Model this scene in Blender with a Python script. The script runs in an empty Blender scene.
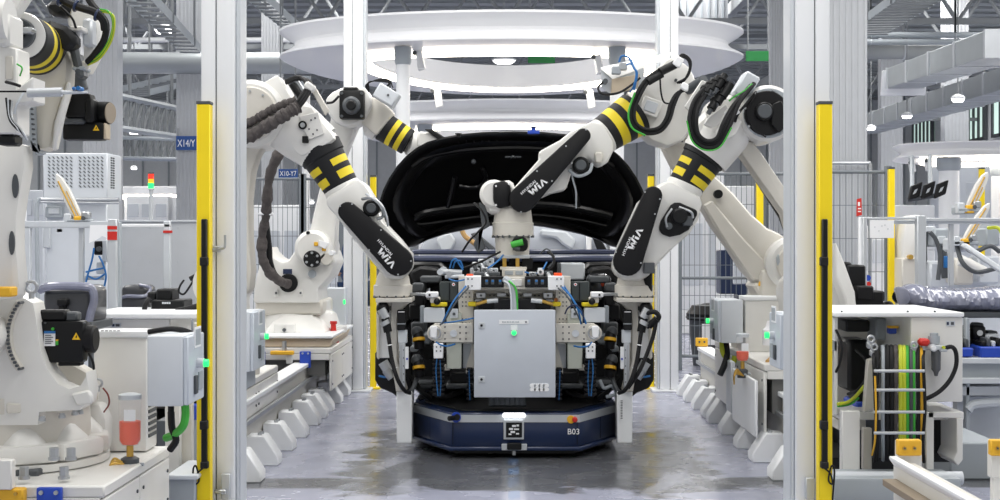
import bpy, bmesh, math, random
from mathutils import Vector, Matrix
random.seed(7)
SC = bpy.context.scene
COL = SC.collection
PI = math.pi
# ---------------------------------------------------------------- camera
F = 1400.0      # focal length in pixels of a 1000 px wide frame
H = 1.4         # camera height
CX, CY = 506.0, 241.0   # vanishing point of the aisle
cd = bpy.data.cameras.new('camera'); cam = bpy.data.objects.new('camera', cd); COL.objects.link(cam)
cam.location = (0, 0, H); cam.rotation_euler = (PI/2, 0, 0)
cd.sensor_width = 36.0; cd.lens = F*36.0/1000.0
cd.shift_x = -(CX-500)/1000.0; cd.shift_y = -(250-CY)/1000.0
cd.clip_start = 0.05; cd.clip_end = 300
SC.camera = cam
# ---------------------------------------------------------------- world, exposure
wd = bpy.data.worlds.new('hall_air'); SC.world = wd; wd.use_nodes = True
bg = wd.node_tree.nodes['Background']
bg.inputs[0].default_value = (0.97, 0.975, 0.97, 1); bg.inputs[1].default_value = 0.58
vs = SC.view_settings
vs.view_transform = 'Standard'; vs.look = 'None'; vs.gamma = 1.0; vs.use_curve_mapping = False
vs.exposure = -0.07
# ---------------------------------------------------------------- area lights added for hall luminaires, no housings, near ones out of view
def area(name, loc, sx, sy, power, rot=(0, 0, 0), col=(1, 0.98, 0.95)):
    l = bpy.data.lights.new(name, 'AREA'); l.shape = 'RECTANGLE'; l.size = sx; l.size_y = sy; l.energy = power; l.color = col
    o = bpy.data.objects.new(name, l); COL.objects.link(o); o.location = loc; o.rotation_euler = rot
    return o
area('hall_lamp', (-1.9, 5.0, 5.6), 1.2, 5.0, 150)  # this and the next five: added area lights without housings
area('hall_lamp', (1.9, 5.0, 5.6), 1.2, 5.0, 150)
area('hall_lamp', (-1.5, 11.0, 5.6), 1.2, 5.0, 150)
area('hall_lamp', (1.5, 11.0, 5.6), 1.2, 5.0, 150)
area('hall_lamp', (-6.0, 12.0, 5.8), 2.0, 8.0, 330)
area('hall_lamp', (6.0, 12.0, 5.8), 2.0, 8.0, 330)
# rows of strip lights added close under the roof to brighten the far hall
for lx in (-15.5, -10.5, -4.5, 4.5, 10.5, 15.5):
    for ly in (22.0, 35.0, 49.0): area('strip_fill_light', (lx, ly, 8.25), 0.45, 4.5, 430)

# ---------------------------------------------------------------- helpers
def W(px, py, Y): return Vector(((px-CX)*Y/F, Y, H+(CY-py)*Y/F))
def S(n, Y): return n*Y/F
def lin(h):
    h = h.lstrip('#'); c = [int(h[i:i+2], 16)/255 for i in (0, 2, 4)]
    return tuple(v/12.92 if v <= 0.04045 else ((v+0.055)/1.055)**2.4 for v in c)
MATS = {}
def M(name, hexcol, rough=0.5, metal=0.0, var=0.06, scale=6.0, bump=0.0, emit=0.0, trans=0.0, coat=0.0, alpha=1.0):
    if name in MATS: return MATS[name]
    m = bpy.data.materials.new(name); m.use_nodes = True; nt = m.node_tree; b = nt.nodes['Principled BSDF']
    c = lin(hexcol)
    tc = nt.nodes.new('ShaderNodeTexCoord'); nz = nt.nodes.new('ShaderNodeTexNoise'); nz.inputs['Scale'].default_value = scale; nz.inputs['Detail'].default_value = 4
    nt.links.new(tc.outputs['Object'], nz.inputs['Vector'])
    mx = nt.nodes.new('ShaderNodeMix'); mx.data_type = 'RGBA'
    mx.inputs[6].default_value = tuple(v*(1-var) for v in c)+(1,); mx.inputs[7].default_value = tuple(min(1, v*(1+var)) for v in c)+(1,)
    nt.links.new(nz.outputs['Fac'], mx.inputs[0]); nt.links.new(mx.outputs[2], b.inputs['Base Color'])
    b.inputs['Roughness'].default_value = rough; b.inputs['Metallic'].default_value = metal
    if coat: b.inputs['Coat Weight'].default_value = coat; b.inputs['Coat Roughness'].default_value = 0.1
    if trans: b.inputs['Transmission Weight'].default_value = trans
    if alpha < 1: b.inputs['Alpha'].default_value = alpha
    if bump:
        bp = nt.nodes.new('ShaderNodeBump'); bp.inputs['Strength'].default_value = bump; bp.inputs['Distance'].default_value = 0.02
        nt.links.new(nz.outputs['Fac'], bp.inputs['Height']); nt.links.new(bp.outputs[0], b.inputs['Normal'])
    if max(c) < 0.02: b.inputs['Specular IOR Level'].default_value = 0.3
    if emit:
        b.inputs['Emission Color'].default_value = c+(1,); b.inputs['Emission Strength'].default_value = emit
    MATS[name] = m; return m
WHITE = M('white_robot_paint', '#e2e1dd', 0.38, coat=0.15)
CREAM = M('warm_white_cast_paint', '#d3cfc6', 0.45)
BEIGE = M('beige_primer', '#c9b9a2', 0.55)
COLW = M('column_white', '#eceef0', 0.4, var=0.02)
COLG = M('column_shaded_grey_edge', '#c9ced3', 0.4)
LGREY = M('light_grey_cabinet', '#cfd4da', 0.45)
MGREY = M('mid_grey_paint', '#a4abb1', 0.5)
HGREY = M('hall_column_grey', '#b3b6ba', 0.5)
DGREY = M('dark_grey', '#4c5054', 0.5)
STEEL = M('brushed_steel', '#b9bcbf', 0.35, 0.8)
ALU = M('aluminium', '#c4c8cc', 0.4, 0.35)
BLACK = M('black_plastic', '#0e0f11', 0.45)
GLOSS = M('gloss_black_paint', '#050506', 0.3, coat=0.15)
COVER = M('cover_black', '#0d0d10', 0.5)
SLEEVE = M('sleeve_black', '#1b1c1f', 0.55)
RUB = M('black_rubber', '#1b1b1d', 0.6)
FAB = M('grey_hose_fabric', '#504b4a', 0.85, var=0.35, scale=28, bump=0.8)
YEL = M('safety_yellow', '#f8da0a', 0.5)
YST = M('stripe_yellow', '#e6cf1c', 0.55)
AMB = M('amber_yellow', '#e8b22a', 0.5)
NAVY = M('navy_paint', '#12264c', 0.35, coat=0.3)
BLUE = M('signal_blue', '#1d46b4', 0.45)
CBLUE = M('cable_blue', '#1f6db0', 0.45)
GREEN = M('cable_green', '#3fae3a', 0.45)
YGREEN = M('earth_cable_yellow', '#c5cf35', 0.5)
RED = M('signal_red', '#c8281e', 0.45)
ORANGE = M('orange_grease', '#f5500f', 0.4)
GOLD = M('brass', '#c9a24e', 0.35, 0.6)
TAN = M('tan_wood', '#b9935a', 0.6)
PAPER = M('white_paper', '#eff0f2', 0.7)
GRN_L = M('green_lamp', '#1fd65c', 0.3, emit=2.6)
WHT_L = M('white_lamp', '#ffffff', 0.3, emit=6.0)
RING_L = M('ring_lamp', '#fff4e2', 0.3, emit=9.0)
RED_L = M('red_lamp', '#ff3322', 0.3, emit=0.8)
AMB_L = M('amber_lamp', '#ffb020', 0.3, emit=0.6)
CLEAR = M('clear_plastic', '#e6e8ea', 0.12, alpha=0.14)
WRAP = M('plastic_wrap_over_grey', '#85889a', 0.16, var=0.5, scale=7, bump=0.5, coat=0.5)
CEILM = M('ceiling_deck_grey', '#9da1a3', 0.7)
TRUSS = M('truss_grey', '#85898c', 0.6)
DUCT = M('galvanised_duct', '#a3a8ab', 0.45, 0.35, var=0.12, scale=3)
SEATM = M('dark_seat_fabric', '#35373c', 0.4, coat=0.5)
WIRE = M('fence_wire', '#6f767c', 0.5)
GASK = M('engine_bay_black', '#141518', 0.5)
DENIM = M('blue_work_clothes', '#2c4568', 0.8)
SKIN = M('skin', '#c9936f', 0.55)
HAIR = M('black_hair', '#141110', 0.6)
GRN_S = M('green_sign', '#1f7a3c', 0.5)

def dirs(axis):
    a = axis.normalized(); t = Vector((0, 0, 1)) if abs(a.z) < 0.9 else Vector((0, 1, 0))
    u = a.cross(t).normalized(); return a, u, a.cross(u).normalized()
def crom(pts, k=6):
    P = [Vector(p) for p in pts]
    if len(P) < 3: return P
    out = []
    for i in range(len(P)-1):
        p0 = P[i-1] if i else P[0]*2-P[1]; p1 = P[i]; p2 = P[i+1]; p3 = P[i+2] if i+2 < len(P) else P[-1]*2-P[-2]
        for j in range(k):
            t = j/k
            out.append(0.5*((2*p1)+(p2-p0)*t+(2*p0-5*p1+4*p2-p3)*t*t+(3*p1-p0-3*p2+p3)*t**3))
    return out+[P[-1]]
class MB:
    def __init__(s): s.bm = bmesh.new(); s.ms = []
    def mi(s, m):
        if m not in s.ms: s.ms.append(m)
        return s.ms.index(m)
    def _fin(s, faces, m, smooth=True):
        i = s.mi(m)
        for f in faces: f.material_index = i; f.smooth = smooth
    def hull(s, A, B, m, bev=0.004, seg=1):
        """solid between two loops of the same length"""
        bm = s.bm; n = len(A); va = [bm.verts.new(p) for p in A]; vb = [bm.verts.new(p) for p in B]
        fs = [bm.faces.new(va), bm.faces.new(vb[::-1])]
        for i in range(n): fs.append(bm.faces.new((va[i], vb[i], vb[(i+1) % n], va[(i+1) % n])))
        bmesh.ops.recalc_face_normals(bm, faces=fs)
        s._fin(fs, m)
        if bev > 0:
            es = []
            for f in fs:
                for e in f.edges:
                    if e not in es and len(e.link_faces) == 2 and e.calc_face_angle(0) > 0.6: es.append(e)
            if es:
                r = bmesh.ops.bevel(bm, geom=es, offset=bev, segments=seg, profile=0.5, affect='EDGES', clamp_overlap=True)
                s._fin(r['faces'], m)
        return s
    def box(s, c, size, m, R=None, bev=0.004, seg=1):
        x, y, z = (v/2 for v in size); c = Vector(c)
        pts = [Vector(p) for p in ((-x, -y, -z), (x, -y, -z), (x, -y, z), (-x, -y, z))]; q = [p+Vector((0, 2*y, 0)) for p in pts]
        if R is not None: pts = [R @ p for p in pts]; q = [R @ p for p in q]
        return s.hull([c+p for p in pts], [c+p for p in q], m, min(bev, 0.3*min(size)), seg)
    def bb(s, x0, x1, y0, y1, z0, z1, m, bev=0.004, seg=1):
        return s.box(((x0+x1)/2, (y0+y1)/2, (z0+z1)/2), (abs(x1-x0), abs(y1-y0), abs(z1-z0)), m, None, bev, seg)
    def pbox(s, x0, y0, x1, y1, Y, d, m, bev=0.004, seg=1):
        a = W(x0, y1, Y); b = W(x1, y0, Y)
        return s.bb(a.x, b.x, Y, Y+d, a.z, b.z, m, bev, seg)
    def poly(s, pts, Y, d, m, bev=0.004, seg=1):
        A = [W(x, y, Y) for x, y in pts]
        return s.hull(A, [p+Vector((0, d, 0)) for p in A], m, bev, seg)
    def prism(s, pts, vec, m, bev=0.004, seg=1):
        A = [Vector(p) for p in pts]; v = Vector(vec)
        return s.hull(A, [p+v for p in A], m, bev, seg)
    def lathe(s, p0, axis, prof, m, n=28, mf=None, cap=True):
        """prof: (distance along axis, radius); mf(i, k) may give a material per facet"""
        a, u, v = dirs(Vector(axis)); p0 = Vector(p0); bm = s.bm; rings = []
        for t, r in prof:
            rings.append([bm.verts.new(p0+a*t+(u*math.cos(2*PI*k/n)+v*math.sin(2*PI*k/n))*max(r, 1e-4)) for k in range(n)])
        fs = []
        for i in range(len(rings)-1):
            for k in range(n):
                f = bm.faces.new((rings[i][k], rings[i][(k+1) % n], rings[i+1][(k+1) % n], rings[i+1][k]))
                f.smooth = True; f.material_index = s.mi(mf(i, k) if mf else m); fs.append(f)
        if cap:
            for ring in (rings[0], rings[-1]):
                f = bm.faces.new(ring); f.smooth = True; f.material_index = s.mi(m); fs.append(f)
        bmesh.ops.recalc_face_normals(bm, faces=fs)
        return s
    def cyl(s, p0, p1, r, m, r1=None, n=20):
        p0 = Vector(p0); p1 = Vector(p1); L = (p1-p0).length
        return s.lathe(p0, p1-p0, [(0, r), (L, r if r1 is None else r1)], m, n)
    def disc(s, px, py, Y0, Y1, rp, m, n=28, ch=0.0):
        r = S(rp, Y0); p = W(px, py, Y0); L = Y1-Y0
        return s.lathe(p, Vector((0, L, 0)), [(0, r-ch), (ch, r), (L, r)] if ch else [(0, r), (L, r)], m, n)
    def tube(s, pts, r, m, n=8, k=6):
        P = crom(pts, k); bm = s.bm; rings = []; fs = []; up = None
        for i, p in enumerate(P):
            d = (P[min(i+1, len(P)-1)]-P[max(i-1, 0)])
            if d.length < 1e-9: d = Vector((0, 0, 1))
            d.normalize()
            if up is None: _, up, _ = dirs(d)
            u = up-d*up.dot(d)
            if u.length < 1e-6: _, u, _ = dirs(d)
            u.normalize(); up = u; v = d.cross(u)
            rr = r(i/(len(P)-1)) if callable(r) else r
            rings.append([bm.verts.new(p+(u*math.cos(2*PI*j/n)+v*math.sin(2*PI*j/n))*rr) for j in range(n)])
        for i in range(len(rings)-1):
            for j in range(n): fs.append(bm.faces.new((rings[i][j], rings[i][(j+1) % n], rings[i+1][(j+1) % n], rings[i+1][j])))
        fs.append(bm.faces.new(rings[0])); fs.append(bm.faces.new(rings[-1]))
        bmesh.ops.recalc_face_normals(bm, faces=fs); s._fin(fs, m)
        return s
    def ptube(s, pts, r, m, n=8, k=6):
        """points (px, py, Y)"""
        return s.tube([W(*p) for p in pts], r, m, n, k)
    def ball(s, c, r, m, sc=(1, 1, 1), u=16, v=10):
        mt = Matrix.Translation(Vector(c)) @ Matrix.Diagonal((sc[0], sc[1], sc[2], 1))
        q = bmesh.ops.create_uvsphere(s.bm, u_segments=u, v_segments=v, radius=r, matrix=mt)
        fs = set(f for w in q['verts'] for f in w.link_faces); s._fin(fs, m); return s
    def torus(s, c, axis, R, r, m, n=24, k=8):
        a, u, v = dirs(Vector(axis)); c = Vector(c); bm = s.bm; rg = []; fs = []
        for i in range(n):
            d = u*math.cos(2*PI*i/n)+v*math.sin(2*PI*i/n)
            rg.append([bm.verts.new(c+d*(R+r*math.cos(2*PI*j/k))+a*r*math.sin(2*PI*j/k)) for j in range(k)])
        for i in range(n):
            for j in range(k): fs.append(bm.faces.new((rg[i][j], rg[(i+1) % n][j], rg[(i+1) % n][(j+1) % k], rg[i][(j+1) % k])))
        bmesh.ops.recalc_face_normals(bm, faces=fs); s._fin(fs, m); return s
    def sheet(s, rows, m, close=False):
        bm = s.bm; V = [[bm.verts.new(p) for p in r] for r in rows]; fs = []
        for i in range(len(V)-1):
            L = len(V[i])
            for j in range(L if close else L-1): fs.append(bm.faces.new((V[i][j], V[i][(j+1) % L], V[i+1][(j+1) % L], V[i+1][j])))
        s._fin(fs, m); return fs
    def text(s, txt, org, right, up, h, m, depth=0.002, bold=0.0):
        """lettering with its lower-left corner at org; right and up are unit vectors, h is the capital height"""
        cu = bpy.data.curves.new('t', 'FONT'); cu.body = txt; cu.size = h/0.69; cu.extrude = depth/2; cu.offset = bold*h; cu.resolution_u = 3
        o = bpy.data.objects.new('t', cu); COL.objects.link(o)
        dg = bpy.context.evaluated_depsgraph_get(); me = bpy.data.meshes.new_from_object(o.evaluated_get(dg))
        R = Vector(right).normalized(); U = Vector(up).normalized(); N = R.cross(U); org = Vector(org)
        vs_ = [s.bm.verts.new(org+R*v.co.x+U*v.co.y+N*v.co.z) for v in me.vertices]; i = s.mi(m)
        for p in me.polygons:
            try: f = s.bm.faces.new([vs_[k] for k in p.vertices]); f.material_index = i
            except ValueError: pass
        wd_ = max((v.co.x for v in me.vertices), default=0)
        bpy.data.objects.remove(o); bpy.data.curves.remove(cu); bpy.data.meshes.remove(me)
        return wd_
    def build(s, name, parent=None, label=None):
        if parent is not None and name not in WHOLE:
            cl = clusters(s.bm)
            if 1 < len(cl) <= 24:
                o = None
                for vs_ in cl:
                    keep = set(vs_); nb = s.bm.copy(); nb.verts.ensure_lookup_table()
                    bmesh.ops.delete(nb, geom=[v for v in nb.verts if v.index not in keep], context='VERTS')
                    q = link_bm(name, nb, s.ms, parent, label); o = o or q
                s.bm.free(); return o
        return link_bm(name, s.bm, s.ms, parent, label)
SIGNB = M('sign_blue', '#1d4a8c', 0.5)
# parts whose loose pieces are one pattern and stay together
WHOLE = {'lettering', 'perforation', 'vent_grille', 'wire_mesh', 'sticker', 'name_strip', 'rating_plate', 'warning_sign', 'label_strip', 'marker_plate', 'joint_seam', 'panel_seam', 'button_panel', 'striped_sleeve', 'eyes_and_mouth', 'face_features', 'outlet_grille', 'gold_conductor', 'car_hood', 'hood_panel', 'film', 'symbol', 'connector_row', 'perforated_plate', 'shoulder_bolt_ring', 'elbow_bolt_ring', 'service_hatch', 'hanging_paper', 'vent_slot', 'red_tape', 'contents'}
def clusters(bm, tol=0.006):
    """vertex sets of the pieces that do not touch one another"""
    bm.verts.ensure_lookup_table(); bm.verts.index_update(); seen = set(); isl = []
    for v in bm.verts:
        if v.index in seen: continue
        st = [v]; seen.add(v.index); cur = []
        while st:
            w = st.pop(); cur.append(w.index)
            for e in w.link_edges:
                u = e.other_vert(w)
                if u.index not in seen: seen.add(u.index); st.append(u)
        isl.append(cur)
    bx = []
    for c in isl:
        P = [bm.verts[i].co for i in c]; bx.append([[min(p[k] for p in P)-tol for k in range(3)], [max(p[k] for p in P)+tol for k in range(3)]])
    par = list(range(len(isl)))
    def fd(i):
        while par[i] != i: i = par[i]
        return i
    for i in range(len(isl)):
        for j in range(i):
            if all(bx[i][0][k] <= bx[j][1][k] and bx[j][0][k] <= bx[i][1][k] for k in range(3)): par[fd(i)] = fd(j)
    out_ = {}
    for i in range(len(isl)): out_.setdefault(fd(i), []).extend(isl[i])
    return list(out_.values())
def root_of(o):
    while o.parent: o = o.parent
    return o
def link_bm(name, bm, ms, parent=None, label=None):
    me = bpy.data.meshes.new(name)
    if parent is not None: off = root_of(parent).location.copy()
    else:
        xs = [v.co for v in bm.verts]
        off = Vector(((min(v.x for v in xs)+max(v.x for v in xs))/2, (min(v.y for v in xs)+max(v.y for v in xs))/2, min(v.z for v in xs)))
    bmesh.ops.translate(bm, verts=bm.verts[:], vec=-off)
    bm.to_mesh(me); bm.free()
    for m in ms: me.materials.append(m)
    me.set_sharp_from_angle(angle=0.62)
    o = bpy.data.objects.new(name, me); COL.objects.link(o)
    if parent is not None: o.parent = parent
    else: o.location = off
    if label: o['label'] = label
    return o
def tag(o, label, cat, group=None, kind=None):
    o['label'] = label; o['category'] = cat
    if group: o['group'] = group
    if kind: o['kind'] = kind
    return o
def thing(name, label, cat, loc, group=None):
    o = bpy.data.objects.new(name, None); COL.objects.link(o); o.location = loc; o.empty_display_size = 0.1
    return tag(o, label, cat, group)
def struct(name, mb, label=None):
    o = mb.build(name); o['kind'] = 'structure'
    if label: o['label'] = label
    return o
def dup(root, d, label=None, group=None, rz=None):
    r = root.copy(); COL.objects.link(r); r.location = root.location+Vector(d)
    if label: r['label'] = label
    if group: r['group'] = group
    if rz is not None: r.rotation_euler.z = rz
    def kids(a, b):
        for ch in list(a.children):
            c = ch.copy(); COL.objects.link(c); c.parent = b; kids(ch, c)
    kids(root, r); return r
# ================================================================ the hall
def floor_material():
    m = bpy.data.materials.new('painted_concrete_floor'); m.use_nodes = True; nt = m.node_tree; N = nt.nodes; L = nt.links
    b = N['Principled BSDF']; tc = N.new('ShaderNodeTexCoord')
    def noise(scale, detail, dist=0.0, vec=None):
        n = N.new('ShaderNodeTexNoise'); n.inputs['Scale'].default_value = scale; n.inputs['Detail'].default_value = detail; n.inputs['Distortion'].default_value = dist
        L.new(vec or tc.outputs['Object'], n.inputs['Vector']); return n.outputs['Fac']
    def ramp(src, stops):
        r = N.new('ShaderNodeValToRGB'); e = r.color_ramp.elements
        while len(e) < len(stops): e.new(0.5)
        for i, (p, c) in enumerate(stops): e[i].position = p; e[i].color = c+(1,) if len(c) == 3 else c
        L.new(src, r.inputs[0]); return r.outputs[0]
    def mix(f, a, c):
        x = N.new('ShaderNodeMix'); x.data_type = 'RGBA'; L.new(f, x.inputs[0])
        for i, s in ((6, a), (7, c)):
            if isinstance(s, tuple): x.inputs[i].default_value = s+(1,)
            else: L.new(s, x.inputs[i])
        return x.outputs[2]
    def math_(op, a, c=None):
        x = N.new('ShaderNodeMath'); x.operation = op
        for i, s in ((0, a), (1, c)):
            if s is None: continue
            if isinstance(s, (int, float)): x.inputs[i].default_value = s
            else: L.new(s, x.inputs[i])
        return x.outputs[0]
    mp2 = N.new('ShaderNodeMapping'); mp2.inputs['Scale'].default_value = (1.0, 1.6, 1); L.new(tc.outputs['Object'], mp2.inputs['Vector'])
    mp = N.new('ShaderNodeMapping'); mp.inputs['Scale'].default_value = (1.0, 0.35, 1); L.new(tc.outputs['Object'], mp.inputs['Vector'])
    light = mix(noise(3.0, 6), lin('#9194a6'), lin('#a6a9b9'))
    worn_shadow = mix(noise(7.0, 8), lin('#46474b'), lin('#5f6166'))
    # worn bare concrete and the cart's shadow, painted down the lane with a ragged edge
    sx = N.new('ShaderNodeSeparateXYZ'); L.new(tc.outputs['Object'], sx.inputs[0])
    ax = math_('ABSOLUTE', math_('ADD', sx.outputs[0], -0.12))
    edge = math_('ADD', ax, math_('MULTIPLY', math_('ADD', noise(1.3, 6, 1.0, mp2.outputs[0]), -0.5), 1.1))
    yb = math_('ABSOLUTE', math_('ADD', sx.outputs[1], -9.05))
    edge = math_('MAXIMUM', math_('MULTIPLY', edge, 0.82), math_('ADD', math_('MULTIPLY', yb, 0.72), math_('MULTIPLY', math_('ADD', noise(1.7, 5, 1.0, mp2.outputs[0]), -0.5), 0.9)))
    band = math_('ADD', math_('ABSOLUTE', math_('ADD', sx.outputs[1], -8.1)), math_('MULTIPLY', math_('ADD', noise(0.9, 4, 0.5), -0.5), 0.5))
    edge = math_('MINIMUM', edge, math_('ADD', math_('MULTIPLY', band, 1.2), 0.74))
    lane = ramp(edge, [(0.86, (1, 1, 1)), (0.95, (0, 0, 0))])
    col = mix(lane, light, worn_shadow)
    streak = ramp(noise(1.2, 6, 2.0, mp.outputs[0]), [(0.56, (0, 0, 0)), (0.64, (1, 1, 1))])
    col = mix(math_('MULTIPLY', streak, 0.4), col, lin('#b4b7c6'))
    # thin blue guide line in the middle of the lane, mostly rubbed off
    gl = ramp(math_('ABSOLUTE', math_('ADD', sx.outputs[0], -0.045)), [(0.030, (1, 1, 1)), (0.036, (0, 0, 0))])
    gl = math_('MULTIPLY', gl, math_('MULTIPLY', ramp(noise(5, 4), [(0.35, (0, 0, 0)), (0.6, (1, 1, 1))]), 0.5))
    col = mix(gl, col, lin('#5b7fae'))
    L.new(col, b.inputs['Base Color'])
    L.new(ramp(noise(4, 6), [(0.3, (0.16,)*3), (0.7, (0.34,)*3)]), b.inputs['Roughness'])
    b.inputs['Specular IOR Level'].default_value = 0.6
    bp = N.new('ShaderNodeBump'); bp.inputs['Strength'].default_value = 0.08; bp.inputs['Distance'].default_value = 0.02; L.new(noise(9, 5), bp.inputs['Height']); L.new(bp.outputs[0], b.inputs['Normal'])
    return m
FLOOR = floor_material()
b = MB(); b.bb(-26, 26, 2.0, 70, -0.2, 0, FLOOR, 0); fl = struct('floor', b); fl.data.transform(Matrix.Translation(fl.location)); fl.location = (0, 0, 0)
fl.data.update()
# roof deck: ribbed sheets
b = MB(); n = 0
b.bb(-26, 26, 12, 70, 8.6, 8.8, CEILM, 0)
y = 12.5
while y < 70:
    b.bb(-26, 26, y, y+0.5, 8.45, 8.6, CEILM, 0); y += 1.0
struct('ceiling', b)
FARW = M('far_wall_panel', '#e2e5e8', 0.6)
b = MB(); b.bb(-26, 26, 70, 70.3, 0, 8.8, FARW, 0)
for i in range(40): b.bb(-26+1.3*i, -25.92+1.3*i, 69.95, 70, 0, 8.5, MGREY, 0)
struct('wall_back', b)
b = MB(); b.bb(19.0, 19.3, 20, 70, 0, 8.8, FARW, 0)
for i in range(26): b.bb(18.94, 19.0, 21+1.9*i, 21.1+1.9*i, 0, 8.6, MGREY, 0)
struct('wall_right', b)
WGL = M('green_tinted_glass', '#cfe8df', 0.1, emit=0.8)
for i, (y0, y1) in enumerate(((55.2, 58.2), (62.0, 64.8), (50.0, 54.2))):
    b = MB(); b.bb(18.86, 18.9, y0, y1, 5.5, 6.8, WGL, 0)
    for k in range(6):
        yy = y0+(y1-y0)*k/5; b.bb(18.8, 18.95, yy-0.09, yy+0.09, 5.4, 6.9, DGREY, 0.01)
    b.bb(18.8, 18.95, y0, y1, 5.4, 5.52, DGREY, 0.01); b.bb(18.8, 18.95, y0, y1, 6.78, 6.9, DGREY, 0.01)
    struct('window_%d' % (i+1), b)

# roof beams and trusses
def truss(x0, x1, y, z0, z1, n):
    b = MB()
    b.bb(x0, x1, y-0.06, y+0.06, z0, z0+0.13, TRUSS, 0); b.bb(x0, x1, y-0.06, y+0.06, z1-0.13, z1, TRUSS, 0)
    w = (x1-x0)/n
    for i in range(n):
        a = x0+w*i; m_ = a+w/2
        b.cyl((a, y, z0+0.06), (m_, y, z1-0.06), 0.045, TRUSS, n=6); b.cyl((m_, y, z1-0.06), (a+w, y, z0+0.06), 0.045, TRUSS, n=6)
    return b
tn = 1
for y, z0, z1 in ((24, 5.9, 7.2), (31, 6.2, 7.8), (38, 6.6, 8.2), (46, 6.4, 8.2), (56, 6.2, 8.0)):
    struct('trim_%d' % tn, truss(-22, 22, y, z0, z1, 22)); tn += 1
for x in (-9.5, -5.8, 5.6, 9.4):
    b = MB(); b.bb(x-0.09, x+0.09, 14, 69, 7.0, 7.3, TRUSS, 0.01); struct('trim_%d' % tn, b); tn += 1

# pipes, cable trays and ducts under the roof
def pipe(name, p0, p1, r, m, label, cat, hang=0):
    b = MB(); b.cyl(p0, p1, r, m, n=14)
    p0 = Vector(p0); p1 = Vector(p1); d = (p1-p0)
    k = max(3, int(d.length/2.2))
    for i in range(1, k):
        q = p0+d*i/k; b.torus(q, d, r*1.02, r*0.12, ALU, 16, 6)
        if hang: b.cyl(q, q+Vector((0, 0, hang)), 0.02, TRUSS, n=6)
    return tag(b.build(name), label, cat)
a = W(128, 63, 22); c = W(202, 63, 22)
pipe('ventilation_pipe', (-11.5, 22, a.z), (-2.0, 22, a.z), 0.17, DUCT, 'round silver ventilation pipe crossing high behind the sign board X14', 'pipe', 3.0)
for z, xs, lb in ((6.35, (-11, 11), 'thin white conduit pipe spanning the whole hall just under the roof, the upper of two'), (5.35, (-12, -3.0), 'thin white conduit pipe at upper left below the long conduit')):
    pipe('conduit_pipe', (xs[0], 26.5+(6.35-z), z), (xs[1], 26.5+(6.35-z), z), 0.05, COLW, lb, 'pipe', 1.8)
for px0, px1, py, Y, lb in ((846, 1000, 35, 24, 'upper thin silver conduit pipe at top right beside the grey hall column'), (846, 1000, 42, 24, 'lower thin silver conduit pipe at top right, just under the similar one')):
    p = W(px0-60, py, Y); q = W(px1+40, py, Y); pipe('conduit_pipe', p, q, 0.05, MGREY, lb, 'pipe', 2.4)
p = W(790, 52, 31); q = W(960, 52, 31)
pipe('sprinkler_pipe', p, q, 0.16, CEILM, 'thick grey pipe crossing under the roof at upper right behind the ducts', 'pipe', 0.7)
def ladder_tray(name, p0, p1, w, label, rung=0.4, rails=True):
    b = MB(); p0 = Vector(p0); p1 = Vector(p1); d = p1-p0; s = d.cross(Vector((0, 0, 1))).normalized()*w/2
    for e in (-1, 1): b.prism([p0+s*e+Vector((0, 0, z)) for z in (0, 0.12)]+[p0+s*e*0.96+Vector((0, 0, z)) for z in (0.12, 0)], d, MGREY, 0)
    k = int(d.length/rung)
    for i in range(k+1):
        q = p0+d*i/k; b.cyl(q-s, q+s, 0.02, TRUSS, n=6)
    for i in range(0, k+1, 6):
        q = p0+d*i/k
        for e in (-1, 1): b.cyl(q+s*e, q+s*e+Vector((0, 0, 2.6)), 0.018, TRUSS, n=6)
    return tag(b.build(name), label, 'cable tray')
ladder_tray('cable_tray', W(130, -8, 15), W(190, 52, 20.8), 0.3, 'silver ladder cable tray running away from us above the left hall lamp')
ladder_tray('cable_tray', W(126, 96, 26), W(200, 78, 30), 0.9, 'grey ladder cable tray below the round ventilation pipe on the left')
ladder_tray('cable_tray', W(868, 34, 22), W(935, -10, 17), 0.6, 'silver ladder cable tray coming towards us at top right', 0.3)
ladder_tray('cable_tray', W(246, -8, 18), W(292, 30, 22.6), 0.25, 'narrow grey cable tray slanting down towards the round light ring from the left')
def walkway(px0, py0, px1, py1, Y0, Y1, hpx, label):
    b = MB(); A = W(px0, py0, Y0); B_ = W(px1, py1, Y1); d = B_-A; k = 14
    for i in range(k+1):
        q = A+d*i/k; b.box(q+Vector((0, 0, hpx/2)), (0.06, 0.06, hpx), TRUSS, None, 0)
        if i < k: b.cyl(q, q+d/k+Vector((0, 0, hpx)), 0.03, TRUSS, n=6)
    for z in (0, hpx): b.tube([A+Vector((0, 0, z)), B_+Vector((0, 0, z))], 0.06, MGREY, 6)
    b.prism([A+Vector((0, -0.5, -0.03)), A+Vector((0, 0.5, -0.03)), A+Vector((0, 0.5, 0)), A+Vector((0, -0.5, 0))], d, MGREY, 0)
    for q in (A+d*.1, A+d*.5, A+d*.9): b.cyl(q, (q.x, q.y, 8.44), 0.03, TRUSS, n=6)
    return tag(b.build('overhead_walkway'), label, 'walkway')
walkway(118, 128, 215, 142, 24, 30, 0.55, 'overhead steel walkway with lattice railing at left behind the first white column')
walkway(118, 158, 215, 160, 34, 36, 0.5, 'further overhead walkway low behind the sign board X14')
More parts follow.
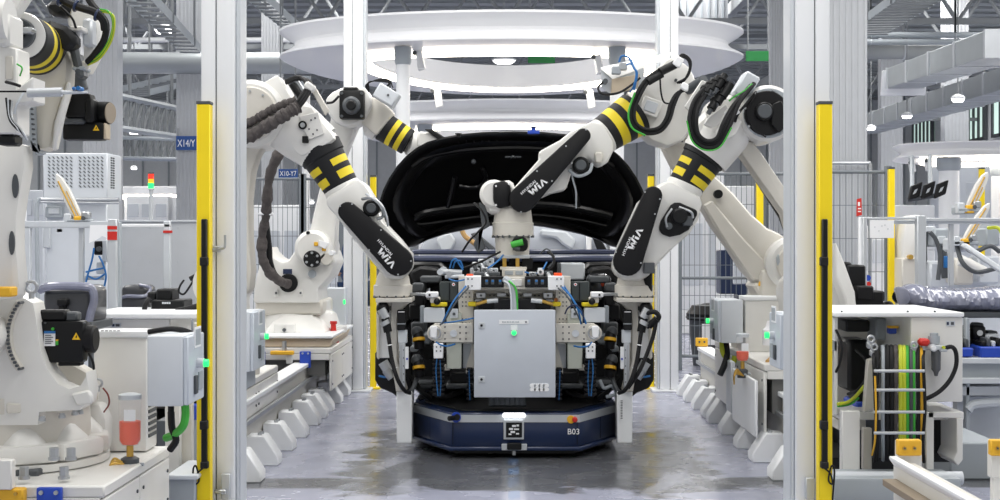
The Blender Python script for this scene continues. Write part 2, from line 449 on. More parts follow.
# rectangular lagged ducts, upper right
def duct(pts, w, h, label, grille=False):
    r = thing('air_duct', label, 'duct', pts[0])
    for i in range(len(pts)-1):
        A, B_ = Vector(pts[i]), Vector(pts[i+1]); d = B_-A; s = d.cross(Vector((0, 0, 1))).normalized()*w/2; u = Vector((0, 0, h))
        b = MB(); b.prism([A-s, A+s, A+s+u, A-s+u], d, DUCT, 0.01); b.build('duct_run', r)
        k = max(2, int(d.length/1.5))
        b = MB()
        for j in range(k+1):
            q = A+d*j/k; e = d.normalized()*0.05; g = 1.06
            b.prism([q-s*g-e-u*0.03, q+s*g-e-u*0.03, q+s*g-e+u*1.03, q-s*g-e+u*1.03], e*2, ALU, 0)
        b.build('duct_flange', r)
    if grille:
        A = Vector(pts[0]); d = (Vector(pts[1])-A).normalized(); s = d.cross(Vector((0, 0, 1))).normalized()*w/2
        b = MB(); b.prism([A-s*1.25-d*0.25+Vector((0, 0, -0.12)), A+s*1.25-d*0.25+Vector((0, 0, -0.12)), A+s*1.25-d*0.1+Vector((0, 0, h*0.9)), A-s*1.25-d*0.1+Vector((0, 0, h*0.9))], d*0.12, COLW, 0.01)
        for j in range(6):
            z = h*0.13*j; b.prism([A-s*1.1-d*0.27+Vector((0, 0, z-0.05)), A+s*1.1-d*0.27+Vector((0, 0, z-0.05)), A+s*1.1-d*0.27+Vector((0, 0, z)), A-s*1.1-d*0.27+Vector((0, 0, z))], d*0.05, DGREY, 0)
        b.build('outlet_grille', r)
    return r
duct([W(905, 88, 24), W(1010, 57, 17.5)], 0.6, 0.34, 'large galvanised air duct with outlet grille, nearer of the two ducts at upper right', True)
duct([W(866, 133, 40), W(1030, 88, 25)], 0.8, 0.42, 'long galvanised air duct with two lamps below, further of the two ducts at upper right')
# high-bay lamps
def lamp(px, py, Y, label, r=0.2, name='hall_lamp'):
    p = W(px, py, Y); t = thing(name, label, 'ceiling lamp', p+Vector((0, 0, -0.03)))
    b = MB(); b.lathe(p, (0, 0, 1), [(0.0, r*1.05), (0.03, r*1.1), (0.06, r*0.8), (0.09, r*0.2)], COLW, 20); b.cyl(p+Vector((0, 0, 0.08)), (p.x, p.y, 8.46), 0.012, TRUSS, n=6); b.build('housing', t)
    b = MB(); b.lathe(p, (0, 0, 1), [(-0.05, r*0.75), (0.0, r)], WHT_L, 20); b.build('diffuser', t)
    return t
lamp(164, 30, 20, 'round bright hall lamp high on the left, under the cable tray', 0.13)
lamp(134, 132, 32, 'small bright hall lamp at left beside the tall grey column', 0.12)
lamp(134, 168, 46, 'tiny hall lamp far back at left below the walkway', 0.1)
lamp(504, 61, 30, 'bright hall lamp seen through the gap of the round light ring', 0.24)
lamp(958, 99, 24, 'hall lamp under the far duct, rightmost of the three lamps at upper right', 0.11)
lamp(907, 116, 30, 'hall lamp under the far duct, middle of the three lamps at upper right', 0.11)
lamp(871, 128, 36, 'hall lamp under the far duct, leftmost of the three lamps at upper right', 0.12)
lamp(310, 202, 40, 'small hall lamp glimpsed through the fence beneath the striped arm on the left', 0.13)
# steel hall columns
def hall_column(x0, x1, Y, label):
    A = W(x0, 241, Y).x; B_ = W(x1, 241, Y).x; w = B_-A; t = thing('hall_column', label, 'column', ((A+B_)/2, Y+w/2, 0))
    b = MB(); b.bb(A, B_, Y+0.02, Y+w*0.8, 0, 8.45, HGREY, 0.01)
    k = 6
    for i in range(k+1):
        xx = A+w*i/k; b.bb(xx-w*0.045, xx+w*0.045, Y+0.012, Y+0.03, 0.25, 8.45, HGREY, 0.006)
    b.build('shaft', t)
    b = MB(); b.bb(A-0.06, B_+0.06, Y-0.06, Y+w*0.8+0.06, 0, 0.25, MGREY, 0.02); b.build('plinth', t)
    return t
hall_column(84, 116, 19, 'tall light grey steel hall column at left behind the perforated cabinet')
hall_column(177, 200, 22, 'grey steel hall column carrying the blue X14 sign')
c3 = hall_column(829, 866, 15, 'tall grey ribbed hall column just right of the right-hand white gantry post')
hall_column(771, 787, 20, 'narrow pale hall column left of the right-hand white gantry post')
hall_column(262, 281, 24, 'pale hall column behind the mesh fence at left, seen past the dark hose')
hall_column(882, 902, 42, 'dark grey hall column far back under the ducts at right')
hall_column(946, 968, 36, 'pale hall column far back behind the right-hand light ring')
b = MB(); b.cyl(W(832, 163, 14.93), W(868, 163, 14.93), 0.02, STEEL, n=10); b.ptube([(868, 163, 14.93), (870, 166, 14.93), (870, 200, 14.93), (870, 420, 14.93)], 0.02, STEEL)
tag(b.build('handrail'), 'bent steel pipe rail in front of the grey ribbed hall column', 'rail')
# flat cladding seen high behind the ring, with the green exit-style board
b = MB(); b.pbox(678, -30, 728, 45, 34, 0.3, HGREY)
for i in range(7): b.pbox(680+7*i, -30, 682+7*i, 45, 33.95, 0.05, MGREY, 0)
b.pbox(690, 45, 696, 60, 34.1, 0.1, TRUSS, 0)
tag(b.build('cladding_panel'), 'pale grey ribbed cladding panel hanging behind the top right of the light ring', 'panel')
def hang_board(x0, y0, x1, y1, Y, m, name, label, cat, txt=None, th=None, dummy=0, up=3.0):
    t = thing(name, label, cat, W((x0+x1)/2, y1, Y))
    b = MB(); b.pbox(x0, y0, x1, y1, Y, 0.05, m); b.build('board', t)
    b = MB(); a = W(x0+2, y0, Y+0.02); c = W(x1-2, y0, Y+0.02)
    for q in (a, c): b.cyl(q, q+Vector((0, 0, up)), 0.012, TRUSS, n=6)
    b.build('hanger', t)
    if txt:
        b = MB(); o_ = W(x0+th[0], y1-th[1], Y-0.004); w_ = b.text(txt, o_, (1, 0, 0), (0, 0, 1), S(th[2], Y), PAPER, 0.004); k_ = S(th[3], Y)/w_
        for v_ in b.bm.verts: v_.co.x = o_.x+(v_.co.x-o_.x)*k_
        b.build('lettering', t)
    return t
hang_board(528, 53, 555, 63, 30, GRN_S, 'green_board', 'green board seen through the gap of the round light ring', 'sign')
hang_board(746, 51, 770, 61, 24, GRN_S, 'green_board', 'green board at upper right between light ring and pale column', 'sign')
hang_board(176, 136, 202, 150, 21.9, SIGNB, 'location_sign', 'dark blue location sign reading X14/Y on the grey column', 'sign', 'X14/Y', (1.4, 3.4, 7.0, 17.6), 4, .12)
hang_board(278.5, 169, 297.5, 178, 19, SIGNB, 'location_sign', 'blue location sign reading X10-Y7 above the fence at left', 'sign', 'X10-Y7', (1.2, 2.2, 4.8, 16.6), 5)
# ================================================================ round inspection light rings
RINGW = M('ring_white', '#e6e7ea', 0.35, var=0.015, coat=0.3)
def light_ring(cx, D, Rx, Rf, Rb, zt, zb, wd_, label, posts, n=96, fl=0.17):
    """white band with flared rims, a lamp strip under its inner edge; posts carry it"""
    t = thing('light_ring', label, 'light ring', (cx, D, 0))
    def P(i, s, z):
        a = 2*PI*i/n; ry = Rf if math.sin(a) < 0 else Rb
        return Vector((cx+(Rx+s)*math.cos(a), D+(ry+s)*math.sin(a), z))
    h = zt-zb
    prof = [(-.05, 1.0), (0.0, .98), (0.0, .90), (-.3*fl, .80), (-.75*fl, .66), (-fl, .52), (-fl, .42), (-.7*fl, .26), (-.25*fl, .14), (0.0, .07), (0.0, 0.0), (-wd_, 0.0), (-wd_-.02, .06), (-wd_-.02, .96), (-wd_+.03, 1.0)]
    def ringmesh(name, pr, m):
        rows = [[P(i, s, zb+h*q) for i in range(n)] for s, q in pr]; rows.append(rows[0])
        b = MB(); b.sheet(rows, m, True); bmesh.ops.remove_doubles(b.bm, verts=b.bm.verts[:], dist=1e-5); bmesh.ops.recalc_face_normals(b.bm, faces=b.bm.faces[:]); b.build(name, t)
    ringmesh('ring_band', prof, RINGW)
    e = .05/h
    ringmesh('light_strip', [(-wd_+.16, -.01), (-wd_+.16, -e), (-wd_+.02, -e), (-wd_+.02, -.01)], RING_L)
    for (x, y, r) in posts:
        b = MB(); b.lathe((x, y, 0), (0, 0, 1), [(0, r*1.6), (0.03, r*1.6), (0.04, r), (zb-0.2, r)], COLW, 20); p = b.build('post', t)
        b = MB(); b.lathe((x, y, zb-0.2), (0, 0, 1), [(0, r*1.02), (0.03, r*1.18), (0.19, r*1.25)], MGREY, 20); b.build('capital', p)
    return t
D = 16.0
light_ring(W(511.5, 0, D).x, D, S(231, D), 1.6, 4.0, 1.4+S(209, D), 1.4+S(182, D), 1.0, 'large white round light ring hanging over the car hood, nearest of the rings',
    [(W(403, 0, 14.95).x, 14.95, 0.075), (W(617, 0, 14.95).x, 14.95, 0.075), (W(306, 0, 17.6).x, 17.6, 0.05), (W(720, 0, 17.6).x, 17.6, 0.05)])
D = 25.5
light_ring(W(511.5, 0, D).x, D, S(170, D), 2.3, 6.0, 1.4+S(130, D), 1.4+S(111, D), 1.5, 'second white light ring further down the line, seen below the nearest ring',
    [(W(425, 0, 24.2).x, 24.2, 0.11), (W(598, 0, 24.2).x, 24.2, 0.11), (W(441, 0, 30).x, 30, 0.1), (W(583, 0, 30).x, 30, 0.1)])
D = 20.0
light_ring(W(990, 0, D).x, D, S(91, D), 0.75, 1.9, 1.4+S(97, D), 1.4+S(83, D), .55, 'white round light ring of the neighbouring line at right above the hanging screens',
    [(W(949, 0, 19.7).x, 19.7, 0.14), (W(998, 0, 21.3).x, 21.3, 0.1)], fl=.12)
# little camera heads hanging below the rings
def ring_camera(px, py, Y, top, label, s=1.0):
    t = thing('camera_head', label, 'camera', W(px, py+10*s, Y))
    b = MB(); b.poly([(px-4*s, py-9*s), (px+3*s, py-10*s), (px+6*s, py+8*s), (px-1*s, py+10*s)], Y, 0.14, COLW, 0.01); b.build('housing', t)
    b = MB(); b.cyl(W(px-4*s, py-7*s, Y+0.06), W(px-5*s, top, Y+0.06), 0.02, MGREY, n=8); b.cyl(W(px-5*s, py-7*s, Y-0.02), W(px-1*s, py-7*s, Y+0.1), 0.025, DGREY, n=8); b.build('bracket', t)
    return t
ring_camera(419, 60, 15.3, 46, 'white camera head hanging from the large light ring beside its left post')
ring_camera(598, 64, 15.3, 48, 'white camera head hanging from the large light ring beside its right post')
ring_camera(437, 98, 18.6, 88, 'white camera head on the left below the rear of the large light ring')
ring_camera(590, 99, 18.6, 88, 'white camera head on the right below the rear of the large light ring')
ring_camera(913, 167, 19.3, 158, 'small white camera head under the left end of the right-hand ring', 0.6)
ring_camera(929, 165, 19.6, 158, 'small white camera head under the right-hand ring above the screens', 0.6)

# ================================================================ white gantry posts along the aisle
def gantry_post(x0, x1, Y, label, bottom_visible=False, mirror=False):
    A = W(x0, 241, Y).x; B_ = W(x1, 241, Y).x; w = B_-A
    t = thing('gantry_post', label, 'post', ((A+B_)/2, Y+w/2, 0))
    f = (lambda u: A+w*(1-u)) if mirror else (lambda u: A+w*u)
    b = MB(); b.bb(f(0.02), f(0.40), Y, Y+w, 0.02, 5.2, COLW, 0.012, 2); b.bb(f(0.415), f(0.88), Y-0.006, Y+w, 0.02, 5.2, COLW, 0.012, 2); b.build('profile', t)
    b = MB(); b.bb(f(0.395), f(0.42), Y+0.008, Y+w*0.9, 0.02, 5.2, DGREY, 0); b.build('joint_seam', t)
    b = MB(); b.bb(f(0.88), f(1.0), Y+0.02, Y+w, 0.02, 5.2, COLG, 0.01); b.build('shaded_edge', t)  # grey strip: shade of the aisle side put into its colour
    b = MB(); b.bb(A-0.05, B_+0.05, Y-0.05, Y+w+0.05, 0, 0.02, COLW, 0.004); b.build('base_plate', t)
    return t
g1 = gantry_post(200, 239.5, 7.0, 'wide white gantry post in the left foreground with the yellow light curtain in front')
b = MB(); b.pbox(211, 246, 220, 252, 6.96, 0.04, STEEL); b.ptube([(218, 249, 6.95), (224, 248, 6.93), (225, 244, 6.93), (225, 235, 6.93)], 0.006, STEEL); b.cyl(W(214, 249, 6.96), W(214, 249, 6.9), 0.008, STEEL); b.build('hook_bracket', g1)
b = MB(); b.pbox(221, 474, 230, 500, 6.96, 0.03, ALU); b.pbox(214, 490, 226, 494, 6.94, 0.03, STEEL); b.build('anchor_plate', g1)
g2 = gantry_post(791, 831, 7.0, 'wide white gantry post in the right foreground with the yellow light curtain in front', mirror=True)
b = MB(); b.pbox(806, 478, 815, 500, 6.96, 0.03, ALU); b.build('anchor_plate', g2)
gantry_post(343, 365.5, 13.0, 'slimmer white gantry post standing further back on the left of the aisle')
gantry_post(657.5, 679, 13.0, 'slimmer white gantry post standing further back on the right of the aisle', mirror=True)
# yellow light-curtain posts in front of the near gantry posts
def light_curtain(x0, x1, sx0, sx1, Y, label, mirror):
    t = thing('light_curtain_post', label, 'safety post', ((W(x0, 0, Y).x+W(x1, 0, Y).x)/2, Y+0.05, 0))
    a = W(x0, 104, Y); c = W(x1, 104, Y); d = abs(c.x-a.x)
    b = MB(); b.bb(a.x, c.x, Y, Y+d, 0.0, a.z, YEL, 0.004); b.build('post', t)
    b = MB(); b.bb(a.x-0.002, c.x+0.002, Y-0.002, Y+d+0.002, a.z, a.z+S(3, Y), DGREY, 0.002); b.build('end_cap', t)
    b = MB(); q0 = W(sx0, 465, Y-0.03); q1 = W(sx1, 219, Y-0.03); b.bb(q0.x, q1.x, Y-0.03, Y-0.001, q0.z, q1.z, BLACK, 0.004); b.build('sensor_stick', t)
    b = MB()
    for yy in (262, 426): b.pbox(sx0-1.5, yy-5, sx1+0.5, yy+4, Y-0.036, 0.04, RUB)
    b.build('clamp', t)
    s = 1 if mirror else -1
    b = MB(); xm = sx0+2; b.pbox(sx0-1, 462, sx1+1, 469, Y-0.034, 0.04, RUB); b.ptube([(xm, 468, Y-0.02), (xm+s*6, 474, Y-0.02), (xm+s*8, 484, Y-0.02), (xm+s*4, 480, Y-0.02), (xm+s*7, 466, Y-0.02), (xm+s*10, 472, Y-0.02), (xm+s*8, 500, Y), (xm+s*8, 520, Y)], 0.0045, RUB); b.build('cable', t)
    return t
light_curtain(196.5, 210, 201, 206.5, 6.85, 'yellow light curtain post with black sensor strip on the left of the aisle', False)
light_curtain(819, 832.5, 822.5, 828, 6.85, 'yellow light curtain post with black sensor strip on the right of the aisle', True)
# smaller yellow posts
def yellow_post(x0, x1, yt, Y, label, bits=()):
    t = thing('yellow_post', label, 'post', ((W(x0, 0, Y).x+W(x1, 0, Y).x)/2, Y+0.04, 0))
    a = W(x0, yt, Y); c = W(x1, yt, Y); d = abs(c.x-a.x)
    b = MB(); b.bb(a.x, c.x, Y, Y+d, 0, a.z, YEL, 0.004); b.build('post', t)
    b = MB(); b.bb(a.x, c.x, Y, Y+d, a.z, a.z+0.02, DGREY, 0.002); b.bb(a.x-0.04, c.x+0.04, Y-0.04, Y+d+0.04, 0, 0.015, YEL, 0.002); b.build('end_cap', t)
    return t
yellow_post(370, 376, 177, 13.25, 'slim yellow post beside the rear gantry post on the left of the aisle')
yellow_post(648, 654.3, 176, 13.25, 'slim yellow post beside the rear gantry post on the right of the aisle')
yellow_post(757, 763.5, 178, 15.0, 'yellow fence post standing behind the big beige robot arm at right')
yellow_post(889, 895, 169, 13.2, 'yellow fence post at right beside the hanging sheet of paper')
yellow_post(980, 985, 169, 18.0, 'short yellow post far right behind the white paddles')
# ================================================================ robots
def sleeve(r, p0, p1, r0, r1, rings=None, rows=None, gap=0.0, gapw=0.35, collar=0.0):
    """black jacket with yellow bands; rings: [(t0,t1)] full bands, rows: bands broken by a plain black strip facing us"""
    p0 = Vector(p0); p1 = Vector(p1); a = p1-p0; L = a.length; _, u, v = dirs(a); n = 48
    f0 = math.atan2(Vector((0, -1, 0)).dot(v), Vector((0, -1, 0)).dot(u))
    N = 40; prof = []
    for i in range(N+1):
        t = i/N; rr = r0+(r1-r0)*t
        if collar and t < 0.26: rr *= 1+collar
        if t in (0, 1): rr *= 0.96
        prof.append((L*t, rr))
    def mf(i, k):
        t = (i+0.5)/N
        for a0, a1 in (rings or []):
            if a0 < t < a1: return YST
        for a0, a1 in (rows or []):
            ang = (2*PI*(k+0.5)/n-f0-gap+PI) % (2*PI)-PI
            sh = 0.10*ang
            if a0 < t+sh*0 < a1 and abs(ang) > gapw: return YST
        return SLEEVE
    b = MB(); b.lathe(p0, a, prof, SLEEVE, n, mf)
    return b.build('striped_sleeve', r)
def capsule(c0, r0, c1, r1, k=10):
    """outline of a tapered capsule, pixel units"""
    (x0, y0), (x1, y1) = c0, c1; d = math.atan2(y1-y0, x1-x0); D = math.hypot(x1-x0, y1-y0); al = math.acos((r0-r1)/D)
    P = []
    for i in range(k+1):
        a = d+al+(2*PI-2*al)*i/k; P.append((x0+r0*math.cos(a), y0+r0*math.sin(a)))
    for i in range(k+1):
        a = d-al+2*al*i/k; P.append((x1+r1*math.cos(a), y1+r1*math.sin(a)))
    return P
def logo_letters(b, org, right, up, h, m, dep):
    """three slanted capital-like letters drawn as strokes"""
    R = Vector(right).normalized(); U = Vector(up).normalized(); N = R.cross(U); o = Vector(org)
    def q(pts): b.prism([o+(R*x+U*y)*h for x, y in pts], N*dep, m, 0)
    w = 0.26
    q([(0, 1), (w, 1), (w+.20, 0), (.20, 0)]); q([(.20, 0), (.20+w, 0), (.72, .86), (.56, .86)]); q([(.56, .86), (.72, .86), (1.02, 0), (.78, 0)]); q([(.78, 0), (1.02, 0), (1.28, 1), (1.04, 1)])
    q([(1.34, 0), (1.60, 0), (1.60, .66), (1.34, .66)]); q([(1.34, .8), (1.60, .8), (1.60, 1.02), (1.34, 1.02)])
    q([(1.68, 0), (1.94, 0), (2.26, .92), (2.10, 1.0)]); q([(2.10, 1.0), (2.26, .92), (2.62, 0), (2.36, 0)])
    return 2.62*h
def cover(r, c0, r0, c1, r1, Y, th, txt, logo, bev=0.012):
    """black plastic wrist cover with the maker's lettering; txt / logo: ((px,py) start, (px,py) end, height px) along the base line"""
    b = MB(); b.poly(capsule(c0, r0, c1, r1), Y, th, COVER, bev, 2); cv = b.build('wrist_cover', r)
    b = MB()
    for (x, y) in txt[3]: b.disc(x, y, Y-0.004, Y+0.01, 0.9, STEEL, 10)
    b.build('cover_screw', cv)
    yv = Y-0.003
    for kind, (s, e, hp) in (('t', txt[:3]), ('l', logo)):
        A = W(*s, yv); B_ = W(*e, yv); R = (B_-A).normalized(); U = Vector((-R.z, 0, R.x)); L = (B_-A).length
        b = MB()
        if kind == 't':
            w = b.text('HYUNDAI', A, R, U, S(hp, yv), PAPER, 0.003, 0.018)
            k = L/w
            for v_ in b.bm.verts:
                q = v_.co-A; x = q.dot(R); v_.co = v_.co+R*x*(k-1)
        else:
            h = S(hp, yv); w = logo_letters(b, A, R, U, h, PAPER, 0.003); k = L/w
            for v_ in b.bm.verts:
                q = v_.co-A; x = q.dot(R); v_.co = v_.co+R*x*(k-1)
        b.build('lettering', cv)
    return cv
def bolts(b, cx, cy, R, n, Y, rp, m, a0=0.3, d=0.015):
    for i in range(n):
        a = a0+2*PI*i/n; b.disc(cx+R*math.cos(a), cy+R*math.sin(a), Y-d, Y+0.002, rp, m, 8)
def part(r, name, fn, label=None):
    b = MB(); fn(b); return b.build(name, r, label)
def hose(r, pts, rp, m, name='hose', n=8):
    b = MB(); R0 = S(rp, pts[0][2])
    if m is FAB: b.ptube(pts, lambda t: R0*(1+.10*math.sin(70*t)+.09*math.sin(31*t+1)+.05*math.sin(163*t)), m, 14, 16)
    else: b.ptube(pts, R0, m, n)
    return b.build(name, r)

# ---------------------------------------------------------------- robot at left, second from us: reaches down to the left pedestal
Y = 9.0
rA = thing('industrial_robot', 'white robot whose lettered black wrist cover slants down onto the cart\'s left pedestal', 'robot', (-1.86, 9.25, 0.52))
def f(b):
    b.lathe((-1.86, 9.25, 0.52), (0, 0, 1), [(0, .23), (.06, .23), (.07, .20), (.22, .18), (.24, .20), (.34, .20)], CREAM, 36)
part(rA, 'base', f)
def f(b):
    b.bb(-2.0, -1.72, 9.05, 9.45, .86, 1.1, WHITE, .05, 2); b.cyl((-1.86, 9.02, 1.12), (-1.86, 9.48, 1.12), .16, WHITE, n=32)
part(rA, 'shoulder_housing', f)
part(rA, 'lower_arm', lambda b: b.poly([(205, 112), (262, 132), (266, 140), (257, 156), (252, 172), (249, 200), (249.5, 240), (252, 270), (250, 292), (230, 300), (212, 296), (208, 262), (206, 190)], 9.2, .2, CREAM, .03, 2))
def f(b):
    b.disc(250, 113, 9.02, 9.5, 34, WHITE, 40, .03); b.disc(250, 113, 9.0, 9.03, 27, CREAM, 40, .01)
    b.poly([(262, 83), (277.5, 74), (292.5, 100), (296, 112), (290, 126), (270, 132), (252, 100)], 9.08, .34, WHITE, .02, 2)
    bolts(b, 250, 113, 22, 10, 9.0, 1.2, STEEL)
part(rA, 'elbow_housing', f)
def f(b):
    b.lathe(W(281, 118, 9.24), W(322, 150, 9.24)-W(281, 118, 9.24), [(0, .16), (.05, .19), (.16, .185), (.325, .165)], WHITE, 36)
    b.poly([(286, 101), (312, 106), (327, 126), (337, 139), (318, 150), (300, 158), (284, 140), (276, 122)], 9.07, .34, WHITE, .04, 2)
part(rA, 'forearm', f)
def f(b):
    b.poly([(299, 116), (318, 112), (324, 134), (308, 140)], 9.05, .02, WHITE, .003)
    b.disc(302.5, 125, 9.035, 9.06, 4.3, BLACK, 20); b.disc(302.5, 125, 9.03, 9.05, 2.5, STEEL, 14)
    for x, y in ((309, 129), (313, 134), (311, 120), (317, 130), (315, 118)): b.disc(x, y, 9.043, 9.06, .9, DGREY, 8)
    b.pbox(302, 136, 308, 143, 9.03, .04, BLACK)
part(rA, 'access_plate', f)
sleeve(rA, W(318, 147.5, 9.23), W(342, 188, 9.23), S(23, 9), S(18.2, 9), rows=[(.40, .56), (.68, .86)], gap=0.10, gapw=.32, collar=.06)
def f(b):
    b.poly([(326, 197), (357, 178), (365, 184), (370, 192), (378, 205), (382, 221), (400, 240), (411, 254), (412, 268), (402, 280), (386, 279), (372, 262), (352, 238), (336, 216), (326, 206)], 9.08, .28, WHITE, .045, 2)
    b.lathe(W(341, 186, 9.22), W(350, 203, 9.22)-W(341, 186, 9.22), [(0, .118), (.02, .124), (.13, .115)], WHITE, 36)
part(rA, 'wrist_housing', f)
def f(b):
    b.disc(371, 208, 9.02, 9.2, 8.5, BLACK, 24, .01); b.disc(371, 208, 9.0, 9.04, 5, DGREY, 20, .005)
part(rA, 'wrist_motor', f)
hose(rA, [(362, 199, 9.03), (372, 198, 8.99), (381, 206, 8.99), (383, 216, 9.03), (377, 219, 9.04)], 1.6, STEEL)
hose(rA, [(366, 194, 9.05), (380, 203, 9.02), (386, 215, 9.04), (388, 226, 9.08)], 1.2, COLG)
cover(rA, (347.5, 211.5), 9.8, (398, 261.5), 14.8, 8.985, .07, ((376.9, 240.6), (390.6, 255.6), 2.7, [(340, 206), (352, 204), (381, 230), (369, 250), (398, 274.5), (411, 261)]), ((376.4, 252.1), (391.8, 269), 7.0))
def f(b):
    b.lathe(W(393, 296, 9.25), (0, 0, 1), [(0, S(19.4, 9.25)), (S(11, 9), S(19.4, 9.25)), (S(12, 9), S(17.5, 9.25)), (S(20, 9), S(16, 9.25)), (S(26, 9), S(13, 9.25))], CREAM, 40)
    for i in range(14):
        a = 2*PI*i/14; c = W(393, 296, 9.25); b.cyl(c+Vector((.122*math.cos(a), .122*math.sin(a), -.012)), c+Vector((.122*math.cos(a), .122*math.sin(a), .006)), .009, DGREY, n=8)
part(rA, 'tool_flange', f)
hose(rA, [(236, 142, 9.0), (254, 134, 8.95), (275, 121, 8.9), (291, 111, 8.9), (298, 107, 8.92)], 6.2, FAB, 'hose_sleeve', 12)
hose(rA, [(240, 128, 9.0), (256, 119, 8.97), (275, 108, 8.97), (296, 100, 9.0)], 4.2, FAB, 'hose_sleeve', 12)
for dx, dy in ((0, 0), (-2.6, -2.2), (2.4, 2.2)):
    hose(rA, [(295+dx*.5, 109+dy, 8.93), (303+dx, 98+dy*.5, 8.95), (309+dx, 87, 9.0), (306+dx, 80+dy*.3, 9.05), (297, 78+dy*.5, 9.1), (286, 82+dy*.5, 9.14)], 1.9, RUB)
part(rA, 'hose_clamp', lambda b: (b.box(W(310, 87, 8.99), (.075, .05, .05), WHITE, Matrix.Rotation(.6, 3, 'Y'), .012), b.poly([(311, 90), (316, 88), (329, 110), (325, 116)], 9.02, .03, CREAM, .006)))
part(rA, 'cable_connector', lambda b: (b.cyl(W(292, 84, 9.1), W(301, 98, 9.1), .022, BLACK, n=12), b.cyl(W(297, 82, 9.12), W(305, 94, 9.12), .018, STEEL, n=12)))

# ---------------------------------------------------------------- robot at left, far: its sleeve points down behind the hood
Y = 11.9
rB = thing('industrial_robot', 'white robot at left with square black elbow motor, reaching behind the raised hood', 'robot', (-1.86, 12.3, .60))
def f(b):
    b.lathe((-1.86, 12.3, .60), (0, 0, 1), [(0, .46), (.05, .46), (.06, .40), (.16, .37), (.20, .32), (.28, .31)], WHITE, 40)
    b.hull([W(264, 333, 11.75), W(327, 333, 11.75), W(321, 322, 11.85), W(311, 315, 11.9), W(283, 315, 11.9), W(272, 322, 11.85)], [W(264, 333, 11.75)+Vector((0, .9, 0)), W(327, 333, 11.75)+Vector((0, .9, 0)), W(321, 322, 11.85)+Vector((0, .8, 0)), W(311, 315, 11.9)+Vector((0, .7, 0)), W(283, 315, 11.9)+Vector((0, .7, 0)), W(272, 322, 11.85)+Vector((0, .8, 0))], WHITE, .02, 2)
    b.pbox(274, 324, 295, 333, 11.72, .04, WHITE); b.disc(284, 330, 11.70, 11.73, 1.8, DGREY, 12)
part(rB, 'base', f)
def f(b):
    b.poly([(254, 287), (258, 270), (262, 252), (266, 246), (268, 252), (274, 258), (281, 262), (288, 261), (294, 252), (300, 243), (309, 233), (316, 236), (322, 245), (332, 250), (336, 262), (330, 276), (318, 289), (319, 303), (253, 303)], 11.9, .62, WHITE, .03, 2)
    b.bb(W(254, 0, 11.9).x, W(322, 0, 11.9).x, 11.95, 12.65, W(0, 315, 12).z, W(0, 300, 12).z, CREAM, .02)
    b.disc(312, 248, 11.8, 12.5, 18, WHITE, 36, .03)
part(rB, 'shoulder_housing', f)
def f(b):
    b.poly([(334, 100), (356, 92), (364, 112), (355, 130), (345, 155), (339, 190), (336, 225), (335, 255), (328, 268), (312, 268), (306, 258), (309, 232), (314, 210), (320, 185), (326, 150), (329, 125)], 12.0, .26, WHITE, .04, 2)
    b.poly([(312, 255), (333, 258), (331, 275), (318, 288), (313, 270)], 11.97, .2, CREAM, .02)
part(rB, 'lower_arm', f)
def f(b):
    b.disc(311.8, 259, 11.76, 11.9, 8.6, COVER, 32, .008); b.disc(311.8, 259, 11.74, 11.8, 3.4, BLACK, 20)
    bolts(b, 311.8, 259, 6.2, 6, 11.76, 1.3, STEEL, PI/6)
part(rB, 'hub_cap', f, 'black round hub cap with six bolts')
def f(b):
    b.disc(288, 283, 11.86, 11.95, 9.3, BLACK, 28, .005); b.disc(312, 274, 11.87, 11.95, 4, MGREY, 20); b.disc(326, 259, 11.8, 11.95, 6.2, CREAM, 20, .005); b.disc(331, 253, 11.79, 11.95, 2.5, PAPER, 12)
    b.box(W(316, 244, 11.8), (.034, .02, .034), AMB, None); b.box(W(324, 249, 11.8), (.034, .02, .034), AMB, None)
    b.poly([(319, 240), (329, 243), (325, 249), (319, 246)], 11.77, .025, PAPER, .002)
    b.pbox(283, 269, 292, 274, 11.89, .01, NAVY, .001)
    b.ptube([(298, 245, 11.85), (303, 238, 11.85), (308, 232, 11.85)], .01, BLACK); b.disc(308, 233, 11.8, 11.9, 2, BLACK, 10)
    for x in (276, 300.5): b.pbox(x-2.5, 290, x+2, 297, 11.87, .04, WHITE, .004); b.disc(x, 293, 11.86, 11.9, 1.1, DGREY, 8)
part(rB, 'fittings', f)
hose(rB, [(296, 125, 11.3), (286, 140, 11.2), (278, 155, 11.2), (270, 175, 11.3), (267, 200, 11.4), (266, 215, 11.5), (263, 235, 11.6), (262, 255, 11.6), (268, 270, 11.66), (278, 280, 11.75), (288, 284, 11.86)], 5.0, FAB, 'hose_sleeve', 12)
hose(rB, [(266, 222, 11.55), (269, 248, 11.65), (270, 262, 11.68), (276, 276, 11.76), (290, 285, 11.87)], 3.2, RUB)
part(rB, 'hose_clamp', lambda b: b.torus(W(266, 214, 11.5), (0, .1, 1), .048, .014, PAPER, 20))
def f(b):
    b.poly([(325, 99), (332, 92), (342, 87.5), (356, 85), (366, 88), (371, 98), (371, 106), (366, 116), (358, 123), (346, 126.5), (334, 122), (327, 112)], 11.75, .42, WHITE, .03, 2)
    b.poly([(366, 95), (380, 99), (394, 112), (384, 126), (376, 136), (362, 124), (358, 112)], 11.85, .3, CREAM, .03, 2)
    b.lathe(W(372, 119, 12.0), W(384, 127.5, 12.0)-W(372, 119, 12.0), [(-.02, .11), (.03, .15), (.11, .145)], WHITE, 32)
part(rB, 'elbow_housing', f)
def f(b):
    b.pbox(339, 90, 364, 119, 11.66, .12, BLACK, .02, 2); b.pbox(343, 87, 358, 92, 11.68, .1, BLACK, .01)
    b.disc(351, 105, 11.6, 11.7, 9, DGREY, 28, .02); b.disc(351, 105, 11.58, 11.64, 5, BLACK, 24, .01)
    for x in (341.5, 361.5):
        for y in (93, 116): b.disc(x, y, 11.645, 11.68, 1.5, DGREY, 10)
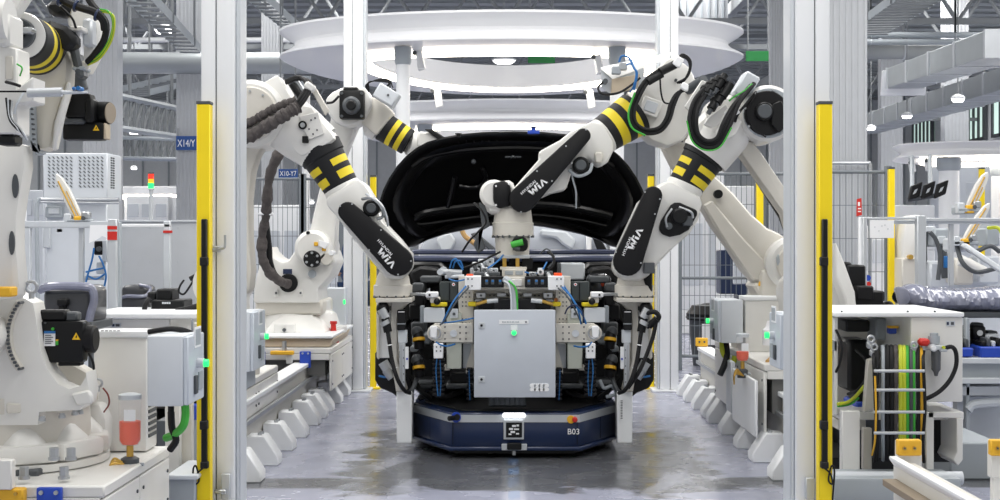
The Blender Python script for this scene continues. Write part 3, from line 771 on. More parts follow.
part(rB, 'elbow_motor', f)
hose(rB, [(327, 103, 11.7), (333, 102, 11.66), (339, 96, 11.66)], 1.3, RUB)
sleeve(rB, W(383, 126.5, 12.0), W(408.5, 142.5, 12.0), S(14.6, 12), S(13.4, 12), rings=[(.32, .50), (.64, .82)])
def f(b):
    b.lathe(W(408.5, 142.5, 12.0), W(437, 150, 12.1)-W(408.5, 142.5, 12.0), [(0, .105), (.04, .115), (.14, .10), (.26, .085)], WHITE, 28)
    b.poly([(418, 131), (430, 132), (444, 140), (438, 152), (415, 146)], 11.9, .2, WHITE, .02)
    b.poly([(424, 129), (432, 129), (446, 138), (442, 142)], 11.86, .05, BLACK, .01)
part(rB, 'wrist_housing', f)
def f(b):
    a = W(387, 96, 11.7); R = Matrix.Rotation(.55, 3, 'Y'); b.box(a, (.19, .2, .13), COLG, R, .008); b.box(a+Vector((0, -.1, 0)), (.17, .01, .11), LGREY, R, .002); b.disc(388, 95, 11.58, 11.62, 1.2, DGREY, 8)
part(rB, 'connector_box', f)
for k in range(4): hose(rB, [(369, 92-k, 11.75), (366+k, 85-k, 11.72), (378, 79.5+k*.6, 11.7), (389, 80+k, 11.7), (393-k*3, 88, 11.7)], .7, RUB, 'cable', 6)

# ---------------------------------------------------------------- robot at right, nearer: reaches down to the right pedestal
rC = thing('industrial_robot', 'white robot with round black elbow motor, its lettered cover slanting onto the right pedestal', 'robot', (2.15, 9.25, .52))
part(rC, 'base', lambda b: b.lathe((2.15, 9.25, .52), (0, 0, 1), [(0, .40), (.06, .40), (.07, .33), (.22, .31), (.24, .36), (.34, .36)], CREAM, 36))
def f(b):
    b.bb(1.85, 2.1, 8.95, 9.55, .86, 1.15, WHITE, .05, 2); b.cyl((2.0, 8.90, 1.05), (2.0, 9.6, 1.05), .15, WHITE, n=36)
    b.hull([W(836, 242, 8.72), W(845, 264, 8.72), W(855, 292, 8.72), W(858, 322, 8.72), W(850, 324, 8.72), W(845, 298, 8.72), W(836, 276, 8.72)], [W(836, 242, 8.72)+Vector((0, .3, 0)), W(845, 264, 8.72)+Vector((0, .3, 0)), W(855, 292, 8.72)+Vector((0, .3, 0)), W(858, 322, 8.72)+Vector((0, .3, 0)), W(850, 324, 8.72)+Vector((0, .3, 0)), W(845, 298, 8.72)+Vector((0, .3, 0)), W(836, 276, 8.72)+Vector((0, .3, 0))], WHITE, .01)
part(rC, 'shoulder_housing', f)
def f(b):
    b.poly([(738, 149), (745, 142), (753, 141), (760, 150), (785, 187), (812, 232), (842, 280), (846, 302), (830, 318), (812, 312), (800, 270), (784, 214)], 9.22, .2, CREAM, .03, 2)
part(rC, 'lower_arm', f)
part(rC, 'cable_duct', lambda b: b.poly([(740, 155), (745, 152), (784, 210), (806, 262), (800, 272), (780, 218)], 9.43, .06, BLACK, .01))
def f(b):
    b.disc(769, 113, 9.02, 9.46, 28.5, WHITE, 44, .03); b.disc(769, 113, 8.995, 9.04, 25, MGREY, 44, .004)
    b.poly([(744, 94), (752, 90), (761, 92), (774, 90), (780, 130), (760, 140), (744, 134), (738, 118)], 9.08, .34, WHITE, .03, 2)
    b.disc(727, 114, 9.1, 9.4, 20, WHITE, 32, .03)
part(rC, 'elbow_housing', f)
def f(b):
    b.disc(767, 113, 8.975, 9.01, 22.5, COVER, 36, .006); b.disc(765, 111, 8.93, 8.98, 9.3, BLACK, 28, .008); b.disc(765, 111, 8.925, 8.94, 7.2, DGREY, 28, .004)
    b.poly([(772, 104), (781, 100), (785, 106), (785, 128), (779, 133), (771, 124)], 8.94, .05, BLACK, .008)
    bolts(b, 769, 113, 23.5, 8, 8.99, 1.2, STEEL, .2)
part(rC, 'elbow_motor', f)
def f(b):
    b.lathe(W(733, 118, 9.24), W(704, 158, 9.24)-W(733, 118, 9.24), [(0, .165), (.12, .185), (.32, .165)], WHITE, 36)
    b.poly([(694, 126), (712, 108), (742, 112), (752, 132), (735, 152), (726, 165), (706, 158), (690, 144)], 9.12, .26, WHITE, .05, 2)
part(rC, 'forearm', f)
sleeve(rC, W(708, 150.5, 9.23), W(685, 186.5, 9.23), S(22.6, 9), S(18.2, 9), rows=[(.42, .58), (.70, .87)], gap=.28, gapw=.30, collar=.06)
def f(b):
    b.poly([(669, 179), (702, 196), (703, 204), (699, 220), (690, 234), (676, 246), (660, 262), (650, 276), (640, 281), (622, 281), (612, 270), (620, 245), (640, 202), (655, 188)], 9.08, .28, WHITE, .045, 2)
    b.lathe(W(686, 184, 9.22), W(678, 201, 9.22)-W(686, 184, 9.22), [(0, .118), (.02, .124), (.13, .115)], WHITE, 36)
part(rC, 'wrist_housing', f)
def f(b):
    b.poly([(671, 205), (675, 202.5), (680, 202.5), (697, 210), (698, 214), (689, 230), (680, 235), (670, 237), (662, 234), (659, 229), (661, 221)], 9.045, .06, COVER, .015, 2)
    b.disc(680, 216, 9.0, 9.06, 8, BLACK, 24, .01); b.pbox(683, 216, 693, 226, 9.02, .05, DGREY, .008); b.disc(669, 226, 9.02, 9.06, 3.5, DGREY, 16)
    b.ptube([(672, 209, 9.03), (666, 218, 9.01), (667, 227, 9.02)], .008, STEEL); b.ptube([(679, 207, 9.03), (691, 212, 9.01), (693, 218, 9.02)], .008, STEEL)
part(rC, 'wrist_motor', f)
cover(rC, (653.2, 195.5), 9.4, (628, 261.5), 14.6, 8.985, .07, ((624.2, 256.2), (631.6, 238), 2.7, [(645, 192), (660, 199), (655, 214), (632, 238), (641, 263), (616, 252)]), ((633.3, 251), (643.4, 229.6), 6.8))
def f(b):
    c = W(634, 296, 9.25); b.lathe(c, (0, 0, 1), [(0, S(19.4, 9.25)), (S(11, 9), S(19.4, 9.25)), (S(12, 9), S(17.5, 9.25)), (S(20, 9), S(16, 9.25)), (S(26, 9), S(13, 9.25))], CREAM, 40)
    for i in range(14):
        a = 2*PI*i/14; b.cyl(c+Vector((.122*math.cos(a), .122*math.sin(a), -.012)), c+Vector((.122*math.cos(a), .122*math.sin(a), .006)), .009, DGREY, n=8)
part(rC, 'tool_flange', f)
part(rC, 'wrist_cable_stub', lambda b: (b.cyl(W(648, 262, 9.1), W(648, 290, 9.2), .03, BLACK, n=14), b.box(W(649, 268, 9.05), (.07, .06, .07), DGREY)))
def f(b):
    b.poly([(702, 80), (709.5, 83), (694, 116.5), (685, 106)], 8.98, .05, WHITE, .004)
    b.poly([(710, 116), (726, 104), (730, 110), (724, 122), (712, 128), (704, 124)], 8.99, .06, WHITE, .004)
    b.poly([(726, 109), (733, 112), (742, 122), (736, 134), (722, 142), (716, 132)], 8.98, .04, WHITE, .004)
    b.poly([(747, 70), (761, 78), (753, 92), (744, 98), (734, 92)], 9.0, .2, COLG, .012)
    b.box(W(732, 113, 8.93), (.09, .04, .05), PAPER, Matrix.Rotation(-.5, 3, 'Y'), .006)
part(rC, 'hose_bracket', f)
for i, (x, y) in enumerate(((706, 88), (711, 84), (716, 81), (722, 79), (716, 100), (722, 94), (727, 88))):
    part(rC, 'cable_connector', lambda b: (b.cyl(W(x+3, y-4, 8.93), W(x-5, y+9, 8.9), .03 if i > 3 else .024, BLACK, n=14), b.cyl(W(x-5, y+9, 8.9), W(x-8, y+14, 8.9), .016, DGREY, n=10), b.cyl(W(x, y, 8.928), W(x-1, y+2, 8.92), .034, COVER, n=14)))
U = [(708, 88, 8.93), (697, 103, 8.88), (693, 120, 8.86), (696, 136, 8.86), (706, 144, 8.86), (718, 141, 8.86), (726, 125, 8.86), (735, 106, 8.9), (746, 92, 8.95), (751, 86, 9.0)]
for i, (k, rp, m) in enumerate(((0, 2.6, RUB), (-3.6, 2.4, RUB), (3.2, 2.2, RUB), (-6.2, .8, GREEN))):
    pts = []
    for x, y, z in (U[2:7] if m is GREEN else U):
        dx, dy = x-710, y-118; q = math.hypot(dx, dy) or 1; pts.append((x-dx/q*k*1.0, y-dy/q*k*1.0, z-.01*i))
    hose(rC, pts, rp, m, 'hose')
hose(rC, [(756, 92, 9.0), (746, 104, 8.95), (738, 114, 8.95), (735, 122, 8.97)], 1.4, RUB)
hose(rC, [(752, 84, 8.96), (744, 91, 8.93), (734, 97, 8.92), (729, 101, 8.92)], .9, GREEN)
hose(rC, [(757, 93, 8.96), (748, 110, 8.96), (753, 128, 8.96), (766, 137, 8.96)], .9, RUB, 'cable', 6)

# ---------------------------------------------------------------- robot at right, further: crosses the hood to the middle tool
rD = thing('industrial_robot', 'white robot whose lettered arm crosses in front of the hood to the middle tool', 'robot', (2.08, 10.3, .62))
def f(b):
    b.lathe((2.08, 10.3, .62), (0, 0, 1), [(0, .42), (.05, .42), (.06, .34), (.2, .31), (.26, .36), (.32, .36)], CREAM, 36)
part(rD, 'base', f)
def f(b):
    b.bb(1.82, 2.4, 10.0, 10.6, .94, 1.2, CREAM, .05, 2); b.disc(794, 264, 9.95, 10.6, 27, WHITE, 40, .03); b.disc(797, 264, 9.92, 9.97, 20, CREAM, 36, .01)
    b.poly([(752, 284), (760, 282), (772, 290), (782, 300), (800, 306), (800, 330), (776, 322), (768, 312), (759, 296)], 10.05, .35, CREAM, .02)
    b.poly([(777, 258), (779, 254), (780, 262), (778, 266)], 9.9, .04, MGREY, .004)
part(rD, 'shoulder_housing', f)
def f(b):
    b.poly([(663, 112), (682, 108), (698, 118), (700, 140), (702, 156), (716, 176), (734, 193), (752, 214), (768, 228), (786, 236), (796, 262), (788, 290), (772, 292), (754, 283), (742, 270), (728, 248), (712, 226), (699, 203), (684, 182), (672, 166), (664, 150), (656, 130)], 10.1, .2, CREAM, .05, 2)
part(rD, 'lower_arm', f)
part(rD, 'lower_arm_web', lambda b: b.poly([(703, 205), (712, 200), (745, 240), (772, 268), (768, 284), (752, 279), (728, 246)], 10.07, .04, CREAM, .012))
def f(b):
    b.disc(718.5, 194, 10.05, 10.2, 4.4, BLACK, 20); b.disc(680, 131, 10.02, 10.12, 13.5, CREAM, 36, .01); bolts(b, 680, 131, 10.5, 12, 10.02, 1.0, DGREY); b.box(W(761, 284, 10.05), (.035, .02, .035), AMB, Matrix.Rotation(.3, 3, 'Y'))
part(rD, 'joint_cap', f)
def f(b):
    b.poly([(636, 91), (650, 74), (672, 55), (690, 66), (697, 82), (699, 104), (694, 124), (684, 140), (668, 147), (652, 141), (640, 130), (626, 104)], 9.72, .36, WHITE, .04, 2)
    b.lathe(W(656, 108, 9.9), W(636, 115, 9.9)-W(656, 108, 9.9), [(0, .14), (.1, .175), (.16, .17)], CREAM, 36)
part(rD, 'elbow_housing', f)
def f(b):
    R = Matrix.Rotation(.35, 3, 'Y'); c = W(650.5, 107, 9.68); b.box(c, (.135, .04, .12), WHITE, R, .006); b.box(c+Vector((0, -.02, 0)), (.085, .02, .075), COLG, R, .004)
    b.disc(690, 92, 9.68, 9.75, 3, CREAM, 12); b.disc(676, 80, 9.69, 9.75, 1.5, DGREY, 8); b.disc(664, 128, 9.69, 9.75, 1.5, DGREY, 8)
part(rD, 'access_plate', f)
def f(b):
    b.hull([W(600.5, 70, 9.6), W(612, 80, 9.6), W(611, 95, 9.6), W(601, 88, 9.6)], [W(634, 59, 9.75), W(645, 68, 9.75), W(644, 88, 9.75), W(634, 78, 9.75)], COLG, .004)
    b.poly([(612, 79), (640, 74), (638, 88), (611, 94.5)], 9.58, .02, BEIGE, .002)
    b.hull([W(601, 69.5, 9.58), W(612.5, 79.5, 9.58), W(660, 62, 9.66), W(672, 54.5, 9.72)], [p+Vector((0, .02, .02)) for p in (W(601, 69.5, 9.58), W(612.5, 79.5, 9.58), W(660, 62, 9.66), W(672, 54.5, 9.72))], WHITE, .003)
    b.disc(605.5, 81, 9.53, 9.6, 2.6, DGREY, 12); b.pbox(612, 66, 621, 74, 9.5, .06, MGREY, .006); b.pbox(619, 62, 627, 70, 9.5, .06, STEEL, .006)
part(rD, 'connector_box', f)
hose(rD, [(603, 82, 9.54), (598, 88, 9.5), (603, 94, 9.48), (618, 93, 9.48), (630, 86, 9.5), (640, 78, 9.55)], 1.2, RUB, 'cable')
hose(rD, [(619, 62, 9.52), (622, 56, 9.5), (629, 58, 9.48), (634, 68, 9.46), (637, 74, 9.46), (634, 90, 9.48)], 1.1, CBLUE, 'cable')
hose(rD, [(624, 66, 9.52), (631, 64, 9.48), (636, 72, 9.46), (634, 85, 9.46), (630, 92, 9.5)], .8, CBLUE, 'cable')
L = [(681, 60, 9.62), (664, 68, 9.58), (648, 78, 9.56), (637, 94, 9.54), (631, 112, 9.54), (634, 126, 9.54), (646, 133, 9.54), (660, 131, 9.54), (669, 120, 9.54), (674, 104, 9.55), (680, 92, 9.58), (689, 88, 9.6)]
for i, (k, rp, m) in enumerate(((0, 2.2, RUB), (3.6, 1.8, RUB), (-2.6, 1.0, GREEN))):
    pts = []
    for x, y, z in (L[3:7] if m is GREEN else L):
        dx, dy = x-654, y-105; q = math.hypot(dx, dy) or 1; pts.append((x-dx/q*k, y-dy/q*k, z-.012*i))
    hose(rD, pts, rp, m)
for k in range(3): hose(rD, [(676, 62+k, 9.62), (682, 57-k*1.2, 9.6), (688+k, 60, 9.6), (690, 68+k, 9.6), (686, 78, 9.6), (681-k*2, 83, 9.62)], 1.3, RUB, 'cable')
hose(rD, [(660, 78, 9.6), (661, 92, 9.6), (664, 102, 9.62), (671, 104, 9.62)], .9, RUB, 'cable')
part(rD, 'cable_connector', lambda b: (b.cyl(W(676, 64, 9.58), W(660, 72, 9.55), .03, BLACK, n=12), b.cyl(W(662, 74, 9.56), W(648, 82, 9.54), .026, BLACK, n=12), b.box(W(678, 62, 9.56), (.06, .04, .07), PAPER, Matrix.Rotation(.5, 3, 'Y'), .008), b.box(W(685, 87, 9.56), (.06, .04, .05), PAPER, Matrix.Rotation(.5, 3, 'Y'), .008), b.cyl(W(688, 90, 9.6), W(704, 80, 9.45), .035, DGREY, n=12)))
sleeve(rD, W(636, 113.5, 9.78), W(604, 135, 9.72), S(23, 9.75), S(18.5, 9.75), rings=[(.14, .34), (.56, .78)])
def f(b):
    b.lathe(W(606, 134, 9.72), W(588, 146, 9.7)-W(606, 134, 9.72), [(0, .126), (.03, .13), (.15, .118)], WHITE, 36)
    b.poly([(592, 121), (604, 124), (613, 140), (614, 150), (608, 162), (600, 167), (588, 158), (574, 166), (566, 190), (552, 193), (536, 200), (520, 212), (508, 206), (512, 190), (540, 158), (538, 152), (560, 140), (570, 132)], 9.55, .26, WHITE, .04, 2)
part(rD, 'wrist_housing', f)
def f(b):
    b.disc(581, 165, 9.46, 9.6, 8.5, BLACK, 24, .01); b.disc(581, 165, 9.44, 9.5, 5.5, DGREY, 20, .006); b.ptube([(569, 170, 9.5), (578, 176, 9.48), (589, 172, 9.48), (592, 164, 9.5)], .012, MGREY); b.pbox(595, 152, 603, 163, 9.5, .06, CREAM, .01)
part(rD, 'wrist_motor', f)
hose(rD, [(571, 168, 9.52), (573, 180, 9.5), (576, 192, 9.52), (576, 208, 9.56)], .9, MGREY, 'cable', 6)
cover(rD, (583.5, 135.5), 7.4, (522.8, 199), 13.6, 9.42, .09, ((521.9, 195), (536.2, 182), 2.7, [(586, 129.5), (566, 146), (537, 171), (572, 163), (552, 181), (521, 212)]), ((532, 196.3), (548, 182.3), 6.8))
def f(b):
    b.disc(494, 194, 9.5, 9.85, 14.5, WHITE, 36, .02); b.poly([(480, 192), (488, 182), (512, 180), (520, 200), (516, 214), (488, 214)], 9.53, .3, WHITE, .02)
    b.poly([(493, 183), (505, 180), (511, 186), (511, 206), (498, 209), (493, 202)], 9.47, .05, COVER, .02, 2)
    for x, y in ((496, 186), (496, 205), (509, 184)): b.disc(x, y, 9.462, 9.5, 1, PAPER, 8)
    b.pbox(487, 180, 491, 183, 9.6, .05, BLACK)
part(rD, 'wrist_head', f)
def f(b):
    c = W(513, 236, 9.62); b.lathe(c, (0, 0, 1), [(0, S(20.6, 9.62)), (S(13, 9.6), S(20.6, 9.62)), (S(14, 9.6), S(19.5, 9.62)), (S(27, 9.6), S(18, 9.62))], CREAM, 40)
    for i in range(18):
        a = 2*PI*i/18; b.cyl(c+Vector((.138*math.cos(a), .138*math.sin(a), -.012)), c+Vector((.138*math.cos(a), .138*math.sin(a), .006)), .008, DGREY, n=8)
    b.lathe(W(512.5, 257, 9.62), (0, 0, 1), [(0, S(16.6, 9.62)), (S(21.5, 9.6), S(17.5, 9.62))], CREAM, 36)
part(rD, 'tool_flange', f)
part(rD, 'cable_port', lambda b: (b.poly([(512, 240), (515, 237), (524, 237), (528, 240), (528, 248), (525, 251.5), (515, 251.5), (512, 248)], 9.47, .05, BLACK, .01), b.cyl(W(511, 245, 9.45), W(523, 242, 9.45), .022, GREEN, n=12), b.cyl(W(513, 248, 9.46), W(520, 249, 9.46), .016, DGREY, n=10)))
hose(rD, [(474, 203, 9.55), (482, 211, 9.5), (486, 222, 9.5), (478, 232, 9.5), (470, 240, 9.52), (462, 252, 9.55)], 1.1, BLACK, 'cable', 6)
part(rD, 'cable_holder', lambda b: b.poly([(479, 202), (486, 206), (490, 226), (480, 232), (486, 248), (478, 254), (473, 244), (482, 228)], 9.55, .06, DGREY, .008))

# ---------------------------------------------------------------- robot in the left foreground
rE = thing('industrial_robot', 'large white robot in the left foreground, cut by the left edge of the picture', 'robot', (-2.2, 6.2, .43))
def f(b):
    c = (-2.2, 6.2, .43)
    b.lathe(c, (0, 0, 1), [(0, .43), (.03, .43), (.035, .38), (.06, .38)], WHITE, 48)
    for a in (-1.05, -.42, .3): # lobed foot blocks
        R = Matrix.Rotation(a, 3, 'Z'); b.box(Vector((-2.2, 6.2, .505))+R @ Vector((.36, 0, 0)), (.13, .26, .08), WHITE, R, .02, 2)
        b.hull([Vector((-2.2, 6.2, 0))+R @ Vector(p) for p in ((.30, -.12, .53), (.41, -.07, .54), (.41, .07, .54), (.30, .12, .53))], [Vector((-2.2, 6.2, 0))+R @ Vector(p) for p in ((.28, -.03, .64), (.33, -.015, .63), (.33, .015, .63), (.28, .03, .64))], WHITE, .02, 2)
    b.lathe((-2.2, 6.2, .47), (0, 0, 1), [(0, .36), (.05, .36), (.16, .345), (.20, .345), (.205, .355), (.27, .355)], CREAM, 48)
    for i in range(16):
        a = 2*PI*i/16; b.box((-2.2+.355*math.cos(a), 6.2+.355*math.sin(a), .70), (.05, .06, .04), CREAM, Matrix.Rotation(a, 3, 'Z'), .004)
part(rE, 'base', f)
def f(b):
    for x, y, Yb in ((54, 460, 5.72), (71, 460, 5.78), (24, 479, 5.62), (64, 479, 5.66), (42, 421, 5.87), (62, 418, 5.92), (75, 415, 5.98), (80, 414, 6.02)):
        c = W(x, y, Yb); s = .019 if y > 440 else .012
        b.cyl(c, c+Vector((0, 0, .012)), s*1.25, STEEL, n=18); b.cyl(c+Vector((0, 0, .012)), c+Vector((0, 0, .05 if y > 440 else .02)), s, STEEL, n=6)
part(rE, 'anchor_bolt', f)
def f(b):
    b.poly([(-60, 303), (-40, 292), (12, 292), (33, 303), (36, 319), (40, 349), (47, 369), (58, 384), (69, 389), (80, 386), (86, 377), (86, 372), (89, 392), (86, 404), (79, 410), (39, 412), (38, 425), (-60, 426)], 5.86, .14, WHITE, .03, 2); b.poly([(-60, 303), (-6, 303), (10, 330), (24, 385), (76, 398), (70, 408), (20, 412), (-60, 424)], 5.99, .42, WHITE, .03, 2)
    b.poly([(50, 360), (70, 362), (78, 366), (92, 374), (92, 382), (84, 388), (70, 389), (58, 378)], 6.25, .1, CREAM, .01)
    b.poly([(70, 394), (88, 390), (92, 396), (92, 404), (76, 406)], 5.84, .03, WHITE, .008)
    b.poly([(82, 404), (100, 404), (106, 420), (106, 448), (94, 462), (88, 440)], 6.35, .2, WHITE, .02, 2)
part(rE, 'turret', f)
def f(b):
    b.disc(-32, 338, 5.62, 5.9, 22, WHITE, 48, .02); b.disc(66, 338, 5.74, 5.9, 56, WHITE, 48, .03) if False else None
part(rE, 'shoulder_cap', f)
part(rE, 'shoulder_bolt_ring', lambda b: [b.disc(60+53*math.cos(PI+i*.075), 336+53*math.sin(PI+i*.075), 5.81, 5.87, 1.6, DGREY, 6) for i in range(-9, 10)]+[b.poly([(60+r_*math.cos(PI+i*.075), 336+r_*math.sin(PI+i*.075)) for i in range(-9, 10) for r_ in (50,)]+[(60+56*math.cos(PI+i*.075), 336+56*math.sin(PI+i*.075)) for i in range(9, -10, -1)], 5.825, .04, CREAM, 0)])
def f(b):
    b.poly([(-30, 140), (24, 144), (25, 167), (20, 196), (16.5, 221), (16.5, 248), (20, 286), (15, 300), (-40, 300), (-44, 200)], 5.72, .12, WHITE, .02, 2); b.poly([(-60, 140), (-6, 144), (-6, 300), (-60, 300)], 5.84, .14, WHITE, .02)
    for cx_, cy_, rx_, ry_ in ((15, 186, 3.2, 12), (11.5, 243, 2.8, 12)):
        b.poly([(cx_+rx_*math.cos(k*PI/10), cy_+ry_*math.sin(k*PI/10)) for k in range(20)], 5.714, .02, DGREY, 0)
part(rE, 'lower_arm', f)
part(rE, 'stop_block', lambda b: b.pbox(-6, 287, 11, 297, 5.6, .08, AMB, .006), 'tan rubber stop block')
def eyebolt(r, px, py, Y, rp):
    def g(b): b.torus(W(px, py, Y), (0, 1, .2), S(rp, Y), S(rp*.3, Y), STEEL, 24, 10); b.cyl(W(px, py+rp*1.1, Y), W(px, py+rp*2.1, Y), S(rp*.5, Y), STEEL, n=14)
    part(r, 'lifting_eye', g)
eyebolt(rE, 31.5, 287, 5.8, 5.6); eyebolt(rE, 98, 383, 6.1, 4)
def f(b):
    b.pbox(40, 321, 83, 363, 5.92, .08, BLACK, .012, 2); b.pbox(38, 310, 66, 321.5, 5.93, .08, BLACK, .01); b.pbox(64, 312, 77, 321.5, 5.94, .07, DGREY, .008); b.pbox(58, 362, 80, 366, 5.94, .06, BLACK); b.pbox(30, 325, 78, 360, 5.99, .2, BLACK, .01)
    c = W(86.5, 339, 5.98); b.lathe(c, (1, 0, 0), [(-.02, .058), (.02, .06), (.034, .06), (.042, .05)], COVER, 28)
    for x, y in ((45, 323), (84, 323), (84, 361)): b.disc(x, y, 5.912, 5.93, 1, DGREY, 8)
mo = part(rE, 'servo_motor', f)
def f(b):
    b.pbox(44, 331, 55, 346, 5.915, .006, PAPER, 0); b.pbox(44, 331, 55, 333.5, 5.912, .006, CBLUE, 0)
    for k in range(5): b.pbox(45, 335+2*k, 53 if k % 2 else 51, 335.7+2*k, 5.912, .004, DGREY, 0)
b = MB(); f(b); b.build('rating_plate', mo)
def tri(b, cx, cy, s, Y):
    b.poly([(cx-s, cy+s*.8), (cx+s, cy+s*.8), (cx, cy-s)], Y, .003, AMB_S, 0); b.poly([(cx-s*.12, cy+s*.35), (cx+s*.12, cy+s*.35), (cx+s*.25, cy-s*.35), (cx-s*.05, cy-s*.1)], Y-.002, .002, BLACK, 0)
AMB_S = M('warning_sign_yellow', '#f6c41a', .5)
b = MB(); tri(b, 76, 336.5, 4, 5.915); b.pbox(55.5, 341, 58, 345, 5.914, .006, GREEN, 0); b.pbox(55.5, 339.5, 58, 341, 5.914, .006, AMB, 0); b.disc(52.5, 329, 5.912, 5.93, 1.5, GREEN, 10); b.build('warning_sign', mo)
hose(rE, [(88, 352, 6.0), (93, 362, 6.05), (94, 372, 6.05)], 1.3, RUB, 'cable')
hose(rE, [(103, 388, 6.1), (108, 395, 6.1), (109, 404, 6.15), (104, 412, 6.2)], .9, M('dark_red_cable', '#7c2f24'), 'cable')
def f(b):
    b.poly([(10, 20), (32, 22), (58, 40), (68, 60), (67, 82), (60, 106), (54, 126), (51, 150), (33, 151), (30, 120), (24, 78), (14, 52)], 5.8, .14, BEIGE2, .04, 2)
    b.poly([(51, 150), (54, 122), (67, 80), (69, 88), (63, 112), (55, 150)], 5.785, .05, WHITE, .01)
    b.poly([(28, 100), (33, 98), (34, 150), (44, 153), (36, 156), (29, 140)], 5.76, .05, MGREY, .006)
BEIGE2 = M('pale_beige_cast', '#d8d3c6', .45)
part(rE, 'elbow_housing', f)
for i in range(9): pass
part(rE, 'elbow_bolt_ring', lambda b: [b.disc(31+.3*i, 104+5*i, 5.75, 5.77, 1.1, DGREY, 6) for i in range(9)])
sleeve(rE, W(22, 36, 5.42), W(40, 50, 5.85), S(24, 5.42), S(27, 5.85), rings=[(.34, .50), (.62, .78)])
def f(b):
    b.lathe(W(21.5, 35.5, 5.40), W(22, 36, 5.44)-W(21.5, 35.5, 5.40), [(0, S(22.5, 5.4)), (.035, S(24, 5.4))], WHITE, 40)
    b.disc(19, 33, 5.385, 5.41, 15, DGREY, 32, .004); b.disc(17, 30, 5.36, 5.4, 8, BLACK, 24, .01)
    b.poly([(2, -10), (30, -10), (12, 18), (6, 30), (2, 30)], 5.3, .08, WHITE, .01); b.pbox(14, 27, 31, 33, 5.33, .04, STEEL, .004); b.disc(30, 29, 5.31, 5.36, 2.2, STEEL, 12)
part(rE, 'wrist_head', f)
def f(b):
    b.poly([(-4, 44), (17, 48), (17.5, 88), (33, 76), (33, 102), (17, 104), (17, 134), (-4, 134)], 5.15, .14, WHITE, .006); b.pbox(5, 56, 13, 80, 5.145, .06, CREAM, .004); b.pbox(-4, 12, 9, 46, 5.12, .16, WHITE, .012); b.pbox(-4, 134, 14, 145, 5.16, .1, BLACK, .01)
    b.lathe(W(-2, 41, 5.2), (0, 0, 1), [(0, .06), (.03, .06)], BLACK, 24)
    b.lathe(W(2, 20, 5.15), (1, 0, 0), [(0, .08), (.03, .08)], WHITE, 20)
part(rE, 'gripper', f)
def f(b):
    b.cyl(W(28, 93, 5.1), W(62, 92, 5.1), .017, ALU, n=14); b.cyl(W(-6, 91.5, 5.1), W(66, 91.5, 5.1), .0035, BLACK, n=8); b.cyl(W(62, 92.5, 5.1), W(88, 92.5, 5.1), .008, COLG, r1=.003, n=10); b.disc(78, 88, 5.08, 5.13, 2.2, CBLUE, 10); b.box(W(74, 88.5, 5.1), (.012, .02, .012), CBLUE)
part(rE, 'probe_cylinder', f)
for k in range(4): hose(rE, [(6+k*2, 98+k, 5.12), (9+k, 118, 5.1), (16+k*2, 128+k, 5.08), (24+k, 134+k*2, 5.1)], 1.1, (RUB, COLG, RUB, STEEL)[k], 'cable', 6)
hose(rE, [(6, 82, 5.12), (14, 84, 5.08), (20, 86, 5.1)], 1.6, RUB, 'cable'); hose(rE, [(20, 76, 5.13), (22, 68, 5.12), (17, 64, 5.14)], .9, GREEN, 'cable', 6)
hose(rE, [(24, 92, 5.14), (17, 104, 5.12), (14, 114, 5.12)], 1.2, COLG, 'cable', 6)
def f(b):
    b.pbox(64, 93, 91, 118, 5.95, .08, BLACK, .015, 2); b.pbox(62, 117, 84, 124, 5.96, .08, DGREY, .01); b.pbox(62, 122, 103, 140, 5.98, .08, BLACK, .012, 2); b.pbox(84, 98, 93, 122, 5.94, .1, BLACK, .01)
    c = W(93, 113, 6.05); b.lathe(c, (1, -.25, -.03), [(0, .05), (.055, .05), (.08, .048)], BLACK, 28); b.lathe(c+Vector((.0805, -.0205, -.0025)), (1, -.25, -.03), [(0, .046), (.003, .044)], M('worn_motor_end', '#9c8f7e', .5), 28)
    b.pbox(103, 123, 106, 139, 5.99, .07, BEIGE, .004); b.cyl(W(82, 90, 6.0), W(78, 74, 6.0), .028, DGREY, n=12)
mo = part(rE, 'elbow_motor', f)
b = MB(); tri(b, 96, 128, 3.2, 5.972); b.build('warning_sign', mo)
def f(b):
    b.poly([(70, 6), (96, 8), (100, 30), (96, 52), (84, 74), (74, 70), (78, 40), (66, 22)], 5.9, .12, WHITE, .012); b.poly([(64, 30), (74, 34), (80, 60), (84, 78), (76, 78), (70, 56)], 5.78, .08, DGREY, .012); b.poly([(44, 18), (66, 26), (78, 40), (68, 52), (50, 42)], 5.72, .1, SLEEVE, .02)
    b.pbox(82, 18, 92, 46, 5.84, .08, ALU, .01); b.pbox(75, 30, 80, 62, 5.8, .06, PAPER, .006); b.ball(W(84, 66, 5.82), .022, CREAM); b.pbox(72, 66, 84, 70, 5.78, .1, MGREY, .006); b.poly([(46, 0), (70, 0), (66, 14), (56, 18), (44, 10)], 5.86, .1, BLACK, .02)
    b.pbox(70, 26, 82, 31, 5.76, .1, WHITE, .004)
part(rE, 'hose_bracket', f)
hose(rE, [(56, -6, 5.7), (68, 3, 5.68), (82, 8, 5.66), (94, 12, 5.66), (103, 20, 5.68), (105, 30, 5.7)], 4.0, RUB); hose(rE, [(86, -6, 5.72), (92, 4, 5.7), (100, 14, 5.68), (106, 24, 5.7), (104, 40, 5.72), (95, 54, 5.76), (88, 62, 5.8)], 3.6, RUB)
for k in range(4): hose(rE, [(100+k, 9+k, 5.66), (109+k*1.3, 12+k, 5.65), (113+k*.5, 24+k, 5.66), (109+k*.5, 40+k, 5.7), (100, 54+k*1.5, 5.74), (88, 62+k, 5.8)], 1.0, GREEN if k % 2 == 0 else YGREEN, 'cable', 6)
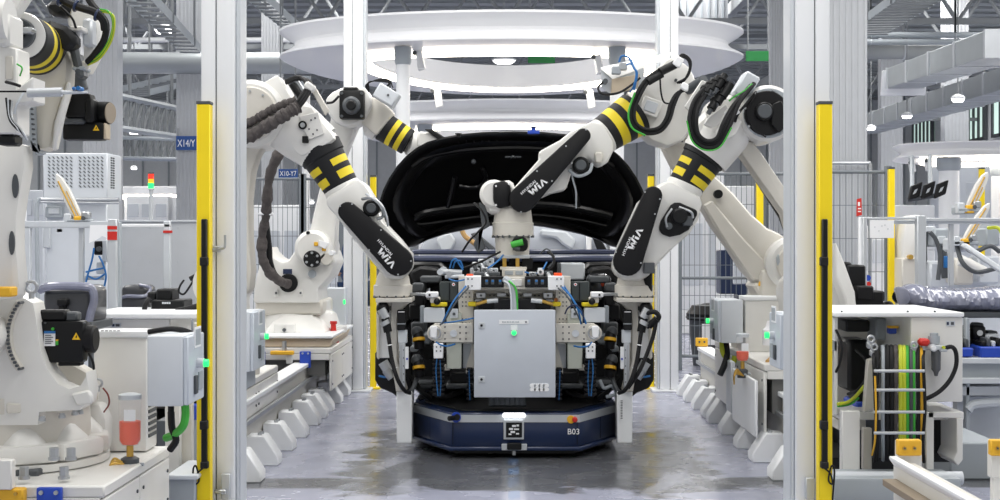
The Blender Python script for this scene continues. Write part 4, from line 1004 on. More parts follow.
for x, y in ((60, 0), (76, 6), (97, 15)): part(rE, 'hose_clamp', lambda b: b.torus(W(x, y, 5.67), (1, 0, -.4), .02, .006, NAVY, 16))
hose(rE, [(60, 6, 5.7), (72, 18, 5.74), (76, 28, 5.76)], 1.2, BLACK, 'cable', 6)
# ================================================================ the driverless cart in the middle
AX = W(514.5, 0, 9.0).x
def mx(px): return 2*514.5-px
ZT = .295
agv = thing('transport_cart', 'low dark blue driverless cart numbered B03 carrying the tooling in the middle of the aisle', 'cart', (AX, 10.2, 0))
xa, xb = W(451, 0, 9).x, W(579, 0, 9).x; xl, xr = W(413.5, 0, 9.55).x, W(616.5, 0, 9.55).x
fp = [(xa, 9.0), (xb, 9.0), (xr, 9.55), (xr, 11.4), (xl, 11.4), (xl, 9.55)]
def ring(o, z): # footprint shrunk by o
    cx, cy = AX, 10.2; return [Vector((cx+(x-cx)*(1-o/abs(x-cx)), cy+(y-cy)*(1-o/1.2), z)) for x, y in fp]
def f(b):
    b.hull(ring(0, .075), ring(0, ZT), NAVY, .008)
    b.hull(ring(.03, .03), ring(.03, .075), BLACK, 0)
part(agv, 'body', f)
def f(b):
    b.hull(ring(-.004, .235), ring(-.004, .283), ALU, 0)
part(agv, 'reflective_band', f, 'silver reflective band around the cart')
part(agv, 'bumper_edge', lambda b: b.hull(ring(-.012, .052), ring(-.012, .078), NAVY, .006))
part(agv, 'top_deck', lambda b: b.hull(ring(.07, ZT), ring(.07, ZT+.012), BLACK, .003))
part(agv, 'panel_seam', lambda b: [b.bb(x-.002, x+.002, 8.996, 9.01, .09, .235, BLACK, 0) for x in (xa+.012, xb-.012)]+[b.prism([(a[0]*(1-t)+c[0]*t, a[1]*(1-t)+c[1]*t-.004, .09), (a[0]*(1-t)+c[0]*t+.003, a[1]*(1-t)+c[1]*t-.004, .09), (a[0]*(1-t)+c[0]*t+.003, a[1]*(1-t)+c[1]*t-.004, .235), (a[0]*(1-t)+c[0]*t, a[1]*(1-t)+c[1]*t-.004, .235)], (0, .01, 0), BLACK, 0) for a, c, t in ((fp[0], fp[5], .55), (fp[1], fp[2], .55))])
part(agv, 'headlamp', lambda b: b.pbox(503, 413.5, 525, 417.5, 8.98, .03, WHT_L, .004))
def f(b):
    b.pbox(503.5, 420, 524, 439.5, 8.985, .02, ALU, .002); b.pbox(506, 422.5, 522, 437.5, 8.981, .01, BLACK, 0)
    for x0, y0, x1, y1 in ((512, 425, 516, 427), (509, 428, 513, 430), (514, 428.5, 519, 430), (510.5, 431, 515, 433), (516, 433, 519, 434.5), (508.5, 433.5, 511.5, 435), (516.5, 424.5, 519, 426.5)): b.pbox(x0, y0, x1, y1, 8.979, .004, PAPER, 0)
part(agv, 'marker_plate', f)
b = MB(); b.text('B03', W(567.2, 434.3, 8.993), (1, 0, 0), (0, 0, 1), S(5.6, 9), PAPER, .004); b.build('lettering', agv)
part(agv, 'emergency_stop', lambda b: (b.disc(571, 419.5, 8.985, 9.01, 4, AMB, 24), b.disc(575, 420, 8.955, 9.0, 2.7, RED, 20, .006)))
part(agv, 'joystick_socket', lambda b: (b.disc(456, 417.5, 8.985, 9.01, 5, BLUE, 24), b.cyl(W(449, 418.5, 8.93), W(457, 417.5, 8.98), .016, BLACK, n=14), b.disc(457, 417.5, 8.95, 8.99, 3, BLACK, 16)))
def f(b):
    b.pbox(501.5, 444, 527, 450.5, 8.985, .02, ALU, .003); b.pbox(507, 443, 521.5, 450, 8.97, .03, BLACK, .006); b.cyl(W(514, 451, 8.985), W(514, 455, 8.985), .012, STEEL, n=12)
part(agv, 'laser_scanner', f)
def f(b):
    for x in (AX-.45, AX+.45):
        for y in (9.75, 11.1): b.cyl((x-.03, y, .06), (x+.03, y, .06), .06, RUB, n=20)
part(agv, 'wheel', f)
part(agv, 'connector_row', lambda b: [b.cyl(W(492+5*k, 396, 9.15), W(492+5.2*k, 406, 9.12), .022, DGREY, n=10) for k in range(7)])
# ---------------------------------------------------------------- side pedestals of the cart, gripped by the two front robots
def pedestal(mir, label):
    q = (lambda x: mx(x)) if mir else (lambda x: x)
    t = thing('tool_pedestal', label, 'pedestal', W(q(403), 0, 9.25)*1.0)
    t.location.z = 0
    def X(b, x0, y0, x1, y1, Y, d, m, bev=.004): b.pbox(min(q(x0), q(x1)), y0, max(q(x0), q(x1)), y1, Y, d, m, bev)
    def PL(b, pts, Y, d, m, bev=.004): b.poly([(q(x), y) for x, y in pts], Y, d, m, bev)
    part(t, 'foot_plate', lambda b: X(b, 396.5, 391.5, 412, 443, 9.22, .05, COLW, .004))
    part(t, 'foot_box', lambda b: X(b, 398, 394, 411, 441.5, 9.27, .3, COLW, .004))
    part(t, 'head_plate', lambda b: X(b, 375.6, 298, 411.8, 302.5, 9.1, .3, CREAM, .004))
    def f(b):
        PL(b, [(391, 302), (411, 302), (405, 306), (399, 312), (397, 320), (397, 360), (406, 392), (396, 392), (391, 360)], 9.2, .2, CREAM, .006)
        PL(b, [(377, 302), (391, 302), (391, 306), (384, 308), (380, 312), (379, 360), (376.5, 358), (376.5, 305)], 9.2, .1, CREAM, .006)
    part(t, 'stem', f)
    part(t, 'rear_panel', lambda b: X(b, 377, 311, 391, 358, 9.27, .06, COLW, .004))
    part(t, 'skirt', lambda b: PL(b, [(375, 352), (412, 352), (412, 397), (397, 397), (392, 393), (380, 388), (375, 380)], 9.5, .12, GASK, .008))
    def f(b):
        X(b, 397, 310, 405.5, 330, 9.14, .08, BLACK, .004); X(b, 398, 311.5, 404.5, 312.3, 9.136, .01, PAPER, 0); X(b, 397, 323.5, 405.5, 324.3, 9.136, .01, MGREY, 0)
    part(t, 'valve_box', f)
    def f(b):
        X(b, 398, 330, 407, 343, 9.16, .05, COLG, .003); X(b, 399.5, 343, 405, 390, 9.16, .05, ALU, .003); X(b, 405, 347, 408.5, 369, 9.14, .03, COLW, .002); X(b, 400.5, 345, 402, 388, 9.155, .01, STEEL, 0)
        for y in (350, 358, 366, 374, 382): b.disc(q(403.5), y, 9.155, 9.17, .6, DGREY, 8)
        b.disc(q(407), 359, 9.13, 9.16, 1, BLUE, 10)
    part(t, 'linear_slide', f)
    def f(b):
        b.ball(W(q(383), 309, 9.15), .045, BLACK, (1, .8, 1.1)); b.cyl(W(q(381), 309, 9.08), W(q(386), 318, 9.08), .03, STEEL, n=14); b.cyl(W(q(385), 318, 9.08), W(q(388), 332, 9.08), .028, BLACK, n=14); b.cyl(W(q(384), 321, 9.07), W(q(386), 325, 9.07), .033, STEEL, n=14)
    part(t, 'cable_plug', f)
    part(t, 'cable', lambda b: b.ptube([(q(386), 322, 9.08), (q(389), 340, 9.06), (q(392), 360, 9.04), (q(397), 378, 9.02), (q(404), 390, 9.06), (q(410), 393, 9.14)], .0135, RUB, 10))
    part(t, 'cable_tie', lambda b: [b.torus(W(q(x), y, 9.05), (q(1)-q(0))*Vector((.2, 0, 0))+Vector((0, 0, -1)), .0145, .004, PAPER, 16) for x, y in ((389.5, 345), (394, 368))])
    part(t, 'air_fitting', lambda b: (b.cyl(W(q(383), 362, 9.42), W(q(389), 372, 9.42), .035, ALU, n=12), b.cyl(W(q(386), 370, 9.4), W(q(392), 378, 9.4), .03, STEEL, n=12), b.ptube([(q(379), 376, 9.44), (q(386), 377, 9.42), (q(392), 374, 9.4)], .007, CBLUE)))
    if mir:
        def f(b):
            b.ptube([(640, 318, 9.1), (648, 313, 9.06), (655, 312, 9.05), (659, 317, 9.05), (655, 322, 9.06), (647, 327, 9.08)], .016, RUB); b.cyl(W(649, 326, 9.07), W(657, 319, 9.05), .024, BLACK, n=12)
            b.ptube([(657, 318, 9.05), (652, 340, 9.05), (640, 370, 9.04), (628, 388, 9.06)], .013, RUB)
        part(t, 'loop_cable', f)
        def f(b):
            b.pbox(619.5, 399, 623.8, 420.5, 9.215, .004, PAPER, 0)
            for k in range(12): b.pbox(620.6, 400.5+1.6*k, 622.6, 401.2+1.6*k, 9.213, .003, DGREY, 0)
        part(t, 'label_strip', f)
    return t
pedestal(False, 'white tool pedestal on the left front corner of the blue cart')
pedestal(True, 'white tool pedestal with tall label strip on the right front corner of the cart')
NAVY2 = M('deep_blue_hose', '#1f5f9a', .5)
# ---------------------------------------------------------------- measuring and clamping frame in the middle
fr = thing('clamping_jig', 'cream clamping frame with valves, cables and perforated plates standing on the blue cart', 'tooling', (AX, 9.4, .31))
def sym(name, fn, label=None):
    for mir in (False, True):
        q = (lambda x: mx(x)) if mir else (lambda x: x)
        b = MB()
        def X(x0, y0, x1, y1, Y, d, m, bev=.003): b.pbox(min(q(x0), q(x1)), y0, max(q(x0), q(x1)), y1, Y, d, m, bev)
        fn(b, q, X); b.build(name, fr, label)
def f(b):
    b.pbox(497, 255, 530, 258.5, 9.5, .24, ALU, .004)
    for x in (505, 518): b.pbox(x-2.5, 258, x+1.5, 268, 9.5, .06, GOLD, .004)
    b.pbox(509, 258, 516, 269, 9.6, .1, BLACK); b.pbox(522, 258, 533, 270, 9.55, .1, BLACK)
    b.pbox(500, 267, 527, 270, 9.45, .24, CREAM); b.pbox(502, 269, 526, 281, 9.4, .24, CREAM, .006)
    b.pbox(505, 271, 513, 275, 9.395, .02, MGREY, .002); b.pbox(515.5, 271, 523, 275, 9.395, .02, MGREY, .002)
part(fr, 'tool_changer', f)
def f(b):
    b.pbox(474, 285, 557, 289.5, 9.16, .16, CREAM, .004); b.pbox(470, 289, 560, 294, 9.26, .1, CREAM, .004); b.pbox(503, 277, 525, 287, 9.16, .08, CREAM, .004); b.pbox(512, 279, 522, 286, 9.15, .03, WHITE, .003)
part(fr, 'cross_beam', f)
def f(b, q, X):
    X(464.8, 276, 481, 290, 9.06, .14, PAPER, .004)
    for x, y in ((468, 279), (468, 286), (472, 279), (472, 286)): b.disc(q(x), y, 9.052, 9.08, .8, DGREY, 8)
sym('end_block', f)
def f(b, q, X):
    X(481, 276.5, 504, 287.5, 9.08, .1, BLACK, .004)
    for x in (485, 491, 498.5): X(x, 279.5, x+3.2, 284.5, 9.072, .02, DGREY, .002); X(x+.5, 280, x+2.8, 282, 9.068, .01, CBLUE, .001)
sym('valve_island', f)
def f(b, q, X):
    X(468, 291, 560 if False else 514, 299.5, 9.34, .06, CREAM, .003); X(476, 292.5, 486, 298.5, 9.2, .1, STEEL, .004); b.disc(q(481), 295.5, 9.19, 9.22, 1.2, DGREY, 8); X(497, 293, 506, 297, 9.22, .08, STEEL, .003)
    for x in (490, 494, 508): b.disc(q(x), 295.5, 9.335, 9.36, .8, DGREY, 8)
    X(493, 299, 511, 309.5, 9.12, .14, COVER, .006); X(478, 303, 494, 309, 9.16, .1, BLACK, .005)
    X(468, 302, 476.5, 306.5, 9.14, .1, YST, .006); b.cyl(W(q(476), 304.5, 9.14), W(q(490), 300, 9.12), .012, GOLD, n=10); b.cyl(W(q(487), 301, 9.11), W(q(498), 300, 9.11), .018, STEEL, n=10)
sym('gripper', f)
def f(b, q, X):
    X(458.5, 276, 473.5, 343.5, 9.2, .04, CREAM, .003)
    for x in (462.5, 466, 469.5):
        for y in (293, 297, 302, 306, 319, 323, 330, 338): b.disc(q(x), y, 9.195, 9.22, .75, DGREY, 8)
    X(463, 344, 472, 368, 9.22, .05, LGREY, .003); b.poly([(q(472), 344), (q(474), 344), (q(474), 368), (q(466), 374), (q(466), 368)], 9.2, .03, CREAM, .002)
sym('perforated_plate', f)
def f(b, q, X):
    X(434, 323.5, 473, 342.5, 9.1, .07, CREAM, .004); b.disc(q(435), 333, 9.08, 9.18, 8, CREAM, 28, .004)
    for x in (438, 445, 460, 466):
        for y in (327, 333, 339): b.disc(q(x), y, 9.095, 9.12, .85, DGREY, 8)
    b.disc(q(453.5), 333.5, 9.09, 9.12, 3.6, LGREY, 24); b.torus(W(q(435), 333, 9.07), (0, 1, 0), .035, .006, STEEL, 20)
    X(425.5 if False else 430, 326, 437, 338, 9.06, .03, PAPER, .006)
sym('swing_arm', f)
def f(b, q, X):
    X(446.5, 313, 461.5, 324, 9.15, .08, M('pale_green_grey', '#b9bdb2', .5), .004); X(446.5, 341, 461.5, 369, 9.12, .08, M('pale_green_grey', '#b9bdb2'), .004); X(450, 309, 458, 318, 9.13, .05, COLG, .003); b.disc(q(454), 314, 9.12, 9.14, 1.5, DGREY, 10)
    X(443, 365, 450, 370.5, 9.13, .06, CREAM, .003)
sym('lift_block', f)
def f(b, q, X):
    X(433.5, 343.5, 443, 358.5, 9.04, .06, PAPER, .004)
    for y in (347, 351): b.disc(q(436.5), y, 9.035, 9.06, .8, DGREY, 8); b.disc(q(440.5), y, 9.035, 9.06, .8, DGREY, 8)
sym('bracket_block', f)
def f(b, q, X):
    for k in range(9):
        y = 358.5+4.3*k; X(432.5, y, 444.5, y+3.4, 9.06, .07, COVER, .006); X(435, y+3, 442, y+4.6, 9.075, .05, BLACK, .002)
    for k in range(8):
        y = 368+4.2*k; X(466.5, y, 472.5, y+3.2, 9.1, .06, COVER, .006)
    b.ptube([(q(437), 358, 9.055), (q(436), 372, 9.05), (q(438), 396, 9.055)], .004, NAVY2); b.ptube([(q(440), 360, 9.06), (q(441), 380, 9.056), (q(440), 396, 9.06)], .003, NAVY2); b.ptube([(q(469), 370, 9.095), (q(470), 400, 9.095)], .003, NAVY2)
sym('drag_chain', f, 'black cable chain with blue air lines')
def f(b, q, X):
    X(423.5, 308, 444.5, 322.5, 9.15, .1, COLG, .004); X(420, 306, 424, 323, 9.2, .1, MGREY, .004)
sym('cover_box', f)
def f(b, q, X):
    X(439.5, 281.5, 457.5, 301, 9.2, .12, M('dark_green_grey', '#343b3b', .5), .006); X(449, 283, 450, 300, 9.195, .01, BLACK, 0); b.disc(q(453.5), 284.5, 9.19, 9.21, 1.6, PAPER, 12); b.disc(q(453.5), 284.5, 9.187, 9.2, .8, RED, 10)
sym('drive_module', f)
def f(b, q, X):
    X(425.5, 292, 438, 297.5, 9.12, .1, PAPER, .006); b.disc(q(429.5), 295, 9.11, 9.14, 1.1, BLACK, 10); X(430, 297, 440, 303, 9.14, .08, CREAM, .006); X(431, 302.5, 447, 306.5, 9.16, .08, YST, .006); b.ball(W(q(437), 301.5, 9.13), .022, BLACK); b.cyl(W(q(411), 294, 9.2), W(q(427), 294.5, 9.16), .01, STEEL, n=8)
sym('clamp_jaw', f)
part(fr, 'cable_duct', lambda b: (b.ptube([(505, 279, 9.05), (510, 283, 9.02), (513.5, 290, 9.0), (514.5, 300, 8.99), (514.5, 313, 8.99)], .024, MGREY, 10), b.ptube([(509, 281, 9.0), (515, 287, 8.975), (517, 297, 8.97), (517, 313, 8.98)], .007, GREEN), b.ptube([(504, 281, 9.02), (509, 285, 8.985), (511, 296, 8.97), (511.5, 313, 8.98)], .006, COLG)))
for pts in ([(558, 288, 9.05), (566, 295, 9.03), (572, 304, 9.0), (578, 316, 9.0), (582, 324, 9.02)], [(562, 287, 9.05), (571, 297, 9.0), (578, 310, 8.98), (581, 324, 9.02)], [(565, 314, 9.02), (568, 308, 9.0), (575, 305, 8.98), (582, 311, 8.98), (584, 323, 9.0)], [(564, 286, 9.08), (574, 301, 9.02), (584, 318, 9.0), (586, 324, 9.0)],
            [(469, 287, 9.05), (460, 297, 9.03), (452, 308, 9.0), (445, 320, 9.0), (440, 325, 9.02)], [(466, 286, 9.05), (455, 299, 9.0), (447, 313, 8.98), (442, 324, 9.02)], [(474, 318, 9.05), (464, 320, 9.02), (452, 322, 9.02), (441, 323, 9.04)],
            [(436, 342, 9.05), (441, 345, 9.04), (448, 346, 9.06), (455, 344, 9.1)], [(592, 342, 9.05), (588, 346, 9.04), (580, 347, 9.06), (574, 346, 9.1)],
            [(449, 279, 9.15), (456, 281, 9.1), (463, 280, 9.08), (470, 278, 9.08)], [(503, 255, 9.5), (500, 259, 9.35), (494, 264, 9.25), (488, 268, 9.2)], [(450, 268, 9.3), (452, 261, 9.26), (456, 259, 9.25), (459, 264, 9.26), (463, 270, 9.26)], [(453, 268, 9.3), (455, 262, 9.26), (460, 261, 9.25), (463, 268, 9.28)], [(540, 254, 9.4), (546, 249, 9.36), (551, 252, 9.36), (554, 260, 9.34), (548, 268, 9.3)], [(525, 272, 9.3), (534, 274, 9.25), (542, 270, 9.25), (547, 262, 9.28)]):
    m = CBLUE if pts[0][0] not in (558, 565, 469, 540) else (DGREY if pts[0][0] in (558, 469, 540) else NAVY)
    hose(fr, pts, .85, m, 'air_line', 6)
hose(fr, [(464, 268, 9.3), (480, 262, 9.25), (490, 257, 9.3), (500, 252, 9.45)], 1.2, BLACK, 'cable', 6)
hose(fr, [(548, 252, 9.35), (553, 256, 9.3), (554, 264, 9.28), (549, 270, 9.28), (542, 273, 9.28)], 1.5, RUB, 'cable', 6)
def f(b):
    rnd = random.Random(3)
    for (x0, y0, x1, y1, Yb, m) in ((472, 262, 478, 268, 9.3, STEEL), (478, 259, 486, 266, 9.34, COLG), (486, 258, 494, 266, 9.32, COLG), (470, 268, 480, 274, 9.28, ALU), (481, 267, 489, 273, 9.26, STEEL), (489, 268, 498, 274, 9.26, ALU), (474, 272, 500, 276, 9.22, DGREY), (529, 272, 537, 276, 9.24, STEEL), (538, 268, 544, 275, 9.26, COLG), (545, 271, 553, 276, 9.22, DGREY)):
        b.pbox(x0, y0, x1, y1, Yb, .08, m, .005)
        b.cyl(W((x0+x1)/2-1, (y0+y1)/2, Yb), W((x0+x1)/2+1, y1+2, Yb-.03), .014, STEEL if m != STEEL else DGREY, n=8)
        b.disc((x0+x1)/2, (y0+y1)/2, Yb-.02, Yb+.01, 1.3, DGREY if m != DGREY else STEEL, 10)
    b.disc(540.5, 272, 9.2, 9.24, 3.3, PAPER, 18); b.disc(540.5, 272, 9.19, 9.22, 1.5, DGREY, 12)
    b.disc(443, 271, 9.25, 9.35, 4, COLG, 18); b.disc(440, 272, 9.22, 9.3, 3, COLG, 16); b.disc(449, 274, 9.2, 9.3, 3, STEEL, 16)
    b.cyl(W(440, 272, 9.25), W(462, 273, 9.25), .022, STEEL, n=12); b.cyl(W(445, 277, 9.22), W(464, 276, 9.22), .012, COLG, n=10)
    b.pbox(466.5, 274, 473, 276.2, 9.1, .06, ORANGE, .003); b.pbox(554, 273, 562, 276.2, 9.1, .06, ORANGE, .003)
part(fr, 'pneumatic_fittings', f)
part(fr, 'orange_marker', lambda b: (b.disc(556, 300, 9.18, 9.21, 2.1, M('copper_brown','#b0682a',.5), 14), b.disc(557.5, 326, 9.18, 9.21, 2.3, M('copper_brown','#b0682a',.5), 14)))

# ---------------------------------------------------------------- grey control enclosure hanging in front
en = thing('control_enclosure', 'large light grey steel enclosure with green lamp on the front of the cart', 'enclosure', (AX, 9.0, W(0, 397, 8.9).z))
part(en, 'body', lambda b: b.pbox(475, 311, 554.5, 397, 8.93, .2, LGREY, .006))
part(en, 'door', lambda b: b.pbox(474, 310, 555.5, 397.5, 8.9, .025, M('enclosure_blue_grey', '#c3c9d2', .4, metal=.0), .006, 2))
for y in (325.5, 379.5): part(en, 'latch', lambda b: (b.pbox(478.5, y-3.2, 485, y+3.2, 8.893, .01, COLG, .002), b.disc(481.5, y, 8.885, 8.9, 1.3, BLACK, 12)))
def f(b):
    b.pbox(499, 320, 528.5, 324, 8.897, .006, PAPER, 0)
    for k in range(11): b.pbox(502+1.6*k, 321.4, 503.2+1.6*k-(k % 3)*.2, 322.6, 8.8955, .003, MGREY, 0)
    b.disc(526, 322, 8.893, 8.9, .9, DGREY, 8)
part(en, 'name_strip', f)
part(en, 'lamp_label', lambda b: b.pbox(510.5, 325, 517.5, 330, 8.897, .006, COLW, 0))
part(en, 'green_lamp', lambda b: (b.disc(514, 333, 8.885, 8.9, 3.2, COLG, 20), b.disc(514, 333, 8.872, 8.89, 2.4, GRN_L, 18, .006)))
def f(b):
    for i in range(4):
        for j in range(2): b.poly(capsule((531.5+4.4*i, 385.5+4*j), 1.9, (534+4.4*i, 385.5+4*j), 1.901, 6), 8.896, .006, PAPER, 0)
    for i in range(3): b.pbox(534+4.4*i, 384.5, 535+4.4*i, 387, 8.894, .004, MGREY, 0)
part(en, 'sticker', f)
# ---------------------------------------------------------------- car front carried by the cart
car = thing('black_car', 'black car front end with open engine bay carried behind the clamping frame', 'car', (AX, 11.2, .31))
def f(b):
    b.pbox(405, 300, 624, 387, 10.3, 1.2, GASK, .01)
    b.pbox(415, 384, 614, 391, 9.75, 1.4, GASK, .01)
part(car, 'engine_bay', f)
def f(b, ):
    for m_ in (0, 1):
        q = (lambda x: mx(x)) if m_ else (lambda x: x)
        b.poly([(q(x), y) for x, y in ((384, 268), (400, 262), (440, 262), (452, 272), (440, 284), (424, 290), (420, 310), (404, 330), (390, 330))], 10.0, .7, GLOSS, .02)
        b.poly([(q(x), y) for x, y in ((409, 272), (420, 266), (438, 268), (442, 276), (428, 282), (414, 284))], 9.7, .3, COVER, .02)
        for x0, y0, x1, y1, Yb, m in ((412, 283, 424, 292, 9.5, DGREY), (414, 292, 424, 306, 9.45, COVER), (409, 304, 420, 320, 9.5, BLACK), (420, 276, 440, 283, 9.55, DGREY), (411, 322, 425, 334, 9.45, DGREY), (412, 334, 430, 345, 9.42, MGREY), (420, 345, 432, 356, 9.4, COVER), (446, 300, 458, 312, 9.5, BLACK), (410, 346, 418, 352, 9.35, MGREY), (443, 352, 447, 372, 9.4, BLACK), (474, 300, 482, 312, 9.6, DGREY), (450, 372, 474, 384, 9.5, COVER), (446, 384, 474, 389, 9.45, DGREY), (412, 384, 432, 389, 9.5, DGREY)):
            b.pbox(min(q(x0), q(x1)), y0, max(q(x0), q(x1)), y1, Yb, .3, m, .01)
        b.cyl(W(q(428), 352, 9.35), W(q(443), 352, 9.5), .05, BLACK, n=14)
part(car, 'fender_structure', f)
for q in (lambda x: x, mx):
    for y in (335, 363):
        part(car, 'ultrasonic_motor' if False else 'lock_actuator', lambda b: (b.cyl(W(q(418), y-2, 9.3), W(q(419), y+5, 9.28), .038, BLACK, n=18), b.cyl(W(q(418.6), y+3, 9.27), W(q(418.9), y+6, 9.265), .042, AMB, n=18), b.cyl(W(q(418.9), y+6, 9.27), W(q(419.5), y+13, 9.28), .034, COVER, n=18), b.ball(W(q(417), y-3, 9.3), .04, DGREY)))
def f(b):
    b.pbox(412, 249.5, 617, 254.5, 10.25, .1, M('bluish_black_paint', '#3d4560', .3, coat=.5), .01); b.pbox(400, 256, 628, 262, 10.1, .12, M('bluish_black_paint', '#3d4560'), .02); b.pbox(430, 262, 600, 300, 10.2, .1, GASK, .01)
part(car, 'cross_member', f)
def f(b):
    b.pbox(560, 263, 585, 280, 9.7, .2, COLG, .01); b.pbox(558, 263, 561, 280, 9.69, .2, DGREY, .005)
part(car, 'reservoir', f)
def f(b):
    b.poly([(586, 279), (590, 274), (604, 273), (612, 277), (611, 290), (600, 294), (590, 291)], 9.6, .15, M('smoked_glass', '#2a2c30', .15, coat=.6), .02, 2); b.pbox(601, 279, 604.5, 286, 9.59, .03, ORANGE, .005)
part(car, 'headlamp', f)
def f(b):
    for q in (lambda x: x, mx):
        b.ptube([(q(420), 398, 9.6), (q(434), 393, 9.5), (q(447), 397, 9.5), (q(462), 391, 9.6)], .02, RUB); b.ptube([(q(412), 376, 9.4), (q(420), 390, 9.35), (q(430), 398, 9.4)], .018, BLACK); b.ptube([(q(404), 396, 9.3), (q(412), 390, 9.25), (q(417), 378, 9.3), (q(420), 372, 9.35)], .016, DGREY)
    b.ptube([(600, 380, 9.3), (604, 388, 9.28), (612, 386, 9.28), (616, 394, 9.3), (606, 397, 9.3)], .012, MGREY)
part(car, 'wiring_harness', f)
# ---------------------------------------------------------------- the open hood
half = [(0, 131.3), (30, 132), (52, 134), (70, 137.2), (86, 142), (97, 148), (107, 156), (116, 166), (124, 178), (130, 190), (134, 203), (133.5, 214), (127, 228), (117, 240), (106, 248), (98, 246.5), (85, 240), (68, 234.5), (50, 230.5), (30, 227), (14, 225.3), (0, 225)]
out = [(513+x, y) for x, y in half]+[(513-x, y) for x, y in half[-2:0:-1]]
def hoodY(y): return 10.45+(y-131)/115*.75
def hp(x, y, d=0.0):
    s = 1-((x-513)/134)**2
    return W(x, y, hoodY(y)+.14*s*1.0-d)
hd = thing('car_hood', 'raised glossy black car hood seen from below, its pressed inner panel facing us', 'car hood', W(513, 240, 11.1))
cxh, cyh = 513, 186
def hring(k, d):
    P = []
    for x, y in out:
        yy = cyh+(y-cyh)*k; P.append(hp(cxh+(x-cxh)*(1-(1-k)*.72), yy, d))
    return P
b = MB()
rows = [hring(1.0, -.05), hring(1.0, .0), hring(.975, .012), hring(.95, .0), hring(.86, -.03), hring(.83, -.005), hring(.80, .0), hring(.74, .0), hring(.70, -.05), hring(.55, -.055), hring(.3, -.06), hring(.02, -.06)]
b.sheet(rows, GLOSS, True); b.bm.faces.new([v for v in b.bm.verts[-len(out):]])
bk = [hring(1.0, -.05), hring(.97, -.09), hring(.6, -.15), hring(.02, -.17)]
b.sheet(bk, GLOSS, True)
bmesh.ops.remove_doubles(b.bm, verts=b.bm.verts[:], dist=1e-5); bmesh.ops.recalc_face_normals(b.bm, faces=b.bm.faces[:])
for f_ in b.bm.faces: f_.smooth = True
b.build('hood_panel', hd)
HRIB = M('hood_inner_panel', '#0a0a0c', .3, coat=.2)
def hrib(pts, r, d=.0): return lambda b: b.tube([hp(x, y, d-.03) for x, y in pts], r, HRIB, 10)
part(hd, 'pressed_rib', hrib([(416, 217), (425, 213), (450, 209), (490, 205), (530, 204), (570, 207), (600, 213), (612, 216)], .035))
part(hd, 'pressed_rib', hrib([(418, 217), (414, 222), (424, 224), (460, 219), (500, 215), (540, 215), (580, 220), (610, 226), (616, 220)], .018))
part(hd, 'pressed_rib', hrib([(446, 213), (450, 200), (453, 188), (455, 177)], .022)); part(hd, 'pressed_rib', hrib([(580, 213), (577, 200), (574, 188), (572, 177)], .022))
part(hd, 'pressed_rib', hrib([(459, 186), (470, 187.5), (480, 186), (486, 178), (482, 168)], .018)); part(hd, 'pressed_rib', hrib([(567, 186), (556, 187.5), (546, 186), (540, 178), (544, 168)], .018))
part(hd, 'pressed_rib', hrib([(413, 166), (424, 158), (440, 153), (470, 149), (513, 147), (556, 149), (586, 153), (602, 158), (613, 166)], .028))
def f(b):
    for x in (459, 466.5, 474, 482, 489, 497, 545, 553, 560): b.tube([hp(x, 140, -.004), hp(x, 149.5, -.03)], .006, BLACK, 6)
part(hd, 'vent_slot', f)
part(hd, 'striker', lambda b: (b.tube([hp(511, 157.5, .02), hp(513, 156, .05), (hp(515, 157.5, .02))], .006, STEEL, 6), b.tube([hp(505, 157, .01), hp(521, 157, .01)], .008, DGREY, 6), b.ball(hp(473.5, 161.5, .0), .02, DGREY), b.ball(hp(548, 161.5, .0), .02, DGREY)))
part(hd, 'blue_clip', lambda b: (b.box(W(533.5, 132.5, 10.5), (.09, .05, .025), BLUE), b.cyl(W(533.5, 132, 10.5), W(533.5, 127, 10.5), .016, BLUE, n=12), b.cyl(W(533.5, 128, 10.5), W(533.5, 126.3, 10.5), .022, NAVY, n=12)), 'blue clip on the hood edge')
part(hd, 'rubber_buffer', lambda b: (b.cyl(W(458.5, 137, 10.5), W(458.5, 133.5, 10.5), .016, BLACK, n=12), b.cyl(W(458.5, 134.5, 10.5), W(458.5, 133.3, 10.5), .026, BLACK, n=12)))
def f(b):
    for s in (-1, 1): b.tube([hp(513+s*112, 243, -.06), W(513+s*108, 262, 10.6), W(513+s*104, 276, 10.5)], .02, BLACK, 8)
part(hd, 'hinge', f)
# ---------------------------------------------------------------- next car body waiting behind
nx = thing('silver_car', 'silver primed car shell waiting on the line behind the raised black hood', 'car', (AX, 14.6, 0))
SIL = M('silver_primer', '#b4b9c2', .4, .25)
def f(b):
    b.poly([(418, 252), (424, 240), (440, 230), (470, 224), (513, 222), (556, 224), (586, 230), (604, 240), (610, 252), (604, 262), (422, 262)], 14.2, .3, SIL, .05, 2)
    b.pbox(412, 258, 616, 330, 14.3, 2.6, SIL, .05, 2)
part(nx, 'cowl', f)
def f(b):
    for q in (lambda x: x,): b.poly([(q(x), y) for x, y in ((470, 234), (476, 232), (500, 252), (494, 254))], 14.1, .08, DGREY, .01)
    b.ptube([(461, 228, 14.0), (465, 236, 14.0), (474, 243, 14.0), (480, 248, 14.0)], .025, TAN); b.poly([(436, 238), (450, 232), (456, 240), (452, 250), (440, 252)], 14.12, .06, COLG, .02); b.poly([(540, 229), (566, 231), (576, 240), (572, 250), (562, 244), (556, 238), (540, 236)], 14.12, .06, COLG, .02); b.pbox(586, 234, 592, 252, 14.15, .05, PAPER, .01); b.poly([(592, 236), (602, 240), (608, 252), (598, 252)], 14.1, .05, BLACK, .01)
part(nx, 'cowl_trim', f)
